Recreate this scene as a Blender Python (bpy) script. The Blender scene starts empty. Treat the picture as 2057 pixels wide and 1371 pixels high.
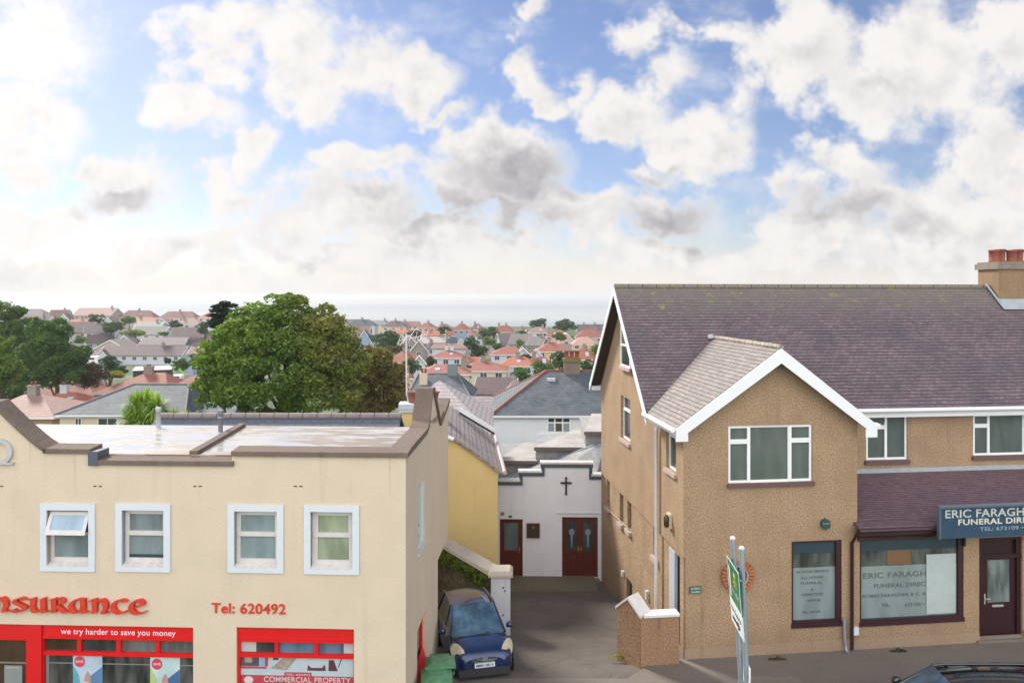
import bpy, math, random
import numpy as np
from mathutils import Vector, Matrix

# ---------------------------------------------------------------- camera, sky, sun, exposure
H = 8.67                      # camera height over the road, metres
FP, CX, HY = 1500.0, 1028.5, 592.0   # focal length in photo pixels, centre column, horizon row
scene = bpy.context.scene
cam_data = bpy.data.cameras.new("camera")
cam = bpy.data.objects.new("camera", cam_data)
scene.collection.objects.link(cam)
cam.location = (0, 0, H)
cam.rotation_euler = (math.radians(90), 0, 0)
cam_data.sensor_width = 36
cam_data.lens = 36 * FP / 2057
cam_data.shift_y = -(685.5 - HY) / 2057
cam_data.clip_start = 0.2
cam_data.clip_end = 60000
scene.camera = cam
scene.view_settings.view_transform = 'Standard'
scene.view_settings.look = 'None'
scene.view_settings.gamma = 1
scene.view_settings.use_curve_mapping = False
scene.view_settings.exposure = 0.70
scene.cycles.max_bounces = 6
scene.cycles.diffuse_bounces = 3
scene.cycles.glossy_bounces = 3
scene.cycles.transmission_bounces = 4
scene.cycles.volume_bounces = 0
scene.cycles.caustics_reflective = False
scene.cycles.caustics_refractive = False

SUN_AZ = math.radians(-42)    # from straight ahead, negative to the left
SUN_EL = math.radians(38)
sd = bpy.data.lights.new("sun", 'SUN')
sd.energy = 3.8
sd.angle = math.radians(13)
sd.color = (1.0, 0.94, 0.84)
sun = bpy.data.objects.new("sun", sd)
scene.collection.objects.link(sun)
sdir = Vector((math.sin(SUN_AZ) * math.cos(SUN_EL), math.cos(SUN_AZ) * math.cos(SUN_EL), math.sin(SUN_EL)))
sun.rotation_euler = sdir.to_track_quat('Z', 'Y').to_euler()
sun.location = sdir * 40

class N:
    """tiny node helper"""
    def __init__(s, tree):
        s.t = tree
    def new(s, typ, **kw):
        n = s.t.nodes.new(typ)
        for k, v in kw.items():
            setattr(n, k, v)
        return n
    def put(s, sock, v):
        if isinstance(v, bpy.types.NodeSocket):
            s.t.links.new(v, sock)
        elif v is not None:
            if sock.type == 'RGBA' and len(v) == 3:
                v = (*v, 1)
            sock.default_value = v
    def math(s, op, a, b=None, c=None, clamp=False):
        n = s.new('ShaderNodeMath', operation=op, use_clamp=clamp)
        s.put(n.inputs[0], a); s.put(n.inputs[1], b)
        if c is not None: s.put(n.inputs[2], c)
        return n.outputs[0]
    def vec(s, op, a, b=None, out=0):
        n = s.new('ShaderNodeVectorMath', operation=op)
        s.put(n.inputs[0], a)
        if b is not None:
            if op == 'SCALE': s.put(n.inputs[3], b)
            else: s.put(n.inputs[1], b)
        return n.outputs[out]
    def mix(s, f, a, b, mode='MIX'):
        n = s.new('ShaderNodeMix', data_type='RGBA', blend_type=mode)
        s.put(n.inputs[0], f); s.put(n.inputs[6], a); s.put(n.inputs[7], b)
        return n.outputs[2]
    def noise(s, v, scale, detail=3, rough=0.5, out='Fac', dist=0.0):
        n = s.new('ShaderNodeTexNoise')
        if v is not None: s.put(n.inputs['Vector'], v)
        n.inputs['Scale'].default_value = scale
        n.inputs['Detail'].default_value = detail
        n.inputs['Roughness'].default_value = rough
        n.inputs['Distortion'].default_value = dist
        return n.outputs[out]
    def ss(s, v, lo, hi, a=0.0, b=1.0):
        n = s.new('ShaderNodeMapRange', interpolation_type='SMOOTHSTEP')
        s.put(n.inputs[0], v)
        for i, x in zip((1, 2, 3, 4), (lo, hi, a, b)): s.put(n.inputs[i], x)
        return n.outputs[0]
    def mapv(s, v, scale=(1, 1, 1), loc=(0, 0, 0)):
        n = s.new('ShaderNodeMapping')
        s.put(n.inputs[0], v); n.inputs[1].default_value = loc; n.inputs[3].default_value = scale
        return n.outputs[0]

# clouds: soft blobs placed by direction (sideways per forward, up per forward), broken up by noise
def Q(px, py, rx, ry, w=1.0):
    return ((px - CX) / FP, (HY - py) / FP, rx / FP, ry / FP, w)
CLOUDS = [Q(*a) for a in (
    (470, 60, 110, 75), (585, 70, 140, 95), (720, 120, 130, 100), (860, 150, 85, 75), (390, 205, 120, 65), (520, 265, 60, 60),
    (430, 130, 110, 38), (1035, 125, 60, 62), (1075, 190, 45, 50), (1062, 40, 42, 22, .8), (1160, 180, 55, 70, .8),
    (1265, 215, 90, 75), (1370, 265, 110, 65), (1440, 310, 75, 60), (1340, 140, 60, 40, .7),
    (1420, 55, 170, 38, .85), (1600, 90, 150, 90), (1700, 170, 190, 80), (1850, 120, 190, 120), (2000, 60, 150, 110), (2030, 320, 120, 140),
    (950, 310, 120, 80), (1050, 320, 110, 85), (880, 370, 130, 70), (1010, 400, 170, 75), (760, 330, 90, 40), (640, 430, 130, 60), (560, 450, 110, 45),
    (730, 420, 120, 60), (1180, 430, 120, 60), (1320, 440, 150, 65), (1290, 350, 90, 30, .75), (1560, 370, 60, 40, .8),
    (1700, 330, 100, 60), (1740, 400, 150, 90), (1850, 430, 130, 80), (1640, 470, 150, 50), (1980, 460, 130, 90),
    (245, 375, 135, 70), (190, 330, 70, 40), (70, 230, 120, 75), (40, 330, 90, 60), (90, 440, 130, 60), (430, 335, 60, 50), (470, 380, 60, 40),
    (370, 500, 170, 45), (880, 490, 300, 45), (1400, 510, 300, 45), (1900, 540, 300, 60), (60, 60, 160, 160, .8), (30, 560, 300, 60), (600, 540, 300, 40),
    (1055, 155, 45, 50), (1100, 205, 60, 40), (1210, 250, 60, 60), (640, 140, 130, 70), (1480, 230, 40, 60, .5), (650, 190, 80, 40, .7), (900, 235, 60, 30, .7))]
DARKS = [Q(*a) for a in ((1040, 350, 125, 50, 1.0), (950, 425, 150, 38, .9), (1110, 320, 50, 30, .8), (235, 392, 85, 26), (620, 490, 70, 16, .45), (1290, 355, 90, 24, .8), (1340, 445, 110, 45, .9),
    (880, 440, 110, 30, .8), (1030, 445, 130, 34, .8), (1690, 420, 110, 48, .8), (1850, 445, 80, 30, .6), (760, 400, 60, 24, .5), (1420, 130, 60, 40, .4), (1780, 190, 90, 30, .35), (420, 520, 60, 12, .2), (1000, 80, 10, 10, .1), (930, 60, 90, 40, .4))]
world = bpy.data.worlds.new("World")
scene.world = world
world.use_nodes = True
wt = world.node_tree
wt.nodes.clear()
def cloud_group():
    g = bpy.data.node_groups.new("cloud_density", 'ShaderNodeTree')
    g.interface.new_socket('Q', in_out='INPUT', socket_type='NodeSocketVector')
    g.interface.new_socket('D', in_out='OUTPUT', socket_type='NodeSocketFloat')
    g.interface.new_socket('F', in_out='OUTPUT', socket_type='NodeSocketFloat')
    k = N(g)
    gi = g.nodes.new('NodeGroupInput'); go = g.nodes.new('NodeGroupOutput')
    q = gi.outputs[0]
    w1 = k.vec('SUBTRACT', k.noise(q, 9, 4, .55, 'Color'), (.5, .5, .5))
    w2 = k.vec('ADD', q, k.vec('SCALE', w1, 0.17))
    best = None
    for (cx, cy, rx, ry, w) in CLOUDS:
        d = k.vec('MULTIPLY', k.vec('SUBTRACT', w2, (cx, cy, 0)), (1 / rx, 1 / ry, 0))
        L = k.vec('LENGTH', d, out=1)
        v = k.math('MULTIPLY', k.math('SUBTRACT', 1.12, L), w)
        best = v if best is None else k.math('SMOOTH_MAX', best, v, 0.3)
    f = k.noise(q, 9, 8, .62)
    f2 = k.noise(k.vec('ADD', q, (3, 1, 0)), 5, 3, .5)
    d = k.math('ADD', best, k.math('MULTIPLY', k.math('SUBTRACT', f, .5), 2.6))
    d = k.math('ADD', d, k.math('MULTIPLY', k.math('SUBTRACT', f2, .5), .5))
    fo = k.noise(k.vec('ADD', q, (-0.014, 0.026, 0)), 9, 5, .62)
    g.links.new(d, go.inputs[0])
    g.links.new(k.math('SUBTRACT', f, fo), go.inputs[1])
    return g
CG = cloud_group()
def build_world():
    k = N(wt)
    out = k.new('ShaderNodeOutputWorld')
    bg = k.new('ShaderNodeBackground')
    wt.links.new(bg.outputs[0], out.inputs[0])
    co = k.new('ShaderNodeTexCoord').outputs['Generated']
    sep = k.new('ShaderNodeSeparateXYZ'); k.put(sep.inputs[0], co)
    X, Y, Z = sep.outputs
    ay = k.math('MAXIMUM', k.math('ABSOLUTE', Y), 0.12)
    z = k.math('MAXIMUM', Z, 0.0)
    u = k.math('DIVIDE', X, ay); v = k.math('DIVIDE', z, ay)
    cb = k.new('ShaderNodeCombineXYZ'); k.put(cb.inputs[0], u); k.put(cb.inputs[1], v)
    q = cb.outputs[0]
    g1 = k.new('ShaderNodeGroup', node_tree=CG); k.put(g1.inputs[0], q)
    d1, relief = g1.outputs[0], g1.outputs[1]
    behind = k.ss(Y, 0.25, -0.6)  # unseen half of the sky, clouded over and brightened to light camera-facing walls
    # thin veil everywhere near the horizon
    low = k.math('MAXIMUM', k.ss(v, 0.0, 0.085, 0.95, 0.0), k.math('MULTIPLY', behind, 0.85))
    alpha = k.math('MAXIMUM', k.ss(d1, -0.04, 0.58), low)
    gl = k.vec('LENGTH', k.vec('SUBTRACT', q, (-0.75, 0.40, 0)), out=1)
    glow = k.ss(gl, 0.75, 0.0)
    veil = k.math('MULTIPLY', k.ss(gl, 0.80, 0.1), 0.38)
    sky = k.new('ShaderNodeTexSky', sky_type='NISHITA')
    sky.sun_disc = False
    sky.sun_elevation = SUN_EL
    sky.sun_rotation = SUN_AZ
    sky.air_density = 1.0; sky.dust_density = 0.3; sky.ozone_density = 2.0
    blue = k.vec('SCALE', sky.outputs[0], SKY_S)
    blue = k.mix(1.0, blue, (1.04, .97, 1.08), 'MULTIPLY')
    wisp = k.noise(k.mapv(q, (1, 1.8, 1)), 6, 4, .65)
    blue = k.mix(k.math('MULTIPLY', k.ss(wisp, .45, .8), .7), blue, (.58, .60, .66))
    blue = k.mix(veil, blue, (.56, .61, .68))
    # shading: cloud lying between a point and the light darkens it; thick bases go grey
    n3 = k.noise(q, 22, 4, .6)
    side = k.ss(relief, 0.10, -0.20)
    core = k.ss(d1, 0.3, 1.5)
    dkm = None
    qw = k.vec('ADD', q, k.vec('SCALE', k.vec('SUBTRACT', k.noise(q, 10, 4, .6, 'Color'), (.5, .5, .5)), 0.16))
    for (cx, cy, rx, ry, w) in DARKS:
        L = k.vec('LENGTH', k.vec('MULTIPLY', k.vec('SUBTRACT', qw, (cx, cy, 0)), (1 / rx, 1 / ry, 0)), out=1)
        vv = k.math('MULTIPLY', k.math('SUBTRACT', 1.75, L), w)
        dkm = vv if dkm is None else k.math('SMOOTH_MAX', dkm, vv, .2)
    base = k.math('MULTIPLY', k.ss(k.math('ADD', dkm, k.math('MULTIPLY', k.math('SUBTRACT', n3, .5), .8)), 0.0, 1.3), k.ss(d1, 0.0, 0.7))
    side = k.math('MULTIPLY', side, k.math('ADD', 0.22, k.math('MULTIPLY', core, 0.70)))
    side = k.math('MULTIPLY', side, k.ss(v, 0.0, 0.08, 0.6, 1.0))
    shade = k.math('MAXIMUM', k.math('MULTIPLY', side, .62), k.math('MULTIPLY', base, k.math('ADD', .62, k.math('MULTIPLY', side, .6))))
    shade = k.math('MULTIPLY', shade, k.math('SUBTRACT', 1.0, k.math('MULTIPLY', glow, 0.5)))
    cloud = k.mix(shade, (.69, .67, .655), (.255, .25, .275))
    col = k.mix(alpha, blue, cloud)
    bright = k.math('ADD', 0.84, k.math('MULTIPLY', glow, 0.12))
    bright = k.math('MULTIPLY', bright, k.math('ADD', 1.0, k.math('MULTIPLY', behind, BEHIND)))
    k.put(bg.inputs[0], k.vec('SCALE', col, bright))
    bg.inputs[1].default_value = 1.0
SKY_S = 0.080
BEHIND = 1.85  # extra brightness added to the unseen sky behind the camera to light facades
build_world()
try:
    world.cycles.sampling_method = 'MANUAL'
    world.cycles.sample_map_resolution = 512
except Exception:
    pass

# ---------------------------------------------------------------- coordinates
def W(px, py, D):
    return Vector(((px - CX) / FP * D, D, H + (HY - py) / FP * D))
GP = [(-60, 0.0), (17.2, 0.0), (25.0, -1.27), (30, -1.7), (45, -4.8), (60, -6.5), (100, -9.5), (200, -13.0), (320, -12.2), (470, -11.2), (560, -20), (800, -60), (60000, -60)]
def G(x, y):
    for (a, za), (b, zb) in zip(GP, GP[1:]):
        if y <= b:
            return za + (zb - za) * (y - a) / (b - a)
    return -60
class Frame:
    """a building's own axes: u along its street front, v away from the camera"""
    def __init__(s, ox, oy, ang):
        s.ox, s.oy, s.a = ox, oy, ang
        s.c, s.s = math.cos(ang), math.sin(ang)
    def front(s, px, py, v=0.0):
        rx, rz = (px - CX) / FP, (HY - py) / FP
        D = (v - s.ox * s.s + s.oy * s.c) / (s.c - rx * s.s)
        return (D * rx - s.ox) * s.c + (D - s.oy) * s.s, H + D * rz
    def side(s, px, py, u=0.0):
        rx, rz = (px - CX) / FP, (HY - py) / FP
        D = (u + s.ox * s.c + s.oy * s.s) / (rx * s.c + s.s)
        return -(D * rx - s.ox) * s.s + (D - s.oy) * s.c, H + D * rz
    def root(s, name, z=0.0, **kw):
        return empty(name, (s.ox, s.oy, z), s.a, **kw)

# ---------------------------------------------------------------- scene-graph helpers
def link(o, parent=None):
    scene.collection.objects.link(o)
    if parent is not None: o.parent = parent
    return o
def tag(o, label=None, cat=None, group=None, kind=None):
    if label: o['label'] = label
    if cat: o['category'] = cat
    if group: o['group'] = group
    if kind: o['kind'] = kind
    return o
def empty(name, loc=(0, 0, 0), rz=0.0, label=None, cat=None, group=None, kind=None):
    o = bpy.data.objects.new(name, None)
    o.location = loc; o.rotation_euler = (0, 0, rz)
    o.empty_display_size = 0.3
    link(o)
    return tag(o, label, cat, group, kind)
def copy_tree(o, parent=None):
    c = o.copy(); scene.collection.objects.link(c)
    if parent is not None: c.parent = parent
    for ch in [x for x in scene.objects if x.parent == o]:
        copy_tree(ch, c)
    return c

class MB:
    """collects polygons; T maps local (a, b, c) to the thing's own axes; UVs are metres in each face's plane"""
    def __init__(s, T=None):
        s.v = []; s.f = []; s.m = []; s.T = T; s.sm = []
    def add(s, pts, faces, mi=0, smooth=False):
        b = len(s.v)
        for p in pts:
            p = tuple(p)
            s.v.append(s.T(*p) if s.T else p)
        for f in faces:
            s.f.append([b + i for i in f]); s.m.append(mi); s.sm.append(smooth)
        return s
    def poly(s, pts, mi=0):
        return s.add(pts, [list(range(len(pts)))], mi)
    def box(s, x0, x1, y0, y1, z0, z1, mi=0):
        p = [(x0, y0, z0), (x1, y0, z0), (x1, y1, z0), (x0, y1, z0), (x0, y0, z1), (x1, y0, z1), (x1, y1, z1), (x0, y1, z1)]
        return s.add(p, [(0, 3, 2, 1), (4, 5, 6, 7), (0, 1, 5, 4), (1, 2, 6, 5), (2, 3, 7, 6), (3, 0, 4, 7)], mi)
    def hexa(s, bottom, top, mi=0):
        n = len(bottom)
        return s.add(list(bottom) + list(top), [list(range(n))[::-1], list(range(n, 2 * n))] + [(i, (i + 1) % n, n + (i + 1) % n, n + i) for i in range(n)], mi)
    def slab(s, pts, t, mi=0):
        """polygon thickened downward by t (vertically)"""
        return s.hexa([(p[0], p[1], p[2] - t) for p in pts], pts, mi)
    def prism(s, prof, y0, y1, mi=0):
        """profile in (x, z), extruded along y"""
        return s.hexa([(x, y0, z) for x, z in prof], [(x, y1, z) for x, z in prof], mi)
    def tube(s, path, r, n=8, mi=0, cap=True):
        path = [Vector(p) for p in path]
        rs = r if isinstance(r, (list, tuple)) else [r] * len(path)
        pts = []
        for i, p in enumerate(path):
            d = (path[min(i + 1, len(path) - 1)] - path[max(i - 1, 0)]).normalized()
            a = d.cross(Vector((0, 0, 1)) if abs(d.z) < .9 else Vector((1, 0, 0))).normalized()
            b = d.cross(a)
            for k in range(n):
                t = 2 * math.pi * k / n
                pts.append(p + (a * math.cos(t) + b * math.sin(t)) * rs[i])
        fs = []
        for i in range(len(path) - 1):
            for k in range(n):
                fs.append((i * n + k, i * n + (k + 1) % n, (i + 1) * n + (k + 1) % n, (i + 1) * n + k))
        s.add(pts, fs, mi, True)
        if cap:
            s.add(pts[:n], [list(range(n))[::-1]], mi); s.add(pts[-n:], [list(range(n))], mi)
        return s
    def lathe(s, prof, c=(0, 0, 0), n=12, mi=0):
        pts = []; m = len(prof)
        for r, z in prof:
            for k in range(n):
                t = 2 * math.pi * k / n
                pts.append((c[0] + r * math.cos(t), c[1] + r * math.sin(t), c[2] + z))
        fs = [(i * n + k, i * n + (k + 1) % n, (i + 1) * n + (k + 1) % n, (i + 1) * n + k) for i in range(m - 1) for k in range(n)]
        s.add(pts, fs, mi, True)
        s.add(pts[:n], [list(range(n))[::-1]], mi); s.add(pts[-n:], [list(range(n))], mi)
        return s
    def wall(s, x0, x1, z0, z1, y, holes=(), depth=0.14, mi=0, thick=None):
        """vertical sheet in the plane y with rectangular openings and their reveals"""
        xs = sorted({x0, x1, *[min(max(h[i], x0), x1) for h in holes for i in (0, 1)]})
        zs = sorted({z0, z1, *[min(max(h[i], z0), z1) for h in holes for i in (2, 3)]})
        for a, b in zip(xs, xs[1:]):
            for c, d in zip(zs, zs[1:]):
                mx, mz = (a + b) / 2, (c + d) / 2
                if any(h[0] < mx < h[1] and h[2] < mz < h[3] for h in holes): continue
                s.poly([(a, y, c), (b, y, c), (b, y, d), (a, y, d)], mi)
        for h in holes:
            a, b, c, d = h[:4]
            e = y + depth
            s.poly([(a, y, c), (a, e, c), (a, e, d), (a, y, d)], mi)
            s.poly([(b, y, c), (b, y, d), (b, e, d), (b, e, c)], mi)
            s.poly([(a, y, d), (a, e, d), (b, e, d), (b, y, d)], mi)
            s.poly([(a, y, c), (b, y, c), (b, e, c), (a, e, c)], mi)
        return s
    def build(s, name, mats, parent=None, **kw):
        me = bpy.data.meshes.new(name)
        me.from_pydata([tuple(v) for v in s.v], [], s.f)
        if not isinstance(mats, (list, tuple)): mats = [mats]
        for m in mats: me.materials.append(m)
        me.polygons.foreach_set('material_index', s.m)
        me.polygons.foreach_set('use_smooth', s.sm)
        uv = me.uv_layers.new(name='UVMap').data
        vs = me.vertices
        up = Vector((0, 0, 1))
        for p in me.polygons:
            n = p.normal
            if n.length < .5: continue
            a = up.cross(n)
            a = a.normalized() if a.length > 1e-3 else Vector((1, 0, 0))
            b = n.cross(a)
            for li in p.loop_indices:
                co = vs[me.loops[li].vertex_index].co
                uv[li].uv = (co.dot(a), co.dot(b))
        me.update()
        o = bpy.data.objects.new(name, me)
        link(o, parent)
        return tag(o, **kw)

# ---------------------------------------------------------------- materials
_M = {}
def new_mat(name):
    m = bpy.data.materials.new(name); m.use_nodes = True
    m.node_tree.nodes.clear()
    k = N(m.node_tree)
    out = k.new('ShaderNodeOutputMaterial')
    p = k.new('ShaderNodeBsdfPrincipled')
    m.node_tree.links.new(p.outputs[0], out.inputs[0])
    return m, k, p, out
def bump(k, p, h, strength=.3, dist=.01):
    b = k.new('ShaderNodeBump')
    b.inputs['Strength'].default_value = strength; b.inputs['Distance'].default_value = dist
    k.put(b.inputs['Height'], h)
    k.put(p.inputs['Normal'], b.outputs[0])
def plain(name, col, rough=.5, metal=0, spec=.5, var=.12, scale=6, coat=0):
    """a painted / plastic / metal surface with slight mottling"""
    if name in _M: return _M[name]
    m, k, p, out = new_mat(name)
    co = k.new('ShaderNodeTexCoord').outputs['Object']
    n = k.noise(co, scale, 4, .6)
    c = tuple(x * (1 - var * 1.5) for x in col)
    d = tuple(min(1, x * (1 + var)) for x in col)
    k.put(p.inputs['Base Color'], k.mix(n, c, d))
    p.inputs['Roughness'].default_value = rough; p.inputs['Metallic'].default_value = metal
    p.inputs['Specular IOR Level'].default_value = spec
    p.inputs['Coat Weight'].default_value = coat
    _M[name] = m
    return m
def render_mat(name, col, grain=.25, gscale=70, stain=(0, 0, 0), stain_amt=.25, bstr=.5, big=.12, dist=.01, drips=None, patches=False):
    """rendered or pebble-dashed wall: fine grain, broad mottling, vertical rain streaks"""
    if name in _M: return _M[name]
    m, k, p, out = new_mat(name)
    co = k.new('ShaderNodeTexCoord').outputs['Object']
    fine = k.noise(co, gscale, 2, .7)
    mid = k.noise(co, 1.3, 5, .6)
    streak = k.noise(k.mapv(co, (2.2, 2.2, .18)), 1.6, 4, .6)
    base = k.mix(k.ss(fine, .25, .75), tuple(x * (1 - grain) for x in col), tuple(min(1, x * (1 + grain)) for x in col))
    base = k.mix(k.ss(mid, .35, .75, 0, big * 3), base, tuple(x * .72 for x in col))
    sm = k.math('MULTIPLY', k.ss(streak, .56, .78), stain_amt)
    base = k.mix(sm, base, stain if any(stain) else tuple(x * .45 for x in col))
    if drips:
        sp = k.new('ShaderNodeSeparateXYZ'); k.put(sp.inputs[0], co)
        thin = k.noise(k.mapv(co, (9, 9, .12)), 1.0, 3, .5)
        zz = sp.outputs[2]
        m_ = k.math('MULTIPLY', k.ss(thin, .645, .72), k.ss(k.math('ADD', zz, k.math('MULTIPLY', mid, .8)), drips - 1.0, drips + .3))
        base = k.mix(k.math('MULTIPLY', m_, .38), base, tuple(x * .35 for x in col))
        m2 = k.math('MULTIPLY', k.ss(k.math('ADD', zz, k.math('MULTIPLY', mid, .7)), 1.1, .1), .35)
        base = k.mix(m2, base, tuple(x * .5 for x in col))
    if patches:
        pn = k.noise(co, .55, 6, .65, dist=.4)
        base = k.mix(k.ss(pn, .48, .56, 0, .4), base, tuple(x * .62 for x in col))
        vo = k.new('ShaderNodeTexVoronoi', feature='DISTANCE_TO_EDGE'); k.put(vo.inputs['Vector'], k.vec('ADD', co, k.vec('SCALE', k.noise(co, 2, 3, .6, 'Color'), .5))); vo.inputs['Scale'].default_value = .45
        base = k.mix(k.ss(vo.outputs['Distance'], .010, .002, 0, .35), base, tuple(x * .4 for x in col))
    k.put(p.inputs['Base Color'], base)
    p.inputs['Roughness'].default_value = .9; p.inputs['Specular IOR Level'].default_value = .2
    bump(k, p, fine, bstr, dist)
    _M[name] = m
    return m
def roof_mat(name, c1, c2, patch, row=.105, width=.22, moss=None, rough=.75, dark=.45, pale=None, mottle=.5):
    """coursed slates or tiles laid in the UV plane (metres)"""
    if name in _M: return _M[name]
    m, k, p, out = new_mat(name)
    tc = k.new('ShaderNodeTexCoord')
    uv, ob = tc.outputs['UV'], tc.outputs['Object']
    br = k.new('ShaderNodeTexBrick')
    wob = k.vec('SCALE', k.vec('SUBTRACT', k.noise(uv, 1.5, 3, .6, 'Color'), (.5, .5, .5)), row * .35)
    k.put(br.inputs['Vector'], k.vec('ADD', uv, wob))
    br.inputs['Color1'].default_value = (*c1, 1); br.inputs['Color2'].default_value = (*c2, 1)
    br.inputs['Mortar'].default_value = (*[x * dark for x in c1], 1)
    br.inputs['Scale'].default_value = 1
    br.inputs['Mortar Size'].default_value = row * .05
    br.inputs['Mortar Smooth'].default_value = .6
    br.inputs['Brick Width'].default_value = width; br.inputs['Row Height'].default_value = row
    br.offset = .5
    n1 = k.noise(ob, .9, 5, .65)
    n2 = k.noise(k.mapv(ob, (3, 3, 9)), 2.5, 4, .7)
    c = k.mix(k.ss(n1, .38, .7, 0, mottle), br.outputs[0], patch)
    c = k.mix(k.ss(n2, .5, .8, 0, .35), c, pale or tuple(min(1, x * 1.9) for x in c2))
    c = k.mix(k.ss(n2, .5, .22, 0, .5), c, tuple(x * .5 for x in c1))
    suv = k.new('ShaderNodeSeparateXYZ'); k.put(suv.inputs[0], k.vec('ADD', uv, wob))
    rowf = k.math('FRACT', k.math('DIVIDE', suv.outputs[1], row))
    c = k.mix(k.ss(rowf, .34, .05, 0, .75), c, tuple(x * dark * .8 for x in c1))  # overlap shadow of each course painted into the tile colour
    n5 = k.noise(k.mapv(uv, (1.2, 9, 1)), 1.6, 4, .7)
    c = k.mix(k.ss(n5, .52, .75, 0, .45), c, tuple(min(1, x * 1.7) for x in c2))
    if moss:
        mcol, z0, z1 = moss
        sp = k.new('ShaderNodeSeparateXYZ'); k.put(sp.inputs[0], ob)
        band = k.ss(k.math('ADD', sp.outputs[2], k.math('MULTIPLY', k.math('SUBTRACT', n1, .5), 1.4)), z0, z1)
        lich = k.noise(ob, 5, 4, .7)
        c = k.mix(k.math('MULTIPLY', band, .55), c, (.19, .175, .14))
        c = k.mix(k.math('MULTIPLY', band, k.math('MULTIPLY', k.ss(lich, .56, .66), k.ss(n1, .42, .60))), c, mcol)
    k.put(p.inputs['Base Color'], c)
    p.inputs['Roughness'].default_value = rough
    saw = k.math('FRACT', k.math('DIVIDE', k.new('ShaderNodeSeparateXYZ').outputs[1], row))
    sx = [n for n in m.node_tree.nodes if n.type == 'SEPXYZ'][-1]
    k.put(sx.inputs[0], uv)
    bump(k, p, k.math('ADD', k.math('MULTIPLY', br.outputs['Fac'], -1.0), k.math('MULTIPLY', saw, -1.2)), .8, .012)
    _M[name] = m
    return m
def glass_mat(name, col=(.05, .07, .075), rough=.06, slat=0.0, slatcol=None, blotch=0.0, spec=.5, coat=.0):
    """a window pane with what hangs behind it (blind, curtain) showing through, or a painted reflection, as its own tone"""
    if name in _M: return _M[name]
    m, k, p, out = new_mat(name)
    ob = k.new('ShaderNodeTexCoord').outputs['Object']
    c = col
    n = k.noise(k.mapv(ob, (2.4, 2.4, .7)), 1.6, 2, .5)
    c = k.mix(k.ss(n, .3, .7), tuple(x * (1 - blotch) for x in col), tuple(x * (1 + blotch) for x in col))
    if slat:
        sp = k.new('ShaderNodeSeparateXYZ'); k.put(sp.inputs[0], ob)
        s = k.math('FRACT', k.math('DIVIDE', sp.outputs[2], slat))
        c = k.mix(k.ss(s, .0, .35, .7, 0), c, slatcol or tuple(x * .45 for x in col))
    k.put(p.inputs['Base Color'], c)
    p.inputs['Roughness'].default_value = rough
    p.inputs['Specular IOR Level'].default_value = spec
    p.inputs['Coat Weight'].default_value = coat
    _M[name] = m
    return m
def leaf_mat(name, dark, light, accent=None, thr=.8):
    if name in _M: return _M[name]
    m, k, p, out = new_mat(name)
    a = k.new('ShaderNodeAttribute', attribute_name='tint')
    c = k.mix(a.outputs['Fac'], dark, light)
    if accent:
        b = k.new('ShaderNodeAttribute', attribute_name='turn')
        c = k.mix(b.outputs['Fac'], c, accent)
    k.put(p.inputs['Base Color'], c)
    p.inputs['Roughness'].default_value = .55
    p.inputs['Specular IOR Level'].default_value = .3
    tr = k.new('ShaderNodeBsdfTranslucent')
    k.put(tr.inputs[0], k.mix(1.0, c, (1.25, 1.25, .6), 'MULTIPLY'))
    mx = k.new('ShaderNodeMixShader'); mx.inputs[0].default_value = .32
    m.node_tree.links.new(p.outputs[0], mx.inputs[1]); m.node_tree.links.new(tr.outputs[0], mx.inputs[2])
    m.node_tree.links.new(mx.outputs[0], out.inputs[0])
    _M[name] = m
    return m
WHITE = plain('white_paint', (.74, .76, .78), .4, var=.05)
UPVC = plain('white_upvc', (.80, .82, .83), .3, var=.04)
DIRTY_WHITE = plain('weathered_white_paint', (.62, .60, .57), .6, var=.25, scale=9)
MAROON = plain('maroon_paint', (.042, .014, .019), .4, var=.2)
BLACKP = plain('black_plastic', (.02, .02, .022), .5)
GREYMET = plain('galvanised_steel', (.36, .42, .48), .45, metal=.5, var=.15, scale=20)
LEAD = plain('lead_flashing', (.38, .43, .46), .5, metal=.2, var=.25, scale=5)
TERRA = plain('terracotta', (.25, .075, .048), .8, var=.3, scale=9)
MAHOG = plain('varnished_mahogany', (.105, .024, .014), .28, var=.3, scale=5)
BRASS = plain('brass', (.6, .38, .1), .3, metal=1)
RED = plain('red_gloss_paint', (.62, .008, .010), .4, var=.08)
CONC = render_mat('weathered_concrete', (.20, .165, .14), .3, 60, stain_amt=.4)
ASPH = render_mat('asphalt', (.130, .113, .099), .3, 90, (.2, .19, .18), .25, .4, .15, patches=True)

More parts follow.
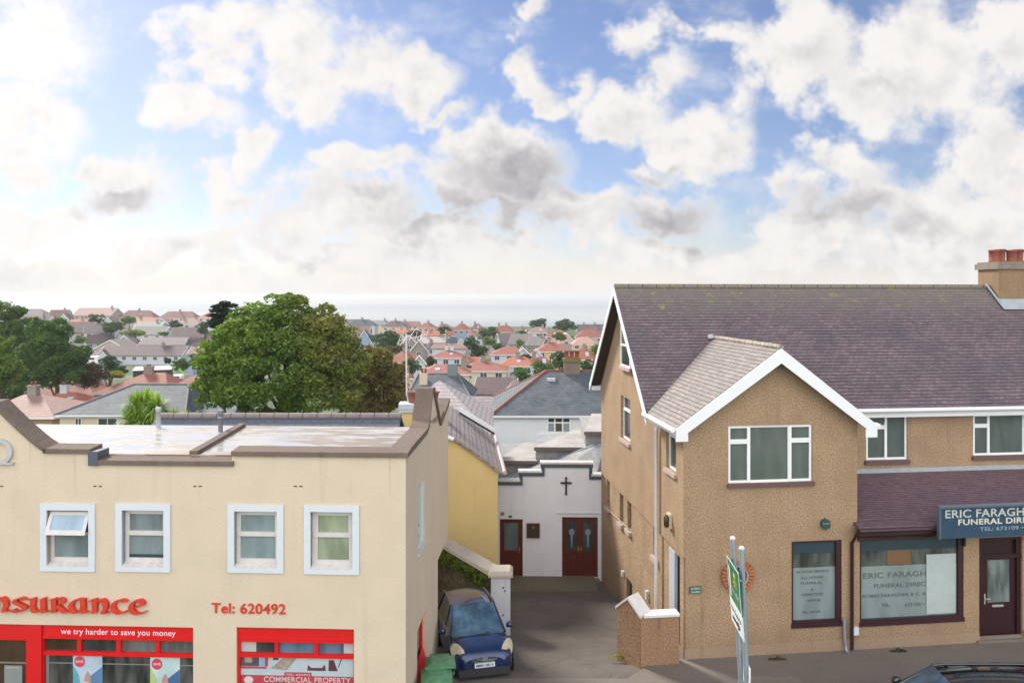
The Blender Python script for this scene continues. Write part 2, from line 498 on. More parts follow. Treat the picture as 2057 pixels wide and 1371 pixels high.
# ---------------------------------------------------------------- lettering
def text(parent, string, T, x0, x1, z0, h, mat, name='lettering', t=.01, bold=0.0, align='fit', mono=None, kind=None):
    """raised letters between x0 and x1 on baseline z0, cap height h, mapped by T(x, y, z)"""
    cu = bpy.data.curves.new('t', 'FONT'); cu.body = string; cu.size = 1; cu.extrude = .02; cu.offset = bold
    cu.space_character = 1.05
    o = bpy.data.objects.new('t', cu); scene.collection.objects.link(o)
    dg = bpy.context.evaluated_depsgraph_get()
    me = bpy.data.meshes.new_from_object(o.evaluated_get(dg))
    bpy.data.objects.remove(o)
    co = np.empty(len(me.vertices) * 3); me.vertices.foreach_get('co', co); co = co.reshape(-1, 3)
    mn, mx = co.min(0), co.max(0)
    cap = .70
    sx = (x1 - x0) / (mx[0] - mn[0])
    for i, v in enumerate(me.vertices):
        x = x0 + (co[i, 0] - mn[0]) * sx
        z = z0 + co[i, 1] / cap * h
        y = -t if co[i, 2] > 0 else 0.0
        v.co = T(x, y, z)
    me.materials.clear(); me.materials.append(mat)
    me.name = name
    for p in me.polygons: p.use_smooth = False
    ob = bpy.data.objects.new(name, me)
    link(ob, parent)
    return tag(ob, kind=kind)

# ---------------------------------------------------------------- windows
def window(parent, T, x0, x1, z0, z1, cells, pane, frame=UPVC, fw=.055, y=.10, dep=.05, name='window', sill=None, sillmat=None, label=None, panes=None):
    """cells: (x0, x1, z0, z1) in 0..1 with casement flag; one mesh frame, panes as its sub-parts"""
    w, h = x1 - x0, z1 - z0
    f = MB(T)
    holes = []
    for c in cells:
        a, b = x0 + c[0] * w, x0 + c[1] * w
        d, e = z0 + c[2] * h, z0 + c[3] * h
        g = fw if not (len(c) > 4 and c[4]) else fw * 1.7
        holes.append((a + g * .5, b - g * .5, d + g * .5, e - g * .5))
    holes = [(max(a, x0 + fw), min(b, x1 - fw), max(c, z0 + fw), min(d, z1 - fw)) for a, b, c, d in holes]
    f.wall(x0, x1, z0, z1, y, holes, dep)
    f.poly([(x0, y, z0), (x0, y + dep, z0), (x0, y + dep, z1), (x0, y, z1)])
    f.poly([(x1, y, z0), (x1, y, z1), (x1, y + dep, z1), (x1, y + dep, z0)])
    f.poly([(x0, y, z1), (x0, y + dep, z1), (x1, y + dep, z1), (x1, y, z1)])
    for c, hh in zip(cells, holes):
        if len(c) > 4 and c[4]:
            # casement sash standing a little proud of the frame
            a, b, d, e = hh; r = fw * .8
            f.box(a - r, b + r, y - .018, y - .002, d - r, d + .004)
            f.box(a - r, b + r, y - .018, y - .002, e - .004, e + r)
            f.box(a - r, a + .004, y - .018, y - .002, d + .004, e - .004)
            f.box(b - .004, b + r, y - .018, y - .002, d + .004, e - .004)
    o = f.build(name, frame, parent, label=label)
    for i, (a, b, d, e) in enumerate(holes):
        pm = panes[i] if panes else pane
        MB(T).box(a - .01, b + .01, y + .022, y + .034, d - .01, e + .01).build('pane', pm, o)
    if sill:
        MB(T).box(x0 - sill[0], x1 + sill[0], -sill[1], y + .02, z0 - sill[2], z0 - .003).build('sill', sillmat or frame, o)
    return o

# ================================================================ setting: terrain, sea, streets
def build_setting():
    # sea
    sm, k, p, out = new_mat('sea_water')
    co = k.new('ShaderNodeTexCoord').outputs['Object']
    n1 = k.noise(k.mapv(co, (.00015, .0006, 1)), 1.0, 2, .5)
    n2 = k.noise(k.mapv(co, (.02, .05, 1)), 1, 4, .6)
    k.put(p.inputs['Base Color'], k.mix(n1, (.16, .20, .22), (.22, .26, .27)))
    k.put(p.inputs['Roughness'], k.ss(n1, .35, .62, .12, .26))
    p.inputs['IOR'].default_value = 1.33
    bump(k, p, n2, .05, 1.0)
    s = MB(); s.poly([(-30000, 480, -52), (30000, 480, -52), (30000, 45000, -52), (-30000, 45000, -52)])
    s.build('sea', sm, kind='structure')
    # land
    gm, k, p, out = new_mat('rough_grass')
    co = k.new('ShaderNodeTexCoord').outputs['Object']
    a = k.noise(co, .035, 5, .6); b = k.noise(co, .6, 5, .7); c = k.noise(k.vec('ADD', co, (50, 9, 0)), .016, 3, .5)
    col = k.mix(k.ss(b, .3, .7), (.028, .052, .018), (.07, .11, .035))
    col = k.mix(k.ss(a, .50, .62), col, (.15, .135, .115))
    col = k.mix(k.ss(c, .56, .64), col, (.12, .15, .055))
    k.put(p.inputs['Base Color'], col); p.inputs['Roughness'].default_value = .95
    bump(k, p, b, .6, .25)
    xs = [-900, -500, -300, -200, -120, -80, -50, -30, -15, 0, 15, 30, 60, 100, 160, 250, 400, 600, 900]
    ys = [-60, 0, 10, 17.2, 19, 21, 23, 25, 27.5, 30, 36, 45, 52, 60, 80, 100, 130, 160, 200, 240, 280, 320, 370, 420, 470, 500, 530, 560, 640, 800]
    rnd = random.Random(4)
    g = MB(); V = []; Fc = []
    for j, y in enumerate(ys):
        for i, x in enumerate(xs):
            z = G(x, y) - .05
            if 60 < y < 470: z += rnd.uniform(-.5, .3)
            V.append((x, y, z))
    nx = len(xs)
    for j in range(len(ys) - 1):
        for i in range(nx - 1):
            Fc.append((j * nx + i, j * nx + i + 1, (j + 1) * nx + i + 1, (j + 1) * nx + i))
    g.add(V, Fc, 0, True)
    g.build('ground', gm, kind='structure')
    # driveway between the two buildings
    d = MB(); rows = [16.9, 17.2, 18, 19, 20, 21, 22, 23, 24, 25, 26.6]
    V = []; Fc = []
    for y in rows:
        for x in (-4.5, -1.5, 1.5, 4.6):
            V.append((x, y, G(x, y) + .004))
    for j in range(len(rows) - 1):
        for i in range(3):
            Fc.append((j * 4 + i, j * 4 + i + 1, (j + 1) * 4 + i + 1, (j + 1) * 4 + i))
    d.add(V, Fc, 0)
    d.build('driveway', ASPH, kind='structure')
    # pavement, kerb and road
    pm = render_mat('pavement_asphalt', (.165, .142, .122), .25, 60, (.22, .2, .18), .2, .3, .12)
    MB().poly([(-40, 14.9, .003), (40, 14.9, .003), (40, 16.9, .003), (-40, 16.9, .003)]).build('pavement', pm, kind='structure')
    m2 = MB(); m2.poly([(2.6, 16.9, .004), (40, 16.9, .004), (40, 21.5, .006), (3.9, 18.2, .006)])
    m2.build('forecourt', pm, kind='structure')
    kb = MB(); kb.box(-40, 40, 14.75, 14.9, -.13, .003)
    kb.build('kerb', CONC, kind='structure')
    MB().poly([(-40, 6.5, -.115), (40, 6.5, -.115), (40, 14.75, -.115), (-40, 14.75, -.115)]).build('road', ASPH, kind='structure')
    # raised apron in front of the chapel
    st = MB()
    st.hexa([(-.75, 25.0, -1.6), (2.9, 25.0, -1.6), (2.9, 26.6, -1.7), (-.75, 26.6, -1.7)], [(-.75, 25.05, -1.17), (2.9, 25.0, -1.17), (2.9, 26.6, -1.26), (-.75, 26.6, -1.26)])
    st.build('chapel_path', render_mat('old_paving', (.145, .125, .09), .3, 30, (.13, .13, .07), .5, .4), kind='structure')
    MB().box(5.3, 6.5, 16.55, 16.95, .0, .02).build('paving_slab_ground', CONC, kind='structure')
build_setting()

# ================================================================ brown pebble-dashed building
BR = Frame((1373 - CX) / FP * 17.8, 17.8, math.atan(.1143))
DASH = render_mat('brown_pebble_dash', (.345, .240, .150), .42, 28, (.15, .11, .075), .42, .8, .20, .012, drips=5.6)
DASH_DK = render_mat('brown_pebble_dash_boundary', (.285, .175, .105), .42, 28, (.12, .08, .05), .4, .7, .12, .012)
PLINTH = render_mat('rendered_plinth', (.33, .24, .165), .2, 30, (.14, .10, .07), .5, .3)
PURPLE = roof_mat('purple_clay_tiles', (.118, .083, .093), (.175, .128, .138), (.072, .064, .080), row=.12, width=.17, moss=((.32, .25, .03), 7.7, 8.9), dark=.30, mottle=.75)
BAYTILE = roof_mat('weathered_grey_brown_tiles', (.205, .170, .155), (.27, .235, .215), (.15, .135, .13), row=.125, width=.18, dark=.35)
BLIND = glass_mat('pane_with_slatted_blind', (.10, .125, .112), .06, slat=.045, slatcol=(.15, .17, .155), blotch=.15)
BLIND2 = glass_mat('pane_with_dark_blind', (.085, .108, .105), .06, slat=.045, slatcol=(.12, .14, .135), blotch=.15)
DARKG = glass_mat('dark_pane', (.035, .045, .05), .08, blotch=.3)
def brown_building():
    F = BR
    R = F.root('brown_building', label='brown pebble-dashed corner building with purple tiled roof and white gabled bay', cat='building')
    T0 = None
    vm = 2.25
    vb = F.side(1208, 950)[0]                  # depth of the far corner
    ub = F.front(1722, 1000)[0]                # right corner of the bay
    ez, rz_ = 5.57, 8.93
    vr = (vm - .3 + vb + .3) / 2
    U1 = 24.0
    # --- walls
    bw = F.front(1463, 855), F.front(1632, 966)
    bwin = (bw[0][0], bw[1][0], bw[1][1], bw[0][1])
    sw = F.front(1590, 1087), F.front(1691, 1252)
    swin = (sw[0][0], sw[1][0], sw[1][1], sw[0][1])
    lw = F.front(1727, 1083), F.front(1936, 1243)
    lwin = (lw[0][0], lw[1][0], lw[1][1], lw[0][1])
    dr = F.front(1967, 1080), F.front(2054, 1284)
    door = (dr[0][0], dr[1][0], .12, dr[0][1])
    oc = F.front(1482, 1157)
    w = MB()
    split = 2.42
    w.wall(0, ub, 0.0, ez, 0, [bwin, swin], .16)
    uc = ub / 2 + .08
    apex_w = 7.18
    w.poly([(0, 0, ez), (ub, 0, ez), (uc, 0, apex_w)])
    # ground-floor shop wall beyond the bay
    w.wall(ub, U1, 0, 2.62, 0, [lwin, door], .16)
    # upper main wall
    w1 = F.front(1740, 833, vm), F.front(1823, 922, vm); w1 = (w1[0][0], w1[1][0], w1[1][1], w1[0][1])
    w2 = F.front(1955, 832, vm); w2b = F.front(1955, 915, vm); w2 = (w2[0], w2[0] + 2.2, w2b[1], w2[1])
    w.wall(ub, U1, 2.3, ez + .05, vm, [w1, w2], .14)
    # bay right flank
    w.poly([(ub, 0, 0), (ub, vm, 0), (ub, vm, ez), (ub, 0, ez)])
    # side wall (u = 0), openings
    TS = lambda a, b, z: (b, a, z)
    def sr(x0, y0, x1, y1):
        # image rectangle on the side wall: nearer edge is on the right
        v1, zt = F.side(x0, y0); v0, zb = F.side(x1, y1)
        return (v0, v1, zb, zt)
    att = (F.side(1270, 700)[0], F.side(1251, 700)[0], F.side(1256, 735)[1], F.side(1256, 640)[1])
    mid = (F.side(1266, 800)[0], F.side(1247, 800)[0], F.side(1256, 884)[1], F.side(1256, 797)[1])
    bs = (F.side(1358, 900)[0], F.side(1338, 900)[0], F.side(1348, 945)[1], F.side(1348, 845)[1])
    slits = []
    for x0, x1, yt, yb in ((1216, 1222, 962, 1018), (1242, 1249, 988, 1050), (1257, 1265, 1002, 1064), (1309, 1318, 1050, 1118)):
        slits.append((F.side(x1, yt)[0], F.side(x0, yt)[0], F.side((x0 + x1) / 2, yb)[1], F.side((x0 + x1) / 2, yt + 2)[1]))
    sdoor = (F.side(1362, 1150)[0], F.side(1342, 1150)[0], .05, F.side(1352, 1108)[1])
    hatch = (F.side(1267, 1180)[0], F.side(1255, 1180)[0], F.side(1261, 1208)[1], F.side(1261, 1165)[1])
    s = MB(TS)
    zl = -2.6
    s.wall(0, vb, split, ez, 0, [mid, bs], .16)
    s.poly([(vm, 0, ez), (vb, 0, ez), (vr + .2, 0, 8.62), (vr - .2, 0, 8.62)])
    s.wall(0, vb, zl, split, .05, [(a, b, c, min(d, split)) for a, b, c, d in slits] + [sdoor, hatch], .2)
    s.poly([(0, 0, split), (vb, 0, split), (vb, .05, split), (0, .05, split)])
    s.poly([(0, 0, zl), (0, .05, zl), (0, .05, split), (0, 0, split)])
    w.v += s.v and [tuple(x) for x in s.v]; base = len(w.v) - len(s.v)
    w.f += [[i + base for i in f] for f in s.f]; w.m += s.m; w.sm += s.sm
    # back
    w.poly([(0, vb, zl), (U1, vb, zl), (U1, vb, ez), (0, vb, ez)])
    w.poly([(U1, 0, 0), (U1, vb, 0), (U1, vb, ez), (U1, 0, ez)])
    wall = w.build('wall', DASH, R)
    # attic window sits on the gable
    # --- plinth
    pl = MB(); pl.box(.02, door[0] - .02, -.035, .0, 0.0, .26); pl.box(door[1] + .02, U1, -.035, 0, 0, .26)
    pl.build('plinth', PLINTH, R)
    # --- main roof
    ul = -.33
    r = MB()
    r.slab([(ul, vm - .3, ez), (U1, vm - .3, ez), (U1, vr, rz_), (ul, vr, rz_)], .09)
    r.slab([(ul, vr, rz_), (U1, vr, rz_), (U1, vb + .3, ez), (ul, vb + .3, ez)], .09)
    roof = r.build('roof', PURPLE, R)
    rt = MB(); x = ul
    while x < U1:
        rt.tube([(x + .01, vr, rz_ + .0), (x + .43, vr, rz_ + .0)], .085, 10)
        x += .44
    rt.build('ridge_tiles', roof_mat('grey_ridge_tile', (.15, .125, .12), (.2, .17, .16), (.2, .17, .1), row=.5, moss=((.3, .24, .03), 8.0, 8.8)), roof)
    # --- chimney
    cx0, z0 = F.front(2006, 560, vr - .45)
    ch = MB(); ch.box(cx0, cx0 + 1.9, vr - .45, vr + .45, 8.0, 9.62)
    chm = ch.build('chimney', render_mat('chimney_render', (.27, .18, .11), .3, 30, (.06, .05, .04), .9, .5, .2), roof)
    cc = MB(); cc.box(cx0 - .07, cx0 + 1.97, vr - .52, vr + .52, 9.50, 9.68); cc.box(cx0 - .02, cx0 + 1.92, vr - .47, vr + .47, 9.68, 9.74)
    cc.build('chimney', render_mat('chimney_cap_stone', (.24, .21, .17), .35, 25, (.06, .055, .045), .9, .5, .3), roof)
    for i in range(5):
        pot = MB(); hgt = .40 + (i % 2) * .03
        pot.lathe([(.165, 0), (.17, .03), (.15, .06), (.155, hgt - .06), (.17, hgt - .05), (.17, hgt), (.12, hgt), (.11, hgt - .1)], (cx0 + .16 + i * .315, vr + (.06 if i % 2 else -.06), 9.74), 12)
        pot.build('chimney_pot', TERRA, roof)
    fl = MB()
    fl.slab([(cx0 - .1, vr - .47, 8.50 + .04), (cx0 + 2.0, vr - .47, 8.54), (cx0 + 2.0, vr - .80, 8.23), (cx0 - .1, vr - .80, 8.23)], .02)
    fl.tube([(cx0 - .06, vr - .55, 8.45), (cx0 - .09, vr - .02, 9.02)], .035, 6)
    fl.build('flashing', LEAD, roof)
    # --- barge boards on the side gable
    b = MB()
    for (v0, v1) in ((vm - .36, vr), (vb + .36, vr)):
        b.hexa([(ul - .03, v0, ez - .30), (ul + .0, v0, ez - .30), (ul + .0, v1, rz_ - .26), (ul - .03, v1, rz_ - .26)],
               [(ul - .03, v0, ez - .07), (ul + .0, v0, ez - .07), (ul + .0, v1, rz_ - .02), (ul - .03, v1, rz_ - .02)])
    b.build('bargeboard', WHITE, R)
    so = MB(); so.poly([(ul, vr, rz_ - .12), (0, vr, rz_ - .12), (0, vb + .3, ez - .12), (ul, vb + .3, ez - .12)])
    so.poly([(ul, vr, rz_ - .12), (0, vr, rz_ - .12), (0, vm - .3, ez - .12), (ul, vm - .3, ez - .12)])
    so.build('soffit', plain('dark_stained_timber', (.05, .032, .025), .7), R)
    # --- bay roof
    ry, fz = 7.42, -.32
    back = vm - .3 + (ry - ez) / ((rz_ - ez) / (vr - vm + .3))
    el, er = -.28, ub + .28
    br = MB()
    br.slab([(el, fz, ez), (uc, fz, ry), (uc, back, ry + .02), (el, vm - .3, ez + .01)], .07)
    br.slab([(uc, fz, ry), (er, fz, ez), (er, vm - .3, ez + .01), (uc, back, ry + .02)], .07)
    bro = br.build('bay_roof', BAYTILE, R)
    brt = MB(); x = fz
    while x < back - .2:
        brt.tube([(uc, x + .01, ry), (uc, x + .36, ry)], .075, 8); x += .37
    brt.build('ridge_tiles', roof_mat('pale_ridge_tile', (.30, .25, .20), (.34, .29, .24), (.22, .2, .13), row=.5), bro)
    lc = MB(); lc.lathe([(.10, -.05), (.11, .03), (.04, .07)], (uc - .12, back - .05, ry + .03), 8); lc.build('flashing', LEAD, bro)
    bb = MB(); hgt = .34
    for (ua, s_) in ((el - .02, 1), (er + .02, -1)):
        bb.hexa([(ua, fz - .035, ez - hgt + .02), (uc, fz - .035, ry - hgt - .03), (uc, fz, ry - hgt - .03), (ua, fz, ez - hgt + .02)],
                [(ua, fz - .035, ez - .03), (uc, fz - .035, ry - .02), (uc, fz, ry - .02), (ua, fz, ez - .03)])
    for (a, c) in ((el - .022, el + .27), (er - .27, er + .022)):
        bb.box(a, c, fz - .034, fz - .002, ez - hgt + .015, ez - hgt + .2)
    bb.build('bargeboard', WHITE, R)
    # bay side gutter with fascia
    gt = MB()
    gt.box(el - .03, el + .02, fz + .03, vm - .32, ez - .2, ez - .03)
    gt.tube([(el - .09, fz, ez - .06), (el - .09, vm - .2, ez - .06)], .06, 8)
    gt.build('gutter', WHITE, R)
    MB().tube([(er + .08, fz, ez - .06), (er + .08, vm - .33, ez - .06)], .06, 8).build('gutter', WHITE, R)
    g2 = MB(); g2.box(ub + .3, U1, vm - .28, vm - .24, ez - .26, ez - .06)
    g2.tube([(ub + .28, vm - .36, ez - .06), (U1, vm - .36, ez - .06)], .06, 8)
    g2.poly([(ub, vm - .28, ez - .26), (U1, vm - .28, ez - .26), (U1, vm, ez - .26), (ub, vm, ez - .26)])
    g2.build('gutter', WHITE, R)
    g3 = MB(); g3.box(-.3, 0, vb + .12, vb + .3, ez - .25, ez - .1); g3.build('gutter', WHITE, R)
    # white downpipe on the side
    vp, _ = F.side(1324, 1000)
    dp = MB(); dp.tube([(-.09, vp - .25, ez - .12), (-.09, vp - .1, ez - .35), (-.075, vp, ez - .5), (-.075, vp, 0.3), (-.075, vp, -.2)], .05, 8)
    dp.build('downpipe', WHITE, R)
    # --- upper windows
    TF = lambda a, y, z: (a, y, z)
    THREE = [(0, .255, .72, 1, 1), (0, .255, 0, .72, 1), (.255, .73, 0, 1), (.73, 1, .72, 1, 1), (.73, 1, 0, .72, 1)]
    SILL = plain('purple_tile_sill', (.12, .065, .07), .6)
    window(R, TF, *bwin, THREE, BLIND, fw=.06, y=.05, sill=(.03, .07, .09), sillmat=SILL)
    TM = lambda a, y, z: (a, vm + y, z)
    window(R, TM, *w1, [(0, .5, .72, 1, 1), (0, .5, 0, .72, 1), (.5, 1, 0, 1)], BLIND2, fw=.06, y=.04, sill=(.05, .06, .12), sillmat=SILL)
    window(R, TM, *w2, [(0, .23, .72, 1, 1), (0, .23, 0, .72, 1), (.23, .72, 0, 1), (.72, 1, .72, 1, 1), (.72, 1, 0, .72, 1)], BLIND2, fw=.06, y=.04, sill=(.05, .06, .12), sillmat=SILL)
    # side windows
    TW = lambda a, y, z: (y, a, z)
    for rct in (mid, bs):
        window(R, TW, *rct, [(0, 1, .7, 1), (0, 1, 0, .7, 1)], DARKG, fw=.06, y=.09, sill=(.04, .07, .1), sillmat=plain('pinkish_concrete_sill', (.42, .33, .29), .7))
    window(R, lambda a, y, z: (y - .07, a, z), *att, [(0, 1, .45, 1), (0, 1, 0, .45)], DARKG, fw=.06, y=.0, sill=(.04, .05, .1), sillmat=plain('pinkish_concrete_sill', (.42, .33, .29), .7))
    for i, rct in enumerate(slits):
        a, b_, c, d = rct; d = min(d, split)
        window(R, lambda a, y, z: (.05 + y, a, z), a, b_, c, d, [(0, 1, 0, 1)], plain('olive_louvre', (.10, .085, .06), .6), frame=plain('dark_window_frame', (.10, .09, .07), .6), fw=.03, y=.10, sill=(.03, .10, .12), sillmat=plain('pinkish_concrete_sill', (.42, .33, .29), .7))
    MB(lambda a, y, z: (.05 + y, a, z)).box(hatch[0], hatch[1], .12, .16, hatch[2], hatch[3]).build('hatch', plain('dark_louvre', (.04, .035, .02), .6), R)
    # side door with white frame
    so_ = MB(lambda a, y, z: (.05 + y, a, z))
    so_.box(sdoor[0] + .35, sdoor[1] + .02, -.02, .06, sdoor[2], sdoor[3])
    fr = so_.build('door', plain('blue_grey_door_paint', (.42, .45, .50), .5), R)
    MB(lambda a, y, z: (.05 + y, a, z)).box(sdoor[0], sdoor[0] + .35, .08, .12, sdoor[2], sdoor[3] + .0).build('door', plain('navy_door_paint', (.02, .05, .08), .4), R)
    # --- shop windows
    def shop(rect, film_z, lines, extra=None):
        a, b_, c, d = rect
        fr = MB(); g = .085
        fr.wall(a, b_, c, d, .02, [(a + .05, b_ - .13, c + .11, d - .05)], .08)
        fr.box(a - .01, b_ + .01, -.03, .015, c - .04, c + .06)
        o = fr.build('shop_window', MAROON, R)
        MB().box(a + .03, b_ - .1, .09, .11, c + .09, film_z).build('pane', glass_mat('frosted_film', (.20, .255, .25), .35, blotch=.12), o, label='frosted lower part of the shop window')
        MB().box(a + .03, b_ - .1, .09, .11, film_z, d - .03).build('pane', glass_mat('shop_pane', (.075, .085, .075), .08, blotch=.5), o)
        rail = MB(); rail.box(a + .06, b_ - .14, .075, .088, d - .32, d - .06); rail.build('blind', plain('dark_blue_pelmet', (.02, .045, .06), .5), o)
        ink = plain('dark_green_lettering', (.085, .12, .12), .6)
        for (s_, x0, x1, y0, hh) in lines:
            u0, z = F.front(x0, y0); u1, _ = F.front(x1, y0)
            text(o, s_, lambda x, y, z_: (x, .088 + y * .5, z_), u0, u1, z, hh, ink, 'window_lettering', bold=.012)
        return o
    z_small = F.front(1640, 1141)[1]; z_big = F.front(1830, 1136)[1]
    shop(swin, z_small, [("24 HOUR SERVICE", 1603, 1668, 1153, .055), ("ALL HOURS", 1612, 1657, 1165, .06), ("FUNERAL", 1612, 1656, 1176, .06), ("&", 1633, 1638, 1188, .06),
                         ("CREMATION", 1613, 1657, 1199, .06), ("SERVICES", 1625, 1652, 1210, .05), ("TEL: 673109", 1614, 1652, 1234, .05)])
    so2 = shop(lwin, z_big, [("ERIC FARAGHER", 1738, 1890, 1164, .13), ("FUNERAL DIRECTORS", 1760, 1898, 1183, .10), ("ROBIN FARAGHER & C. A. F.", 1737, 1878, 1203, .075), ("TEL:", 1775, 1793, 1221, .085), ("673109 • 62", 1822, 1876, 1220, .075)])
    u0, zt = F.front(1786, 1099); u1, zb = F.front(1834, 1134)
    MB().box(u0, u1, .078, .086, zb, zt).build('poster', plain('brown_poster_card', (.17, .09, .045), .6), so2)
    u0, zt = F.front(1865, 1115); u1, zb = F.front(1923, 1232)
    MB().box(u0, u1 + .02, .072, .080, zb, zt).build('poster', plain('pale_backing_board', (.40, .47, .46), .6), so2)
    # --- lean-to roof
    zt = F.front(1725, 945, vm)[1]; zb = F.front(1712, 1060, -.25)[1]
    lt = MB(); lt.slab([(ub - .02, 0.01, zb + (zt - zb) * .1), (U1, 0.01, zb + (zt - zb) * .1), (U1, vm, zt), (ub + .01, vm, zt)], .06)
    lt.slab([(ub - .10, -.25, zb), (U1, -.25, zb), (U1, .01, zb + (zt - zb) * .1), (ub - .10, .01, zb + (zt - zb) * .1)], .06)
    lto = lt.build('lean_to_roof', roof_mat('purple_lean_to_tiles', (.125, .07, .085), (.17, .105, .12), (.09, .075, .10), row=.085, width=.17, dark=.4), R)
    lf = MB(); lf.slab([(ub + .01, vm - .14, zt - .025), (U1, vm - .14, zt - .025), (U1, vm - .01, zt + .05), (ub + .01, vm - .01, zt + .05)], .02); lf.build('flashing', LEAD, lto)
    fa = MB(); fa.box(ub - .1, U1, -.24, -.20, zb - .22, zb - .055); fa.tube([(ub - .14, -.30, zb - .07), (U1, -.30, zb - .07)], .06, 8)
    fa.poly([(ub, -.2, zb - .2), (U1, -.2, zb - .2), (U1, 0, zb - .2), (ub, 0, zb - .2)])
    fa.build('gutter', MAROON, R)
    up = F.front(1712, 1200, -.08)[0]
    p2 = MB(); p2.tube([(up + .02, -.28, zb - .1), (up + .02, -.2, zb - .22), (up, -.07, zb - .42), (up, -.07, .04)], .042, 8)
    p2.build('downpipe', MAROON, R)
    up = F.front(1696, 1270, -.06)[0]
    p3 = MB(); zt_ = F.front(1696, 1240, -.06)[1]; p3.tube([(up, -.06, zt_), (up, -.06, .25), (up + .02, -.12, .06), (up + .02, -.2, .03)], .038, 8); p3.build('drain_pipe', GREYMET, R)
    # --- door
    a, b_, c, d = door
    dm = plain('dark_maroon_door', (.030, .008, .012), .35)
    df = MB(); df.wall(a, b_, c, d, .06, [(a + .1, b_ - .1, c, d - .5), (a + .12, b_ - .12, d - .44, d - .08)], .1)
    df.box(a + .02, b_ - .02, .0, .05, d - .52, d - .46)
    do = df.build('door', dm, R)
    gl = (F.front(1983, 1125, .12)[0], F.front(2029, 1125, .12)[0], F.front(2000, 1209, .12)[1], F.front(2000, 1123, .12)[1])
    lf = MB(); lf.wall(a + .1, b_ - .1, c, d - .5, .11, [gl], .03); lf.box(a + .18, b_ - .18, .09, .108, c + .1, c + .14)
    lf.box(a + .12, b_ - .12, .14, .16, d - .44, d - .08)
    lf.build('door_leaf', dm, do)
    MB().box(gl[0] - .01, gl[1] + .01, .135, .15, gl[2], gl[3]).build('pane', glass_mat('door_pane', (.13, .16, .15), .1, blotch=.5), do)
    MB().box(gl[0] + .12, gl[0] + .42, .085, .108, gl[2] - .10, gl[2] - .05).build('letterbox', plain('silver_letterbox', (.7, .7, .7), .3, metal=.6), do)
    hn = MB(); hn.box(gl[0] - .1, gl[0] - .07, .09, .108, gl[2] - .02, gl[2] + .24); hn.box(gl[0] - .1, gl[0] + .04, .05, .075, gl[2] + .11, gl[2] + .13); hn.build('handle', plain('silver_letterbox', (.7, .7, .7), .3, metal=.6), do)
    MB().box(a + .05, b_ - .05, -.0, .1, c - .06, c - .002).build('door_sill', plain('worn_sill_paint', (.55, .58, .6), .5), do)
    MB().box(a - .1, b_ + .12, -.1, .0, .0, c - .06).build('doorstep', CONC, R)
    # --- hanging sign above door
    su0, szt = F.front(1886, 1019, -.42); _, szb = F.front(1886, 1081, -.42)
    sg = MB(); sg.box(su0, su0 + 4.2, -.45, -.40, szb, szt)
    so3 = sg.build('shop_sign', plain('navy_sign_board', (.020, .055, .100), .5, var=.2, scale=3), R)
    fm = MB(); fm.box(su0 - .04, su0 + 4.24, -.52, -.40, szt, szt + .05); fm.box(su0 - .04, su0, -.50, -.40, szb, szt); fm.build('sign_frame', plain('grey_blue_sign_frame', (.09, .12, .16), .5), so3)
    let = plain('grey_sign_letters', (.46, .50, .48), .5)
    def srow(s_, x0, x1full, y0, hh, m=let):
        a_, z = F.front(x0, y0, -.46); b2, _ = F.front(x1full, y0, -.46)
        text(so3, s_, lambda x, y, z_: (x, -.452 + y * 1.5, z_), a_, b2, z, hh, m, 'lettering', bold=.025, t=.012)
    z1 = szt - .245; z2 = szt - .425; z3 = szt - .585
    for s_, xa, xb, zz, hh, m in (("ERIC FARAGHER", 1899, 2088, z1, .19, let), ("FUNERAL DIRECTORS", 1925, 2130, z2, .135, plain('ivory_sign_letters', (.62, .64, .52), .5)), ("TEL: 673109 • 62", 1968, 2076, z3, .085, plain('faint_sign_letters', (.22, .30, .38), .5))):
        a_ = F.front(xa, 1050, -.46)[0]; b2 = F.front(xb, 1050, -.46)[0]
        text(so3, s_, lambda x, y, z_: (x, -.452 + y * 1.2, z_), a_, b2, zz, hh, m, 'lettering', bold=.014)
    bk = F.front(1953, 1081, -.3)[0]
    bm = MB(); bm.box(bk - .02, bk + .02, -.4, 0, szb - .0, szb + .03); bm.box(bk - .02, bk + .02, -.06, -.0, szb - .35, szb); bm.build('sign_bracket', BLACKP, so3)
    # --- brick porthole
    c0 = F.front(1482, 1157, -.03)
    rad = .40
    bricks = MB()
    nb = 26
    for i in range(nb):
        t0 = 2 * math.pi * (i + .12) / nb; t1 = 2 * math.pi * (i + .88) / nb
        P = lambda r_, t: (c0[0] + r_ * math.cos(t), c0[1] + r_ * math.sin(t))
        q = [P(rad * .68, t0), P(rad * (1.0 + .03 * math.sin(i * 7)), t0), P(rad * (1.0 + .03 * math.sin(i * 7)), t1), P(rad * .68, t1)]
        bricks.hexa([(x, -.0, z) for x, z in q], [(x, -.07 - .01 * (i % 3), z) for x, z in q])
    ring = bricks.build('round_window', plain('orange_brick', (.42, .135, .06), .8, var=.45, scale=7), R)
    rg = MB(); n = 32
    for i in range(n):
        t0, t1 = 2 * math.pi * i / n, 2 * math.pi * (i + 1) / n
        rg.add([(c0[0] + r_ * math.cos(t), y_, c0[1] + r_ * math.sin(t)) for (r_, y_) in ((rad * .58, -.05), (rad * .68, -.05)) for t in (t0, t1)], [(0, 1, 3, 2)])
        rg.add([(c0[0] + r_ * math.cos(t), y_, c0[1] + r_ * math.sin(t)) for (r_, y_) in ((rad * .58, -.05), (rad * .58, -.0)) for t in (t0, t1)], [(0, 1, 3, 2)])
    rg.build('window_frame', plain('pinkish_plaster', (.45, .33, .27), .7), ring)
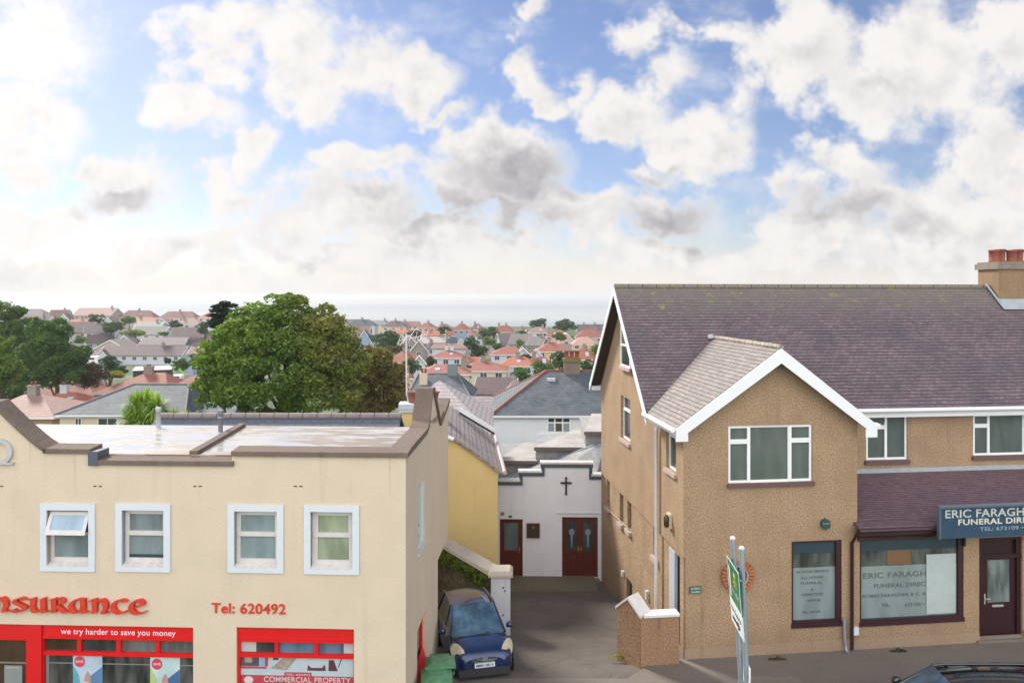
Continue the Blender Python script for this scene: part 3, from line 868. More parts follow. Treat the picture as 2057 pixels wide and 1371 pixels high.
    dk = MB(); dk.poly([(c0[0] + rad * .59 * math.cos(2 * math.pi * i / n), -.008, c0[1] + rad * .59 * math.sin(2 * math.pi * i / n)) for i in range(n)]); dk.build('pane', glass_mat('porthole_pane', (.03, .06, .09), .1), ring)
    # --- plaques, alarm, lamps, boxes
    c1 = F.front(1659, 1052, -.06)
    hx = MB(); rr = .135
    pr = [(c1[0] + rr * math.cos(math.radians(30 + 60 * i)) * .95, c1[1] + rr * math.sin(math.radians(30 + 60 * i))) for i in range(6)]
    hx.hexa([(x, 0, z) for x, z in pr], [(x, -.08, z) for x, z in pr])
    ho = hx.build('alarm_box', plain('dark_green_alarm', (.02, .065, .05), .5), R)
    text(ho, "SECURITY", lambda x, y, z: (x, -.082 + y * .3, z), c1[0] - .09, c1[0] + .09, c1[1] + .0, .035, plain('pale_green_print', (.3, .45, .4), .5), 'print')
    a_, zt_ = F.front(1384, 1177, 0); b2, zb_ = F.front(1408, 1190, 0)
    pq = MB().box(a_, b2, -.03, 0, zb_, zt_).build('plaque', plain('dark_green_plaque', (.06, .10, .085), .5), R)
    pg = plain('mint_print', (.35, .5, .42), .5)
    for s_, zz in (("QUEENS", zt_ - .065), ("CHAMBERS", zb_ + .02)):
        text(pq, s_, lambda x, y, z: (x, -.032 + y * .3, z), a_ + .03, b2 - .03, zz, .045, pg, 'print', bold=.03)
    va, za = F.side(1347, 1045)
    al = MB(TS); al.box(va - .1, va + .12, -.07, 0, za - .18, za + .18); alo = al.build('outside_light', plain('cream_plastic', (.6, .5, .36), .5), R)
    al = MB(TS); al.lathe([(.03, -.16), (.07, -.1), (.075, .1), (.03, .16)], (va - .04, -.12, za), 8); al.build('lens', plain('dark_brass_cover', (.05, .04, .02), .3), alo)
    va, za = F.side(1299, 1194)
    MB(TS).box(va - .06, va + .06, -.03, .05, za - .12, za + .12).build('vent_cover', plain('pale_vent', (.5, .52, .5), .6), R)
    va, za = F.side(1250, 1151)
    MB(TS).box(va - .06, va + .06, -.03, .05, za - .08, za + .08).build('vent_cover', plain('pale_vent', (.5, .52, .5), .6), R)
    a_, zt_ = F.front(1712, 1259, -.05); b2, zb_ = F.front(1724, 1274, -.05)
    MB().box(a_ + .02, b2, -.08, 0, zb_, zt_).build('meter_box', plain('blue_white_plastic', (.62, .66, .72), .5), R)
    # moulded string line
    cb = MB(TS); cb.tube([(F.side(1208, 1012)[0], -.0, F.side(1208, 1010)[1]), (F.side(1262, 1062)[0], .02, F.side(1262, 1062)[1])], .015, 5); cb.build('cable', plain('pinkish_concrete_sill', (.42, .33, .29), .7), R)
    return R
brown_building()

# boundary stub wall beside the brown building
def stub_wall():
    p0 = Vector(((1285 - CX) / FP * 17.45, 17.45)); p1 = Vector(((1240 - CX) / FP * 18.0, 18.0))
    dirw = Vector((math.cos(BR.a), math.sin(BR.a)))
    pe = p0 + dirw * ((1367 - 1285) / FP * 17.5)
    R = empty('boundary_wall', (p0.x, p0.y, 0), BR.a, label='low brown pebble-dashed wall with white coping and peaked end pier', cat='wall')
    loc = lambda p: ((p.x - p0.x) * math.cos(BR.a) + (p.y - p0.y) * math.sin(BR.a), -(p.x - p0.x) * math.sin(BR.a) + (p.y - p0.y) * math.cos(BR.a))
    e = loc(pe)[0]; a = loc(p1)
    th = .24; zt = 1.13; pk = 1.46
    w = MB()
    w.box(0.02, e, 0, th, -.1, zt)
    # end pier, turned toward the drive
    nrm = Vector((a[1], -a[0])).normalized() * th
    mid = (a[0] / 2, a[1] / 2)
    w.hexa([(0, 0, -.1), (th * 1.1, th, -.1), (a[0] + th * 1.1, a[1] + th * .6, -.2), (a[0], a[1], -.2)], [(0, 0, zt), (th * 1.1, th, zt), (a[0] + th * 1.1, a[1] + th * .6, zt), (a[0], a[1], zt)])
    w.hexa([(0, 0, zt), (th * 1.1, th, zt), (a[0] + th * 1.1, a[1] + th * .6, zt), (a[0], a[1], zt)], [(mid[0] + .02, mid[1] - .02, pk), (mid[0] + th, mid[1] + th * .8, pk), (mid[0] + th - .03, mid[1] + th * .8 + .02, pk), (mid[0] - .02, mid[1] + .02, pk)])
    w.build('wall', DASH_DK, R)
    c = MB(); o = .035
    c.box(.1, e, -o, th + o, zt, zt + .06)
    def strip(A, B, za, zb):
        nx, ny = th * 1.15 + .03, th * .9 + .03
        c.hexa([(A[0] - o, A[1] - o, za), (B[0] - o, B[1] - o, zb), (B[0] + nx, B[1] + ny, zb), (A[0] + nx, A[1] + ny, za)],
               [(A[0] - o, A[1] - o, za + .06), (B[0] - o, B[1] - o, zb + .06), (B[0] + nx, B[1] + ny, zb + .06), (A[0] + nx, A[1] + ny, za + .06)])
    strip((0.03, -.02), mid, zt, pk); strip((a[0] - .02, a[1] + .02), mid, zt, pk)
    c.build('coping', plain('white_coping_paint', (.66, .63, .60), .6, var=.15, scale=8), R)
stub_wall()

# ================================================================ cream insurance office
CR = Frame((815 - CX) / FP * 13.9, 13.9, -math.atan(.041))
CREAM = render_mat('cream_render', (.61, .515, .395), .10, 40, (.36, .30, .22), .26, .25, .08, .006, drips=5.9)
COPE = render_mat('brown_coping_stone', (.17, .13, .105), .3, 45, (.07, .06, .05), .5, .6, .2)
def uncial(ch):
    """pen strokes of half-uncial letters, x-height 1"""
    return {
        'i': (.42, [[(.02, .86), (.14, .96), (.2, .9), (.2, .1), (.3, .02), (.4, .1)]]),
        'n': (.92, [[(.0, .84), (.12, .96), (.2, .88), (.2, .0)], [(.2, .62), (.36, .9), (.58, .96), (.74, .72), (.76, .36), (.66, .04), (.82, .0)]]),
        's': (.78, [[(.66, .86), (.42, .98), (.16, .84), (.22, .62), (.5, .46), (.66, .26), (.5, .03), (.22, .0), (.04, .12)]]),
        'u': (.88, [[(.0, .88), (.1, .96), (.16, .84), (.12, .4), (.2, .08), (.4, .0), (.6, .14), (.68, .3)], [(.66, .98), (.68, .1), (.78, .0), (.88, .06)]]),
        'r': (.84, [[(.02, .9), (.14, .96), (.18, .84), (.18, .0)], [(.18, .9), (.44, 1.0), (.64, .84), (.56, .6), (.26, .48)], [(.34, .48), (.56, .24), (.7, .04), (.84, .0)]]),
        'a': (.9, [[(.66, .94), (.36, .96), (.1, .7), (.06, .34), (.22, .03), (.44, .02), (.6, .2), (.68, .5)], [(.66, .98), (.68, .5), (.7, .08), (.86, .02)]]),
        'c': (.76, [[(.7, .84), (.5, .97), (.26, .9), (.08, .6), (.1, .26), (.32, .02), (.56, .02), (.7, .16)]]),
        'e': (.76, [[(.12, .46), (.5, .52), (.66, .68), (.54, .94), (.3, .94), (.1, .66), (.08, .3), (.28, .03), (.54, .01), (.72, .14)]]),
    }[ch]
def pen_text(mb, word, u0, u1, z0, h, y0, y1):
    tot = sum(uncial(c)[0] + .16 for c in word)
    sx = (u1 - u0) / tot
    x = u0; e = 0
    for c in word:
        wd, strokes = uncial(c)
        for st in strokes:
            P = [Vector(p) for p in st]
            S = []
            for i in range(len(P) - 1):
                a, b = P[i], P[i + 1]; pa = P[max(i - 1, 0)]; pb = P[min(i + 2, len(P) - 1)]
                for k in range(5):
                    t = k / 5
                    S.append(.5 * ((2 * a) + (-pa + b) * t + (2 * pa - 5 * a + 4 * b - pb) * t * t + (-pa + 3 * a - 3 * b + pb) * t ** 3))
            S.append(P[-1])
            nib = Vector((.13, .055))
            for a, b in zip(S, S[1:]):
                d = (b - a)
                if d.length < 1e-4: continue
                d = d.normalized() * .015
                e = (e + 1) % 7
                q = [a - nib - d, a + nib - d, b + nib + d, b - nib + d]
                q = [(x + p.x * sx, z0 + p.y * h) for p in q]
                mb.hexa([(p[0], y1, p[1]) for p in q], [(p[0], y0 - e * .0012, p[1]) for p in q])
        x += (wd + .16) * sx
def cream_building():
    F = CR
    R = F.root('insurance_office', label='cream rendered insurance office with flat roof, stepped parapet and red shopfronts', cat='building')
    f = F.front
    UL = -15.0
    zc = f(815, 905)[1]                     # parapet top at the corner
    zs = f(330, 921)[1]                     # lowered middle of the parapet
    us0, us1 = f(184, 915)[0], f(466, 915)[0]
    ur0 = f(95, 890)[0]; zr0 = zc + .02
    ur1 = f(-8, 800)[0]; zr1 = f(-8, 806)[1]
    wins = []
    for x0, y0, x1, y1 in ((82, 1010, 192, 1147), (233, 1010, 343, 1148), (458, 1012, 570, 1150), (611, 1013, 722, 1153)):
        a, zt = f(x0, y0); b, zb = f(x1, y1)
        wins.append((a, b, zb, zt))
    g = .125
    holes = [(a + g, b - g, c + g * .7, d - g) for a, b, c, d in wins]
    sa, szt = f(-150, 1249)[0], f(200, 1256)[1]
    s1 = (sa, f(388, 1260)[0], .12, szt)
    s2 = (f(475, 1260)[0], f(711, 1260)[0], .5, f(600, 1261)[1])
    w = MB()
    T = .30
    def upper(mb, y):
        mb.wall(ur0, us0, 4.9, zc - .10, y); mb.wall(us0, us1, 4.9, zs - .1, y); mb.wall(us1, 0, 4.9, zc - .1, y)
        mb.poly([(UL, y, 4.9), (ur0, y, 4.9), (ur0, y, zc - .1), (ur1, y, zr1 - .1), (ur1 - 1.2, y, zr1 - .1), (UL, y, zc)])
    w.wall(UL, 0, 0, 4.9, 0, holes + [s1, s2], .16)
    upper(w, 0)
    VB = 4.25; VU = 6.25
    # side wall (faces the drive) with its upper storey running further back
    TSd = lambda a, b, z: (-b, a, z)
    sw = (F.side(840, 1000)[0], F.side(853, 1000)[0], F.side(846, 1100)[1], F.side(846, 968)[1])
    rw = (F.side(838, 1290)[0], F.side(858, 1290)[0], .55, F.side(848, 1241)[1])
    s = MB(TSd)
    s.wall(0, VB, -.5, zc - .1, 0, [sw, rw], .16)
    zcut = F.side(899, 1080)[1]; zcut2 = F.side(878, 1128)[1]
    s.poly([(VB, 0, zcut2), (VU, 0, zcut), (VU, 0, zc - .1), (VB, 0, zc - .1)])
    s.poly([(VB, 0, -.5), (VB, T, -.5), (VB, T, zcut2), (VB, 0, zcut2)])
    s.poly([(VB, 0, zcut2), (VB, T, zcut2), (VU, T, zcut), (VU, 0, zcut)])
    s.poly([(VU, 0, zcut), (VU, T, zcut), (VU, T, zc - .1), (VU, 0, zc - .1)])
    # ogee rising parapet on the side
    v1, v2, v3, v4 = 2.35, 3.15, 3.45, 4.55
    zp = F.side(868, 778)[1]; zv = F.side(884, 843)[1]
    prof = [(v1, zc), (v1 + .35, zc + .12), (v2 - .25, zc + .42), (v2, zp), (v3, zp), (v4, zv), (v4 + .1, zv), (VU, zc + .12)]
    for y in (0, T):
        pts = [(a, y, z - .06) for a, z in prof]
        s.poly([(v1, y, zc - .12)] + pts + [(VU, y, zc - .12)])
    w.v += [tuple(x) for x in s.v]; base = len(w.v) - len(s.v)
    w.f += [[i + base for i in q] for q in s.f]; w.m += s.m; w.sm += s.sm
    w.poly([(UL, 0, 0), (UL, VB, 0), (UL, VB, zc), (UL, 0, zc)])
    w.poly([(UL, T, 4.9), (0, T, 4.9), (0, T, zc - .15), (UL, T, zc - .15)][::-1]) if False else None
    upper(w, T)
    w.poly([(-T, 3.44, -.5), (UL, 3.44, -.5), (UL, 3.44, 5.42), (-T, 3.44, 5.42)])
    w.build('wall', CREAM, R)
    # coping
    c = MB(); o = .05; t = .12
    def cap(a, b, za, zb):
        c.hexa([(a, -o, za - t), (b, -o, zb - t), (b, T + o, zb - t), (a, T + o, za - t)], [(a, -o, za - .03), (b, -o, zb - .03), (b, T + o, zb), (a, T + o, za)])
    cap(us1, o, zc, zc); cap(us0 - .03, us1 + .04, zs, zs); cap(ur0 - .06, us0 + .0, zr0, zr0)
    n = 6
    for i in range(n):
        a0, a1 = i / n, (i + 1) / n
        e = lambda t_: zr0 + (zr1 - zr0) * (t_ ** 1.15)
        cap(ur0 + (ur1 - ur0) * a1, ur0 + (ur1 - ur0) * a0, e(a1), e(a0))
    cap(ur1 - 1.2, ur1, zr1, zr1)
    def scap(a, za, b, zb):
        c.hexa([(o, a, za - t), (o, b, zb - t), (-T - o, b, zb - t), (-T - o, a, za - t)], [(o, a, za), (o, b, zb), (-T - o, b, zb), (-T - o, a, za)])
    pr = [(T + o, zc)] + prof
    for (a, za), (b, zb) in zip(pr, pr[1:]): scap(a, za, b, zb)
    c.build('coping', COPE, R)
    lead = MB(); lead.box(us0 - .035, us0 + .15, -o - .01, T + .02, zs - .13, zc - .05); lead.build('flashing', plain('slate_blue_flashing', (.085, .10, .13), .5, metal=.2), R)
    # flat roof, wet
    rm, k, p, out = new_mat('wet_roofing_felt')
    co = k.new('ShaderNodeTexCoord').outputs['Object']
    a = k.noise(k.mapv(co, (.42, 1.7, 1), (3, 1, 0)), 1.7, 4, .6)
    dry = k.ss(a, .47, .55)
    k.put(p.inputs['Base Color'], k.mix(dry, (.42, .38, .35), (.17, .13, .095)))  # wet areas painted paler to imitate the white sky they mirror
    k.put(p.inputs['Roughness'], k.ss(dry, 0, 1, .22, .6))
    p.inputs['Specular IOR Level'].default_value = .9
    k.put(p.inputs['Coat Weight'], k.ss(dry, 0, 1, .8, .0)); p.inputs['Coat Roughness'].default_value = .10; p.inputs['Coat IOR'].default_value = 1.7
    zroof = H - 2.99 - .08
    fr = MB(); fr.box(UL, -T, T, 3.45, zroof - .15, zroof)
    fro = fr.build('flat_roof', rm, R)
    cu = MB(); xb = f(365, 915)[0]; xe = F.front(480, 858, 3.4)[0]
    cu.hexa([(xb, T, zroof - .01), (xb + .16, T, zroof - .01), (xe + .16, 3.4, zroof - .01), (xe, 3.4, zroof - .01)], [(xb, T, zroof + .07), (xb + .16, T, zroof + .07), (xe + .16, 3.4, zroof + .07), (xe, 3.4, zroof + .07)])
    cu.build('roof_curb', COPE, fro)
    # flues
    for (px, yt, yb, r_, m, nm) in ((318, 817, 872, .052, plain('pale_flue_paint', (.42, .47, .52), .4), 1), (443, 824, 884, .05, plain('grey_flue', (.17, .19, .22), .5), 2)):
        u, _ = F.front(px, 840, 3.2); vv = 3.2 if nm == 1 else 2.7
        u, _ = F.front(px, 840, vv); ztp = F.front(px, yt, vv)[1]
        fl = MB(); fl.lathe([(r_, 0), (r_, ztp - zroof - .1), (r_ * 1.25, ztp - zroof - .1), (r_ * 1.25, ztp - zroof)], (u, vv, zroof - .01), 12)
        if nm == 2: fl.lathe([(r_ * 1.5, ztp - zroof - .16), (r_ * .7, ztp - zroof - .08), (r_ * 1.3, ztp - zroof + .02)], (u, vv, zroof - .01), 12)
        fl.build('flue', m, R, label='pale cylindrical flue' if nm == 1 else 'dark grey cowled flue')
    # windows
    G1 = glass_mat('net_curtain_pane', (.21, .27, .285), .1, slat=.0, blotch=.15)
    G2 = glass_mat('painted_sky_reflection_pane', (.26, .36, .46), .1, blotch=.15)  # pale blue sky reflection painted into the pane colour
    G3 = glass_mat('green_curtain_pane', (.26, .31, .21), .12, blotch=.25)
    G4 = glass_mat('grey_green_pane', (.165, .215, .22), .1, blotch=.2)
    SUR = plain('white_surround_paint', (.60, .65, .70), .55, var=.06)
    FR = plain('off_white_timber', (.60, .57, .55), .5, var=.12, scale=8)
    for i, (rct, h) in enumerate(zip(wins, holes)):
        a, b, c_, d = rct
        sr_ = MB(); sr_.wall(a, b, c_, d, -.03, [h], .17); sr_.poly([(a, -.03, c_), (a, 0, c_), (b, 0, c_), (b, -.03, c_)]); sr_.poly([(a, -.03, d), (a, 0, d), (b, 0, d), (b, -.03, d)])
        sr_.poly([(a, -.03, c_), (a, -.03, d), (a, 0, d), (a, 0, c_)]); sr_.poly([(b, -.03, c_), (b, -.03, d), (b, 0, d), (b, 0, c_)])
        ha, hb, hc, hd = h
        mid_ = .50
        panes = {0: [G2, G4], 1: [G4, G4], 2: [G1, G1], 3: [G3, G3]}[i]
        fw = .07 if i != 3 else .10
        wdo = MB(); zz = hc + .06
        zm = zz + (hd - .04 - zz) * .56
        up_h = (ha + fw + .01, hb - fw - .01, zm + .05, hd - .10)
        lo_h = (ha + fw, hb - fw, zz + .08, zm - .03)
        if i == 0: wdo.wall(ha, hb, zz, zm + .02, .10, [lo_h], .04)
        else: wdo.wall(ha, hb, zz, hd, .10, [up_h, lo_h], .04)
        if i != 0: wdo.box(ha + .02, hb - .02, .085, .098, zm - .035, zm + .05)
        wo = wdo.build('window', FR, R)
        sr_.build('window_surround', SUR, wo)
        sl = MB(); sl.hexa([(ha, -.028, hc), (hb, -.028, hc), (hb, .12, hc), (ha, .12, hc)], [(ha, -.028, hc + .02), (hb, -.028, hc + .02), (hb, .12, hc + .07), (ha, .12, hc + .07)]); sl.build('sill', DIRTY_WHITE, wo)
        MB().box(lo_h[0] - .01, lo_h[1] + .01, .125, .135, lo_h[2] - .01, lo_h[3] + .01).build('pane', panes[1], wo)
        if i == 1: MB().box(lo_h[0], lo_h[1], .115, .12, lo_h[2], lo_h[2] + .06).build('blind', plain('dark_blue_pelmet', (.02, .045, .06), .5), wo)
        if i: MB().box(up_h[0] - .01, up_h[1] + .01, .125, .135, up_h[2] - .01, up_h[3] + .01).build('pane', panes[0], wo)
        else:
            # top-hung light pushed open at the bottom
            L = hd - .04 - zm; ang = math.radians(24)
            TT = lambda x, y, z: (x, .06 - (hd - .04 - z) * math.sin(ang) + y * math.cos(ang), hd - .04 - (hd - .04 - z) * math.cos(ang) - y * math.sin(ang) * 0)
            sh = MB(TT); sh.wall(ha + .02, hb - .02, hd - .04 - L, hd - .04, 0, [(ha + .09, hb - .09, hd - .04 - L + .08, hd - .11)], .035)
            sh.box(ha + .02, hb - .02, -.004, .036, hd - .05 - L, hd - .035 - L)
            sh.build('sash', FR, wo, label='top sash propped open')
            MB(TT).box(ha + .08, hb - .08, .012, .02, hd - .04 - L + .07, hd - .10).build('pane', G2, wo)
            MB().box(ha, hb, .12, .14, zm, hd).build('blind', plain('dark_room_behind_sash', (.12, .13, .14), .8), wo)  # not a blind: dark sheet painted as the unlit room behind the open sash
    # side window
    window(R, lambda a, y, z: (-y, a, z), *sw, [(0, 1, 0, .25), (0, 1, .25, 1)], glass_mat('pale_side_pane', (.42, .52, .58), .12), frame=SUR, fw=.05, y=.04, dep=.06, sill=(.03, .03, .05), sillmat=DIRTY_WHITE)
    # wall vents and stains
    for px in (-2, 196, 397, 599):
        u, z = f(px, 976)
        v_ = MB()
        v_.box(u - .085, u - .02, -.004, .0, z - .012, z + .012); v_.box(u + .02, u + .085, -.004, 0, z - .012, z + .012)
        v_.build('wall_vent', plain('dark_vent_slot', (.10, .085, .065), .8), R)
    # raised emblem at the left gable end
    em = MB(); cx_, cz_ = f(2, 906); ro, ri = .245, .165; n = 24
    for i in range(n):
        t0, t1 = math.pi * (-.42 + 1.3 * i / n), math.pi * (-.42 + 1.3 * (i + 1) / n)
        q = [(cx_ + r_ * math.cos(t_), cz_ + r_ * math.sin(t_)) for r_, t_ in ((ri, t0), (ro, t0), (ro, t1), (ri, t1))]
        em.hexa([(x, 0, z) for x, z in q], [(x, -.05, z) for x, z in q])
    em.box(cx_ - .3, cx_ + .265, -.06, 0, cz_ - .24, cz_ - .20)
    em.build('relief_emblem', plain('pale_grey_relief', (.44, .45, .45), .6), R)
    # lettering
    REDL = plain('red_sign_letters', (.60, .045, .018), .45)
    ua = f(-36, 1213)[0]; ub_ = f(300, 1213)[0]
    zb_ = f(150, 1227)[1]; hh = f(150, 1199)[1] - zb_
    lm = MB(); pen_text(lm, 'insurance', ua, ub_, zb_, hh, -.07, -.005)
    lm.build('lettering', REDL, R)
    a, z = f(426, 1229); b, _ = f(574, 1229)
    text(R, "Tel: 620492", lambda x, y, z_: (x, -.004 + y, z_), a, b, z, .185, REDL, bold=.012, t=.02)
    # --- shopfronts
    def glazing(px0, px1, y0, y1, o, m, yv=.13):
        a_, zt_ = f(px0, y0, 0.05); b_, zb2 = f(px1, y1, 0.05)
        MB().box(a_, b_, yv, yv + .012, zb2, zt_).build('pane', m, o)
    PD = glass_mat('dark_office_pane', (.045, .045, .045), .08, blotch=.5)
    PG = glass_mat('grey_office_pane', (.11, .115, .115), .1, blotch=.35)
    PB = glass_mat('blue_office_pane', (.09, .13, .19), .1, blotch=.4)
    PBR = glass_mat('brown_office_pane', (.055, .035, .02), .1, blotch=.3)
    fx = lambda px: f(px, 1300)[0]
    fz = lambda py, px=200: f(px, py)[1]
    a, b, c_, d = s1
    zt1, zt2 = fz(1286), fz(1311); zl1 = fz(1319)
    tr = [(85, 152), (160, 231), (240, 311), (318, 386)]
    hl = [(fx(x0), fx(x1), zt2, zt1) for x0, x1 in tr] + [(fx(85), fx(386), .7, zl1), (a + .1, fx(52), .3, fz(1290)), ]
    sf = MB(); sf.wall(a, b, c_, d, .04, hl, .08)
    sf.box(fx(52) + .0, fx(83), .0, .035, c_, d)
    sf.box(fx(84), b, .015, .036, fz(1284) - .0, fz(1279))
    so = sf.build('shopfront', RED, R)
    for i, h in enumerate(hl[:4]): MB().box(h[0] - .01, h[1] + .01, .10, .112, h[2] - .01, h[3] + .01).build('pane', [PBR, PD, PG, PG][i], so)
    h = hl[4]; MB().box(h[0] - .01, h[1] + .01, .10, .112, h[2] - .01, h[3] + .01).build('pane', glass_mat('office_display_pane', (.07, .072, .068), .08, blotch=.7), so)
    h = hl[5]; MB().box(h[0] - .01, h[1] + .01, .10, .112, h[2] - .01, h[3] + .01).build('pane', PBR, so)
    st = MB(); st.box(fx(86), fx(92), .09, .099, .7, zl1 - .0); st.box(fx(85), fx(386), .092, .098, fz(1338), fz(1336)); st.box(a, fx(52), .092, .098, fz(1340), fz(1337)); st.build('window_rail', plain('grey_trim', (.2, .2, .19), .5), so)
    nt = MB(); nt.box(fx(2), fx(38), .088, .097, fz(1400), fz(1344)); nto = nt.build('notice', plain('grey_notice_card', (.22, .25, .24), .5), so)
    an, bn = fx(5), fx(32)
    text(nto, "OPENING", lambda x, y, z_: (x, .086 + y * .2, z_), an, bn, fz(1350), .035, plain('pale_print', (.5, .55, .52), .5), 'print')
    tx = MB()
    text(so, "we try harder to save you money", lambda x, y, z_: (x, .036 + y * .4, z_), fx(120), fx(351), fz(1275), .105, plain('pinkish_white_letters', (.78, .60, .66), .5), bold=.012)
    # posters in the window
    def poster(px0, px1, py0, cols):
        a_, b_ = fx(px0), fx(px1); z1 = fz(py0); z0 = z1 - .95
        po = MB().box(a_, b_, .085, .095, z0, z1).build('poster', plain(cols[0], cols[1], .5, var=.3, scale=3), so)
        wd = b_ - a_
        s_ = MB(); s_.poly([(a_, .083, z0), (a_ + wd * .35, .083, z0), (a_ + wd * .2, .083, z1 - .38), (a_, .083, z1 - .2)], 0)
        s_.poly([(b_, .083, z0), (b_ - wd * .4, .083, z0), (b_ - wd * .45, .083, z1 - .42), (b_, .083, z1 - .22)], 1)
        s_.poly([(a_ + wd * .38, .0825, z1 - .5), (a_ + wd * .62, .0825, z1 - .52), (a_ + wd * .58, .0825, z1 - .36), (a_ + wd * .5, .0825, z1 - .30), (a_ + wd * .42, .0825, z1 - .38)], 2)
        s_.build('picture', [cols[2], cols[3], plain('poster_skin_tone', (.42, .26, .2), .6)], po)
        rr = .105; cc = (a_ + wd * .23, z1 - .13)
        dd = MB(); dd.poly([(cc[0] + rr * math.cos(2 * math.pi * i / 20), .081, cc[1] + rr * math.sin(2 * math.pi * i / 20)) for i in range(20)]); dd.build('badge', plain('crimson_badge', (.55, .05, .09), .5), po)
        text(po, "SAVE", lambda x, y, z_: (x, .0795 + y * .1, z_), cc[0] - .075, cc[0] + .075, cc[1] - .02, .045, plain('pinkish_white_letters', (.78, .60, .66), .5), 'print', bold=.02)
    poster(141, 200, 1319, ('poster_pale_blue', (.42, .52, .62), plain('poster_teal', (.10, .33, .42), .6), plain('poster_blue', (.09, .20, .38), .6)))
    poster(297, 357, 1321, ('poster_pale_green', (.46, .60, .62), plain('poster_lime', (.40, .50, .20), .6), plain('poster_navy', (.06, .12, .30), .6)))
    # right-hand shopfront
    a, b, c_, d = s2
    fz2 = lambda py: f(600, py)[1]
    hl = [(fx(x0), fx(x1), fz2(1315), fz2(1291)) for x0, x1 in ((481, 550), (557, 630), (638, 709))] + [(fx(480), fx(709), .75, fz2(1323))]
    sf = MB(); sf.wall(a, b, c_, d, .04, hl, .08); sf.box(a + .02, b - .02, .018, .036, fz2(1291), fz2(1286))
    so = sf.build('shopfront', RED, R)
    for h, m in zip(hl, (PD, PB, PB, PG)):
        MB().box(h[0] - .01, h[1] + .01, .10, .112, h[2] - .01, h[3] + .01).build('pane', m, so)
    for xa, xb in ((481, 511), (688, 709)): MB().box(fx(xa), fx(xb), .088, .097, fz2(1314), fz2(1292)).build('backing_card', plain('white_backing_card', (.45, .45, .43), .6), so)
    bn = MB(); bn.box(fx(480), fx(709), .088, .096, .75, fz2(1323))
    bo = bn.build('poster', plain('banner_pale_grey', (.42, .50, .54), .5, var=.1), so)
    red2 = plain('banner_red', (.42, .05, .07), .5)
    rb = MB(); rb.box(fx(480), fx(709), .083, .087, .75, fz2(1361)); rb.box(fx(568), fx(623), .081, .0865, fz2(1361) - .01, fz2(1354)); rb.box(fx(480), fx(532), .083, .087, fz2(1348), fz2(1344)); rb.box(fx(529), fx(535), .083, .087, fz2(1343), fz2(1324)); rb.build('banner_band', red2, bo)
    ph = MB()
    ph.box(fx(480), fx(517), .083, .0865, fz2(1343), fz2(1324), 0)
    ph.poly([(fx(540), .084, fz2(1347)), (fx(572), .084, fz2(1350)), (fx(594), .084, fz2(1325)), (fx(566), .084, fz2(1325))], 1)
    ph.box(fx(545), fx(556), .0835, .0868, fz2(1330), fz2(1324), 0)
    ph.poly([(fx(614), .084, fz2(1350)), (fx(652), .084, fz2(1350)), (fx(650), .084, fz2(1337)), (fx(644), .084, fz2(1344)), (fx(622), .084, fz2(1344)), (fx(616), .084, fz2(1338))], 2)
    ph.poly([(fx(657), .084, fz2(1350)), (fx(676), .084, fz2(1350)), (fx(668), .084, fz2(1328)), (fx(658), .084, fz2(1328))], 2)
    ph.poly([(fx(676), .0835, fz2(1342)), (fx(678), .0835, fz2(1342)), (fx(685), .0835, fz2(1324)), (fx(683), .0835, fz2(1324))], 0)
    ph.lathe([(.06, -.002), (.06, .002)], (0, 0, 0), 8, 1) if False else None
    ph.box(fx(488), fx(503), .0815, .0828, fz2(1336), fz2(1325), 1)
    ph.box(fx(519), fx(529), .0815, .0865, fz2(1343), fz2(1325), 3)
    ph.build('picture', [plain('photo_dark_grey', (.08, .08, .085), .6, var=.5, scale=12), plain('photo_stone', (.34, .28, .24), .6, var=.4, scale=18), plain('photo_plum', (.10, .035, .05), .6, var=.4), plain('photo_blue', (.2, .35, .5), .6)], bo)
    wl = plain('banner_white_print', (.6, .52, .52), .5)
    text(bo, "COMMERCIAL PROPERTY", lambda x, y, z_: (x, .0825 + y * .1, z_), fx(527), fx(702), fz2(1374), .10, wl, 'print', bold=.01)
    text(bo, "TEL: 620492", lambda x, y, z_: (x, .0805 + y * .1, z_), fx(571), fx(620), fz2(1360), .03, wl, 'print', bold=.02)
    ft = MB(); ft.poly([(fx(496) + .09 * math.cos(t_ * math.pi / 8) * 1.0, .0822, fz2(1371) + .07 * math.sin(t_ * math.pi / 8)) for t_ in range(16)]); ft.build('print', wl, bo)
    # red side shop window with sloping red sill
    a, b, c_, d = rw
    sd_ = MB(lambda x, y, z: (-y, x, z)); sd_.wall(a, b, c_, d, .10, [(a + .12, b - .12, c_ + .15, d - .3)], .04)
    sd_.hexa([(a, -.0, c_), (b, -.0, c_), (b, .1, c_), (a, .1, c_)], [(a, -.0, c_ + .03), (b, -.0, c_ + .03), (b, .1, c_ + .40), (a, .1, c_ + .40)])
    sdo = sd_.build('side_shopfront', RED, R)
    MB(lambda x, y, z: (-y, x, z)).box(a + .11, b - .11, .13, .14, c_ + .14, d - .29).build('pane', PD, sdo)
    return R
cream_building()

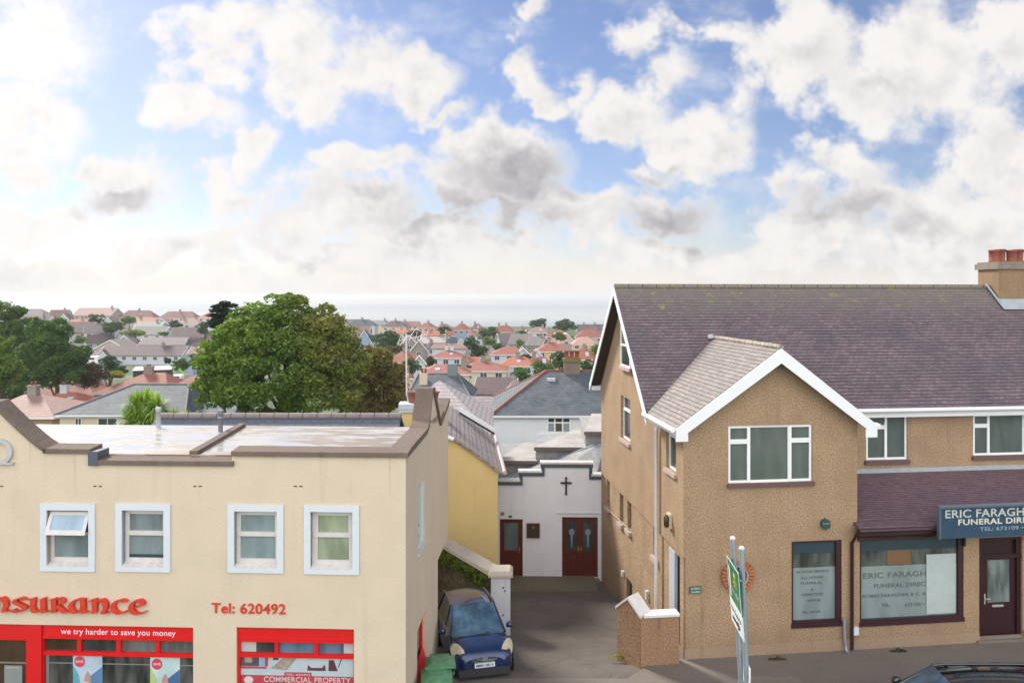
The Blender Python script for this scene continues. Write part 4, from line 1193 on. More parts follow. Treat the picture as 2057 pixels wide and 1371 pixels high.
# ================================================================ chapel at the end of the drive
CH = Frame((1000 - CX) / FP * 26.4, 26.4, -math.radians(1.7))
FIBRE = render_mat('grey_fibre_sheet', (.42, .385, .365), .15, 12, (.2, .18, .17), .5, .2, .3)
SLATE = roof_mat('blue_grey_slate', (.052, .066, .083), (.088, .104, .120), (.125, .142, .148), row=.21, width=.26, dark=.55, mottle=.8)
def chapel():
    F = CH
    f = F.front
    R = F.root('chapel', label='small white chapel hall with stepped parapet, black cross and brown doors', cat='chapel')
    zf = lambda px, py: f(px, py)[1]; fx = lambda px: f(px, 1000)[0]
    u2 = fx(1216)
    steps = [(-.05, fx(1043), zf(1020, 966)), (fx(1043), fx(1087), zf(1065, 948)), (fx(1087), fx(1190), zf(1140, 931)), (fx(1190), u2, zf(1200, 955))]
    d1 = (fx(1004), fx(1050), -1.30, zf(1027, 1042)); d2 = (fx(1129), fx(1201), -1.28, zf(1165, 1038))
    w = MB()
    zl = min(s[2] for s in steps) - .3
    w.wall(-.05, u2, -1.8, zl, 0, [d1, d2], .16)
    for a, b, z in steps: w.wall(a, b, zl, z, 0)
    w.poly([(-.05, 0, -1.8), (-.05, .3, -1.8), (-.05, .3, steps[0][2]), (-.05, 0, steps[0][2])])
    w.build('wall', render_mat('white_painted_render', (.68, .69, .72), .06, 40, (.4, .4, .42), .25, .25, .08, .006), R)
    pw = plain('white_doorway_paint', (.62, .65, .69), .5, var=.05)
    m = MB(); m.box(d2[1] + .02, d2[1] + .15, -.05, -.004, -1.5, d2[3] + .05); m.box(d2[0] - .2, d2[1] + .2, -.04, -.004, d2[3] + .14, d2[3] + .17)
    m.build('door_surround', pw, R)
    cp = MB(); ed = MB(); prev = None
    for i, (a, b, z) in enumerate(steps):
        cp.box(a - .04, b + .04, -.07, .26, z - .0, z + .07); ed.box(a - .02, b + .02, -.045, -.002, z - .13, z - .002)
        if i:
            pz = steps[i - 1][2]; lo, hi = min(z, pz), max(z, pz)
            x0 = a if pz < z else a - .12
            ed.box(x0, x0 + .12, -.045, -.002, lo - .13, hi - .1)
    cp.build('coping', DIRTY_WHITE, R, label='white coping')
    ed.build('trim', plain('slate_blue_trim', (.06, .085, .11), .5), R)
    c = MB(); cu, cz = f(1137, 974); 
    c.box(cu - .03, cu + .03, -.06, -.005, cz - .30, cz + .27); c.box(cu - .16, cu - .03, -.06, -.005, cz + .06, cz + .12); c.box(cu + .03, cu + .16, -.06, -.005, cz + .06, cz + .12)
    for (x, z) in ((cu, cz + .27), (cu, cz - .30), (cu - .16, cz + .09), (cu + .16, cz + .09)): c.box(x - .04, x + .04, -.055, -.01, z - .02, z + .02)
    c.build('cross', BLACKP, R)
    # doors
    def leaf(a, b, c_, d, arch, glassy, hx, nm):
        m_ = MB(); g = .11
        zg = c_ + (d - c_) * .45
        m_.wall(a, b, c_, d, .08, [(a + g, b - g, zg, d - g)] + ([(a + g, b - g, c_ + .12, zg - .14)] if arch else []), .04)
        o = m_.build(nm, MAHOG, R)
        if arch: MB().box(a + g + .03, b - g - .03, .095, .115, c_ + .15, zg - .17).build('door_panel', MAHOG, o); MB().box(a + g - .01, b - g + .01, .116, .12, c_ + .1, zg - .1).build('door_panel', plain('dark_mahogany', (.07, .012, .008), .5), o)
        MB().box(a + g - .01, b - g + .01, .105, .115, zg - .01, d - g + .01).build('pane', glassy, o)
        if arch:
            mx = (a + b) / 2; top = d - g; n = 8
            ar = MB()
            for s in (-1, 1):
                pts = [(mx + s * ((b - a) / 2 - g) , top)]
                pts += [(mx + s * ((b - a) / 2 - g) * math.cos(math.pi / 2 * i / n), top - .14 + .14 * math.sin(math.pi / 2 * i / n)) for i in range(n + 1)]
                ar.poly([(x, .084, z) for x, z in pts])
            ar.build('arch_head', MAHOG, o)
            et = MB(); ez = zg + (top - zg) * .62
            et.poly([(mx + .10 * math.cos(2 * math.pi * i / 16), .1035, ez + .12 * math.sin(2 * math.pi * i / 16)) for i in range(16)])
            et.hexa([(mx - .02, .1036, zg + .1), (mx + .02, .1036, zg + .1), (mx + .02, .104, zg + .1), (mx - .02, .104, zg + .1)], [(mx - .035, .1036, ez - .1), (mx + .035, .1036, ez - .1), (mx + .035, .104, ez - .1), (mx - .035, .104, ez - .1)])
            et.build('etched_motif', plain('etched_glass', (.22, .25, .29), .5, var=.5, scale=25), o)
        h = MB(); h.box(hx - .02, hx + .02, .06, .079, zg - .05, zg + .16); h.box(hx - .05, hx + .05, .04, .058, zg + .03, zg + .055); h.build('handle', BRASS, o)
        return o
    GD = glass_mat('chapel_door_pane', (.045, .055, .062), .15, blotch=.4)
    frm = MB(); a, b, c_, d = d2
    frm.box(a, a + .06, .04, .14, c_, d); frm.box(b - .06, b, .04, .14, c_, d); frm.box(a + .06, b - .06, .04, .14, d - .06, d)
    frm.build('door_frame', MAHOG, R)
    mx = (a + b) / 2
    leaf(a + .06, mx - .003, c_, d - .06, True, GD, mx - .05, 'door'); leaf(mx + .003, b - .06, c_, d - .06, True, GD, mx + .05, 'door')
    a, b, c_, d = d1
    frm = MB(); frm.box(a, a + .05, .04, .14, c_, d); frm.box(b - .05, b, .04, .14, c_, d); frm.box(a + .05, b - .05, .04, .14, d - .05, d); frm.build('door_frame', MAHOG, R)
    leaf(a + .05, b - .05, c_ + .04, d - .05, False, glass_mat('frosted_door_pane', (.10, .13, .14), .3, blotch=.2), b - .12, 'door')
    MB().box(a, b, -.03, .07, c_ - .02, c_ + .038).build('doorstep', plain('ochre_threshold', (.30, .19, .05), .7), R)
    MB().box(d2[0] - .1, d2[1] + .05, -.3, .0, -1.5, d2[2] - .01).build('doorstep', CONC, R)
    nb = f(1059, 1051), f(1083, 1077)
    b_ = MB(); b_.box(nb[0][0], nb[1][0], -.07, -.005, nb[1][1], nb[0][1]); bo = b_.build('notice_board', plain('dark_brown_board', (.045, .03, .02), .4), R)
    fr = MB(); x0, x1, z0, z1 = nb[0][0], nb[1][0], nb[1][1], nb[0][1]
    for q in ((x0 - .02, x1 + .02, z1, z1 + .025), (x0 - .02, x1 + .02, z0 - .025, z0), (x0 - .02, x0, z0, z1), (x1, x1 + .02, z0, z1)): fr.box(q[0], q[1], -.08, -.01, q[2], q[3])
    fr.build('frame', MAHOG, bo)
    MB().lathe([(.001, 0), (.065, 0), (.065, .0)], (0, 0, 0), 12)
    em = MB(); em.poly([((x0 + x1) / 2 + .06 * math.cos(2 * math.pi * i / 12), -.072, z1 - .11 + .06 * math.sin(2 * math.pi * i / 12)) for i in range(12)]); em.build('emblem', BRASS, bo)
    lt = MB(); u, z = f(1010, 1030); lt.lathe([(.03, -.04), (.07, 0), (.05, .06)], (u, -.08, z), 8); lt.build('lamp', plain('dark_lamp_glass', (.2, .2, .2), .3), R)
    lt = MB(); u, z = f(1025, 1036); lt.box(u - .06, u + .06, -.04, 0, z - .03, z + .02); lt.build('lamp', BLACKP, R)
    # --- roof: felted slope behind the parapet and three stepped clerestories
    zt = steps[2][2]
    def P(px, py, D):
        p = W(px, py, D); x, y = p.x - F.ox, p.y - F.oy
        return (x * F.c + y * F.s, -x * F.s + y * F.c, p.z)
    # hall behind: lower grey slope rising to the right, seen over the parapet
    DARKF = plain('blue_grey_roof_felt', (.15, .19, .215), .55, var=.2, scale=3)
    r = MB()
    lo = -.6
    A, B = P(1003, 960, 29.2), P(1216, 884, 29.2)
    M_ = ((A[0] + B[0]) * .5 + 1.3, .28, 1.45)
    r.slab([(-.1, .28, .8), M_, B, A], .1); r.slab([M_, (u2 + .8, .28, .9), (u2 + .8, A[1], B[2] - .4), B], .1)
    MBp = r.build('roof', roof_mat('pinkish_felt_strips', (.34, .32, .315), (.29, .28, .28), (.18, .21, .24), row=9, width=.9, dark=.7, mottle=.6), R)
    # verge upstand
    v = MB()
    A, B = P(1003, 960, 29.2), P(1216, 884, 29.2)
    v.hexa([(A[0], A[1] - .05, A[2] - .2), (B[0], A[1] - .05, B[2] - .2), (B[0], A[1] + .2, B[2] - .2), (A[0], A[1] + .2, A[2] - .2)], [A, (B[0], A[1], B[2]), (B[0], A[1] + .2, B[2]), (A[0], A[1] + .2, A[2])])
    v.build('verge', DARKF, R)
    WL = render_mat('grey_clerestory_boards', (.32, .325, .325), .2, 8, (.1, .1, .1), .5, .3, .3)
    for i, (x0, x1, ytop, ylow, d0) in enumerate(((1001, 1076, 922, 956, 29.5), (1076, 1176, 895, 935, 29.5), (1176, 1222, 864, 900, 29.5))):
        L0, L1 = P(x0, ytop, d0), P(x1, ytop + 2, d0)
        B0 = P(x0, ylow, d0)[2] - 1.2
        b = MB(); b.box(L0[0], L1[0], L0[1], L0[1] + 3.8, B0, L0[2] - .12)
        o = b.build('clerestory', WL, R)
        s = MB(); rise = [-.1, .05, .05][i]; skew = [1.0, 2.0, .6][i]
        s.slab([(L0[0] - .06, L0[1] - .12, L0[2] - .02), (L1[0] + .06, L0[1] - .12, L0[2] - .02), (L1[0] + .06, L0[1] + 3.9, L0[2] + rise), (L0[0] - .06 + skew, L0[1] + 3.9, L0[2] + rise)], .10)
        s.build('roof', FIBRE, o)
        ft = MB(); ft.box(L0[0] - .06, L1[0] + .06, L0[1] - .15, L0[1] - .122, L0[2] - .16, L0[2] - .03); ft.build('fascia', plain('brown_grey_fascia', (.12, .10, .09), .6), o)
    bk = MB(); bk.box(-.0, u2 + 2, 3.0, 7.0, -3, .9); bk.build('wall', WL, R)
    return R
chapel()

# ================================================================ yellow house beside the chapel
def yellow_house():
    Fy = Frame((1000 - CX) / FP * 24.6, 24.6, math.radians(4.1))
    f = Fy.front
    R = Fy.root('yellow_house', label='yellow rendered house with grey-brown roof behind the cream office', cat='house')
    YEL = render_mat('yellow_render', (.62, .475, .215), .08, 40, (.4, .3, .15), .2, .3, .08, .006)
    dp = 6.2
    ze = f(1000, 943)[1]; uL, zL = f(900, 878)
    sl = (zL - ze) / -uL
    ur = -2.25; zr = ze + sl * 2.25
    w = MB()
    w.poly([(0, 0, -2), (0, 0, ze), (ur, 0, zr), (ur * 2, 0, ze), (ur * 2, 0, -2)])
    w.poly([(0, 0, -2), (0, dp, -2), (0, dp, ze), (0, 0, ze)])
    w.poly([(0, dp, -2), (0, dp, ze), (ur, dp, zr), (ur * 2, dp, ze), (ur * 2, dp, -2)])
    w.build('wall', YEL, R)
    RB = roof_mat('grey_brown_slates', (.245, .21, .20), (.29, .25, .24), (.16, .14, .14), row=.2, width=.3, dark=.6)
    r = MB(); o = .14; n = 5
    for i in range(n):
        a0, a1 = i / n, (i + 1) / n
        sag = lambda t: .10 * math.sin(math.pi * t) - .05 * (1 - t)
        X = lambda t: .14 + (ur - .14) * t
        Z = lambda t: ze - sl * .14 + .06 + (zr - ze + sl * .14) * t + sag(t)
        r.slab([(X(a0), -o, Z(a0)), (X(a0), dp, Z(a0)), (X(a1), dp, Z(a1)), (X(a1), -o, Z(a1))], .09)
    r.slab([(ur, -o, zr + .02), (ur, dp, zr + .02), (ur * 2 - .14, dp, ze), (ur * 2 - .14, -o, ze)], .09)
    ro = r.build('roof', RB, R)
    g = MB(); g.tube([(.22, -.2, ze - .06), (.22, dp, ze - .06)], .07, 8); g.build('gutter', plain('pinkish_gutter', (.45, .38, .36), .5), R)
    vt = MB(); a, z = f(925, 826, 4.9); 
    vt.hexa([(a - .05, 4.9, z - .1), (a + 1.35, 4.9, z - .95), (a + 1.35, 5.15, z - .95), (a - .05, 5.15, z - .1)], [(a - .05, 4.9, z + .12), (a + 1.35, 4.9, z - .73), (a + 1.35, 5.15, z - .73), (a - .05, 5.15, z + .12)])
    vt.build('rooflight', plain('black_rubber', (.02, .025, .03), .5), ro)
    v2 = MB(); v2.hexa([(a - .05, 4.86, z + .0), (a + 1.35, 4.86, z - .85), (a + 1.35, 5.0, z - .85), (a - .05, 5.0, z)], [(a - .05, 4.86, z + .17), (a + 1.35, 4.86, z - .68), (a + 1.35, 5.0, z - .68), (a - .05, 5.0, z + .17)]); v2.build('rooflight_frame', WHITE, ro)
    bp = MB(); a, z = f(905, 875); bp.tube([(a - .1, -.2, z + .0), (a + .1, -.2, z - .08)], .07, 8); bp.build('vent_pipe', WHITE, ro)
    # yellow chimney with white cap
    c0, zt = f(806, 828, 2.2); c1, _ = f(828, 828, 2.2)
    c = MB(); c.box(c0, c1, 2.2, 2.8, 2, zt); c.build('chimney', YEL, ro)
    c = MB(); c.box(c0 - .07, c1 + .05, 2.13, 2.87, zt - .0, zt + .12); c.box(c0 - .09, c1 + .07, 2.1, 2.9, zt + .12, zt + .30); c.build('chimney_cap', plain('grey_white_cap', (.45, .48, .52), .6), ro)
    for px in (829, 873):
        pc, zz = f(px, 800, 2.45)
        p_ = MB(); p_.lathe([(.16, 0), (.13, .1), (.14, .42), (.18, .44), (.18, .5), (.12, .5)], (pc, 2.5, zz - .25), 10); p_.build('chimney_pot', TERRA, ro)
    c = MB(); cc, zz = f(873, 800, 2.45); c.box(cc - .35, cc + .3, 2.2, 2.8, 2, zz - .24); c.build('chimney', YEL, ro)
    return Fy
FY = yellow_house()

def antenna():
    p0 = W(824, 822, 27.0); p1 = W(817, 790, 27.0); p2 = W(816, 690, 27.0)
    R = empty('aerial_mast', p0, 0, label='thin leaning aerial mast with white antenna above the yellow chimney', cat='antenna')
    m = MB(); m.tube([Vector((0, 0, -.6)), Vector((0, 0, 0)), p1 - p0, p2 - p0, p2 - p0 + Vector((0, 0, .35))], .035, 6); m.build('mast', plain('pale_mast', (.55, .55, .56), .5), R)
    a = MB(); q = p2 - p0
    a.tube([q + Vector((-.25, 0, .1)), q + Vector((.75, 0, .32))], .015, 5)
    for i in range(6):
        t = i / 5; c = q + Vector((-.25 + t, 0, .1 + .22 * t))
        a.tube([c + Vector((-.02, -.25, -.12 - .05 * i / 5)), c + Vector((.02, .25, .12 + .05))], .010, 4)
    a.tube([q + Vector((.1, 0, .2)), q + Vector((.35, 0, .55)), q + Vector((.75, 0, .32))], .012, 4)
    a.build('antenna', plain('pale_mast', (.55, .55, .56), .5), R)
antenna()

# slate-roofed range behind the flat roof
def slate_range():
    zr = W(400, 835, 23.5).z
    x0, x1 = W(322, 835, 23.5).x, W(806, 835, 23.5).x
    R = empty('slate_roofed_building', (x0, 23.5, 0), 0, label='long low slate roof with grey ridge tiles behind the flat office roof', cat='building')
    L = x1 - x0
    w = MB(); w.box(0, L, -2.2, 2.2, -3, zr - 1.3); w.build('wall', render_mat('yellow_render', (.58, .455, .22)), R)
    r = MB(); r.slab([(-.1, -2.5, zr - 1.55), (L, -2.5, zr - 1.55), (L, 0, zr), (-.1, 0, zr)], .08); r.slab([(-.1, 0, zr), (L, 0, zr), (L, 2.5, zr - 1.55), (-.1, 2.5, zr - 1.55)], .08)
    ro = r.build('roof', roof_mat('dark_slate', (.075, .09, .115), (.10, .115, .145), (.12, .13, .17), row=.2, width=.28, dark=.6), R)
    t = MB(); x = 0
    while x < L - .1: t.tube([(x + .012, 0, zr), (min(x + .44, L), 0, zr)], .10, 8); x += .45
    t.build('ridge_tiles', plain('grey_pink_ridge', (.23, .195, .19), .8, var=.25), ro)
slate_range()

# low boundary wall, gate pier and creeper behind the car
def drive_wall():
    p = W(1006, 1267, 20.3); q = Vector(((880 - CX) / FP * 23.3, 23.3, 0))
    R = empty('garden_wall', (p.x, p.y, p.z), 0, label='old rubble garden wall with pale coping and square white gate pier', cat='wall')
    wd = .26
    px_ = MB(); px_.box(-wd, wd, -wd, wd, -.3, 1.58); px_.build('pier', render_mat('flaking_white_render', (.52, .53, .56), .08, 30, (.22, .2, .2), .7, .3, .2), R)
    cp = MB(); cp.hexa([(-.33, -.33, 1.58), (.33, -.33, 1.58), (.33, .33, 1.58), (-.33, .33, 1.58)], [(-.33, -.33, 1.64), (.33, -.33, 1.64), (.33, .33, 1.64), (-.33, .33, 1.64)])
    cp.hexa([(-.33, -.33, 1.64), (.33, -.33, 1.64), (.33, .33, 1.64), (-.33, .33, 1.64)], [(-.25, -.25, 1.72), (.25, -.25, 1.72), (.25, .25, 1.72), (-.25, .25, 1.72)])
    cp.build('pier_cap', render_mat('pale_cap_stone', (.42, .38, .32), .2, 25, (.2, .2, .15), .6, .3), R)
    d = Vector((q.x - p.x, q.y - p.y)); L = d.length; ang = math.atan2(d.y, d.x); c, s = math.cos(ang), math.sin(ang)
    T = lambda a, b, z: (a * c - b * s, a * s + b * c, z)
    zt = 1.50; zq = 1.50
    m, k, pr, out = new_mat('rubble_stone')
    co = k.new('ShaderNodeTexCoord').outputs['Object']
    vo = k.new('ShaderNodeTexVoronoi'); k.put(vo.inputs['Vector'], co); vo.inputs['Scale'].default_value = 5.5
    n = k.noise(co, 3, 4, .6)
    colr = k.mix(vo.outputs['Color'], (.10, .08, .065), (.17, .145, .12)); colr = k.mix(k.ss(n, .4, .7), colr, (.075, .06, .035))
    k.put(pr.inputs['Base Color'], colr); pr.inputs['Roughness'].default_value = .95
    bump(k, pr, vo.outputs['Distance'], .8, .05)
    w = MB(T); w.hexa([(.2, -.2, -.6), (L, -.2, -.9), (L, .2, -.9), (.2, .2, -.6)], [(.2, -.2, zt), (L, -.2, zq), (L, .2, zq), (.2, .2, zt)]); w.build('wall', m, R)
    cc = MB(T); cc.hexa([(.2, -.27, zt), (L, -.27, zq), (L, .27, zq), (.2, .27, zt)], [(.2, -.24, zt + .09), (L, -.24, zq + .09), (L, .24, zq + .09), (.2, .24, zt + .09)]); cc.build('coping', render_mat('pale_cap_stone', (.42, .38, .32)), R)
    nm = plain('black_painted_number', (.05, .05, .06), .6)
    for s_, z in (("SV", 1.30), ("8", 1.16), ("S", .98), ("7", .55)):
        pass
    mk = MB(); rnd = random.Random(8)
    for z in (1.30, 1.21, .56):
        x = .08 + rnd.uniform(-.03, .03); mk.hexa([(x - .025, -wd - .003, z - .035), (x + .02, -wd - .003, z - .04), (x + .02, -wd, z - .04), (x - .025, -wd, z - .035)], [(x - .02, -wd - .003, z + .0), (x + .03, -wd - .003, z + .02), (x + .03, -wd, z + .02), (x - .02, -wd, z)])
    mk.build('flaked_patches', nm, R)
    return R, T, L, zt, p
GW = drive_wall()

# ================================================================ foliage
def leaf_cloud(name, mat, parent, clumps, n, leaf, seed, flat=.0, turn=None, up=.35):
    """clumps: (x, y, z, rx, ry, rz); n leaf-sized quads scattered on and in them"""
    r = np.random.default_rng(seed)
    C = np.array(clumps, dtype=float)
    wgt = C[:, 3] * C[:, 4] + C[:, 4] * C[:, 5]; wgt /= wgt.sum()
    idx = r.choice(len(C), n, p=wgt)
    d = r.normal(size=(n, 3)); d /= np.linalg.norm(d, axis=1)[:, None]
    d[:, 2] = np.where(r.random(n) < up, np.abs(d[:, 2]), d[:, 2])
    rad = .72 + .34 * r.random(n) ** .7
    rad = np.where(r.random(n) < .12, rad * 1.16, rad)
    lump = 1 + .16 * np.sin(d[:, 0] * 7 + idx) * np.sin(d[:, 2] * 6 + idx * 2)
    p = C[idx, :3] + d * C[idx, 3:6] * (rad * lump)[:, None]
    a = r.normal(size=(n, 3)) + d * .6; a /= np.linalg.norm(a, axis=1)[:, None]
    t = np.cross(a, r.normal(size=(n, 3))); t /= np.linalg.norm(t, axis=1)[:, None]
    b = np.cross(a, t)
    s = leaf * (.6 + .8 * r.random(n))[:, None]
    q = np.stack([p - t * s * .5, p + b * s * .32, p + t * s * .5, p - b * s * .32], 1).reshape(-1, 3)
    me = bpy.data.meshes.new(name)
    me.vertices.add(n * 4); me.vertices.foreach_set('co', q.ravel())
    me.loops.add(n * 4); me.loops.foreach_set('vertex_index', np.arange(n * 4))
    me.polygons.add(n); me.polygons.foreach_set('loop_start', np.arange(n) * 4)
    tone = r.random(len(C))
    tint = np.clip(tone[idx] * .6 + .5 * r.random(n) - .05, 0, 1)
    me.update(calc_edges=True)
    at = me.attributes.new('tint', 'FLOAT', 'FACE'); at.data.foreach_set('value', tint)
    tv = np.zeros(n)
    if turn is not None:
        tv = np.clip(turn(p) + .35 * (tone[idx] - .5) + .5 * (r.random(n) - .5), 0, 1)
    at = me.attributes.new('turn', 'FLOAT', 'FACE'); at.data.foreach_set('value', tv)
    me.materials.append(mat)
    o = bpy.data.objects.new(name, me)
    return link(o, parent)
def crown_clumps(rx, ry, rz, n, seed, cr=.36, cz=0, lobes=1.0):
    r = random.Random(seed); out = []
    for i in range(n):
        while True:
            v = Vector((r.uniform(-1, 1), r.uniform(-1, 1), r.uniform(-1, 1)))
            if .25 < v.length < 1: break
        v = v.normalized() * (.45 + .4 * r.random())
        k = cr * r.uniform(.65, 1.25)
        out.append((v.x * rx, v.y * ry, cz + v.z * rz, rx * k, ry * k, rz * k * .85))
    return out
BARK = render_mat('bark', (.09, .07, .05), .4, 20, (.05, .06, .03), .4, .8, .2, .03)
GREENS = {
    'dark': leaf_mat('dark_green_leaves', (.020, .050, .018), (.055, .115, .035)),
    'mid': leaf_mat('mid_green_leaves', (.036, .085, .018), (.11, .20, .045)),
    'light': leaf_mat('light_green_leaves', (.07, .13, .02), (.20, .30, .055)),
    'lime': leaf_mat('yellow_green_leaves', (.12, .16, .01), (.30, .32, .03)),
    'purple': leaf_mat('purple_brown_leaves', (.035, .022, .02), (.085, .055, .045)),
    'olive': leaf_mat('olive_brown_leaves', (.05, .05, .02), (.13, .11, .04)),
    'turning': leaf_mat('turning_sycamore_leaves', (.040, .10, .012), (.205, .31, .045), (.27, .19, .065)),
    'brown': leaf_mat('browning_leaves', (.075, .095, .022), (.22, .23, .06), (.26, .17, .07)),
    'moss': leaf_mat('moss_leaves', (.05, .085, .010), (.17, .22, .025)),
    'pine': leaf_mat('pine_needles', (.010, .022, .014), (.028, .048, .028)),
}
def trunk_mesh(h, r0, spread, seed):
    rnd = random.Random(seed); m = MB()
    m.tube([(0, 0, -.5), (.03, 0, h * .3), (0, .05, h * .62), (.08, 0, h * .9)], [r0 * 1.25, r0, r0 * .75, r0 * .3], 9)
    for i in range(7):
        a = i * 2.4 + rnd.random(); z0 = h * rnd.uniform(.3, .65); L = spread * rnd.uniform(.5, .95)
        x, y = math.cos(a), math.sin(a)
        m.tube([(0, 0, z0), (x * L * .4, y * L * .4, z0 + h * .12), (x * L, y * L, z0 + h * .3)], [r0 * .5, r0 * .3, r0 * .07], 6)
    return m
def tree(name, x, y, zg, h, rx, ry, rz, mat, seed, n, leaf, ncl, label, group=None, cat='tree', turn=None, cr=.36, trunk=True, cz=None):
    R = empty(name, (x, y, zg), 0, label=label, cat=cat, group=group)
    cz = h - rz if cz is None else cz
    if trunk: trunk_mesh(h * .85, max(.05, h * .025), rx * .75, seed).build('trunk', BARK, R)
    cl = crown_clumps(rx, ry, rz, ncl, seed, cr, cz)
    leaf_cloud('crown' if trunk else 'foliage', mat, R, cl, n, leaf, seed, turn=turn)
    return R
def px_tree(x0, x1, ytop, D, mat, seed, label, kind='tree', base=None, n=None, leaf=None, **kw):
    """a tree whose crown spans photo columns x0..x1 at distance D, its top at row ytop"""
    rx = (x1 - x0) / 2 / FP * D; c = W((x0 + x1) / 2, ytop, D)
    zg = G(c.x, D) - .1
    if base: zb = W(0, base, D).z
    else: zb = max(zg + .3, c.z - rx * 2.3)
    rz = max(.4, (c.z - zb) / 2)
    h = c.z - zg
    px = (x1 - x0)
    n = n or int(min(9000, 500 + px * px * .9))
    leaf = leaf or max(.16, D / FP * 3.2)
    ncl = int(min(60, 10 + px * .3))
    sc = 1.0
    return tree({'tree': 'tree', 'bush': 'bush', 'hedge': 'hedge'}[kind], c.x, D, zg, h, rx * sc, rx * sc * kw.pop('deep', 1.0), rz * sc, GREENS[mat], seed, n, leaf, ncl, label, cat=kind, trunk=(kind == 'tree'), cz=h - rz, **kw)

def big_trees():
    D = 50
    # the big sycamore behind the flat roof
    c = W(572, 600, D); zg = G(c.x, D)
    R = empty('sycamore_tree', (c.x, D, zg), 0, label='huge spreading sycamore turning brown on its right, behind the flat office roof', cat='tree')
    h = c.z - zg
    trunk_mesh(h * .8, .38, 4.0, 3).build('trunk', BARK, R)
    P = lambda px, py, dy=0: (W(px, py, D).x - c.x, dy, W(px, py, D).z - zg)
    cl = []
    rnd = random.Random(12)
    # lobes of the dome in photo units, then many small leaf clumps over each lobe
    lobes = [(562, 606, 20, 14), (603, 612, 18, 14), (500, 626, 18, 12), (474, 640, 20, 14), (648, 634, 20, 16), (535, 622, 14, 10), (668, 660, 16, 16), (560, 700, 80, 70), (495, 705, 60, 56), (630, 712, 66, 60), (470, 745, 56, 56), (680, 740, 48, 56), (570, 770, 120, 75), (480, 800, 62, 50), (650, 800, 78, 52), (590, 640, 40, 36), (535, 650, 40, 34), (645, 660, 40, 34), (440, 715, 26, 30), (430, 780, 24, 30), (700, 705, 24, 26)]
    for (px, py, ax, az) in lobes:
        n_ = int(ax * az / 130)
        for j in range(n_):
            a_ = rnd.uniform(0, 2 * math.pi); e_ = rnd.uniform(-.35, 1) ; q_ = math.sqrt(max(0, 1 - e_ * e_)); k_ = rnd.uniform(.78, 1.0)
            dx, dz = math.cos(a_) * q_ * k_ * ax, e_ * k_ * az
            x, y, z = P(px + dx, py - dz); y = math.sin(a_) * q_ * k_ * ax / FP * D * 1.0
            if y > 1.0 and rnd.random() < .6: y = -y
            rr = rnd.uniform(.38, .78)
            cl.append((x, y, z, rr * 1.15, rr * 1.1, rr * .72))
    for i in range(120):
        a = math.pi * 2 * i / 120; e = rnd.choice((rnd.uniform(.93, 1.02), rnd.uniform(1.0, 1.09)))
        px = 572 + 150 * e * math.cos(a); py = 728 - 104 * e * math.sin(a)
        rr = rnd.uniform(.14, .42); x, y, z = P(px, py, rnd.uniform(-1.5, 1.5)); cl.append((x, y, z, rr * 1.2, rr, rr * .8))
    turn = lambda p: np.clip((p[:, 0] - 0.8) / 6.0 + (p[:, 2] - 8.2) / 14.0 - .22, -.6, .34)
    leaf_cloud('crown', GREENS['turning'], R, cl, 90000, .20, 5, turn=turn)
    # the browner tree at its right, further back
    D2 = 54; c2 = W(765, 695, D2); zg2 = G(c2.x, D2)
    R2 = empty('browning_tree', (c2.x, D2, zg2), 0, label='smaller brown autumn tree to the right of the huge sycamore', cat='tree')
    h2 = c2.z - zg2
    trunk_mesh(h2 * .8, .22, 1.6, 5).build('trunk', BARK, R2)
    cl = []
    for (px, py, r_) in ((765, 722, 28), (735, 740, 30), (785, 755, 30), (750, 775, 38), (790, 800, 30), (755, 820, 38), (720, 780, 30), (800, 775, 18), (740, 708, 16), (800, 745, 16), (715, 815, 34), (812, 800, 14)):
        rr = r_ / FP * D2 * .85; p = W(px, py, D2); cl.append((p.x - c2.x, rnd.uniform(-1, 1), p.z - zg2, rr, rr, rr * .9))
    leaf_cloud('crown', GREENS['brown'], R2, cl, 26000, .19, 6, turn=lambda p: .45 + 0 * p[:, 0])
    # dark woods at the left edge
    def wood(label, x0, D_, blobs, n, seed, mat='mid', leaf=.3):
        c_ = W(x0, 700, D_); zg_ = G(c_.x, D_); R_ = empty('tree', (c_.x, D_, zg_), 0, label=label, cat='tree')
        trunk_mesh(max(3, c_.z - zg_ + 1), .3, 3, seed).build('trunk', BARK, R_)
        cl_ = []; rd = random.Random(seed)
        for (px, py, r_) in blobs:
            for j in range(9):
                rr = r_ / FP * D_ * rd.uniform(.30, .52); p = W(px + rd.uniform(-.75, .75) * r_, py + rd.uniform(-.7, .7) * r_, D_); cl_.append((p.x - c_.x, rd.uniform(-1.5, 1.5) * r_ / 40, p.z - zg_, rr, rr, rr * .85))
        leaf_cloud('crown', GREENS[mat], R_, cl_, n, leaf, seed)
    wood('tall dark tree at the far left with its top against the sea', 25, 105, [(0, 650, 40), (35, 665, 45), (60, 690, 40), (20, 700, 55), (50, 740, 50), (-30, 690, 50), (0, 760, 50), (25, 640, 24), (55, 655, 20), (-5, 625, 12)], 52000, 21, 'mid', .32)
    wood('broad mid-green tree left of the purple bush, above the red roofs', 115, 95, [(80, 690, 38), (110, 690, 42), (140, 705, 34), (100, 730, 45), (135, 740, 40), (75, 740, 40), (115, 665, 24), (85, 655, 18), (150, 730, 22), (160, 745, 12)], 46000, 22, 'mid', .28)
    wood('light green tree cropped by the left edge, nearest of the left-hand trees', 0, 80, [(0, 705, 30), (-10, 730, 36), (8, 745, 26), (-5, 770, 34), (10, 690, 16), (16, 730, 16)], 16000, 23, 'light', .24)
big_trees()

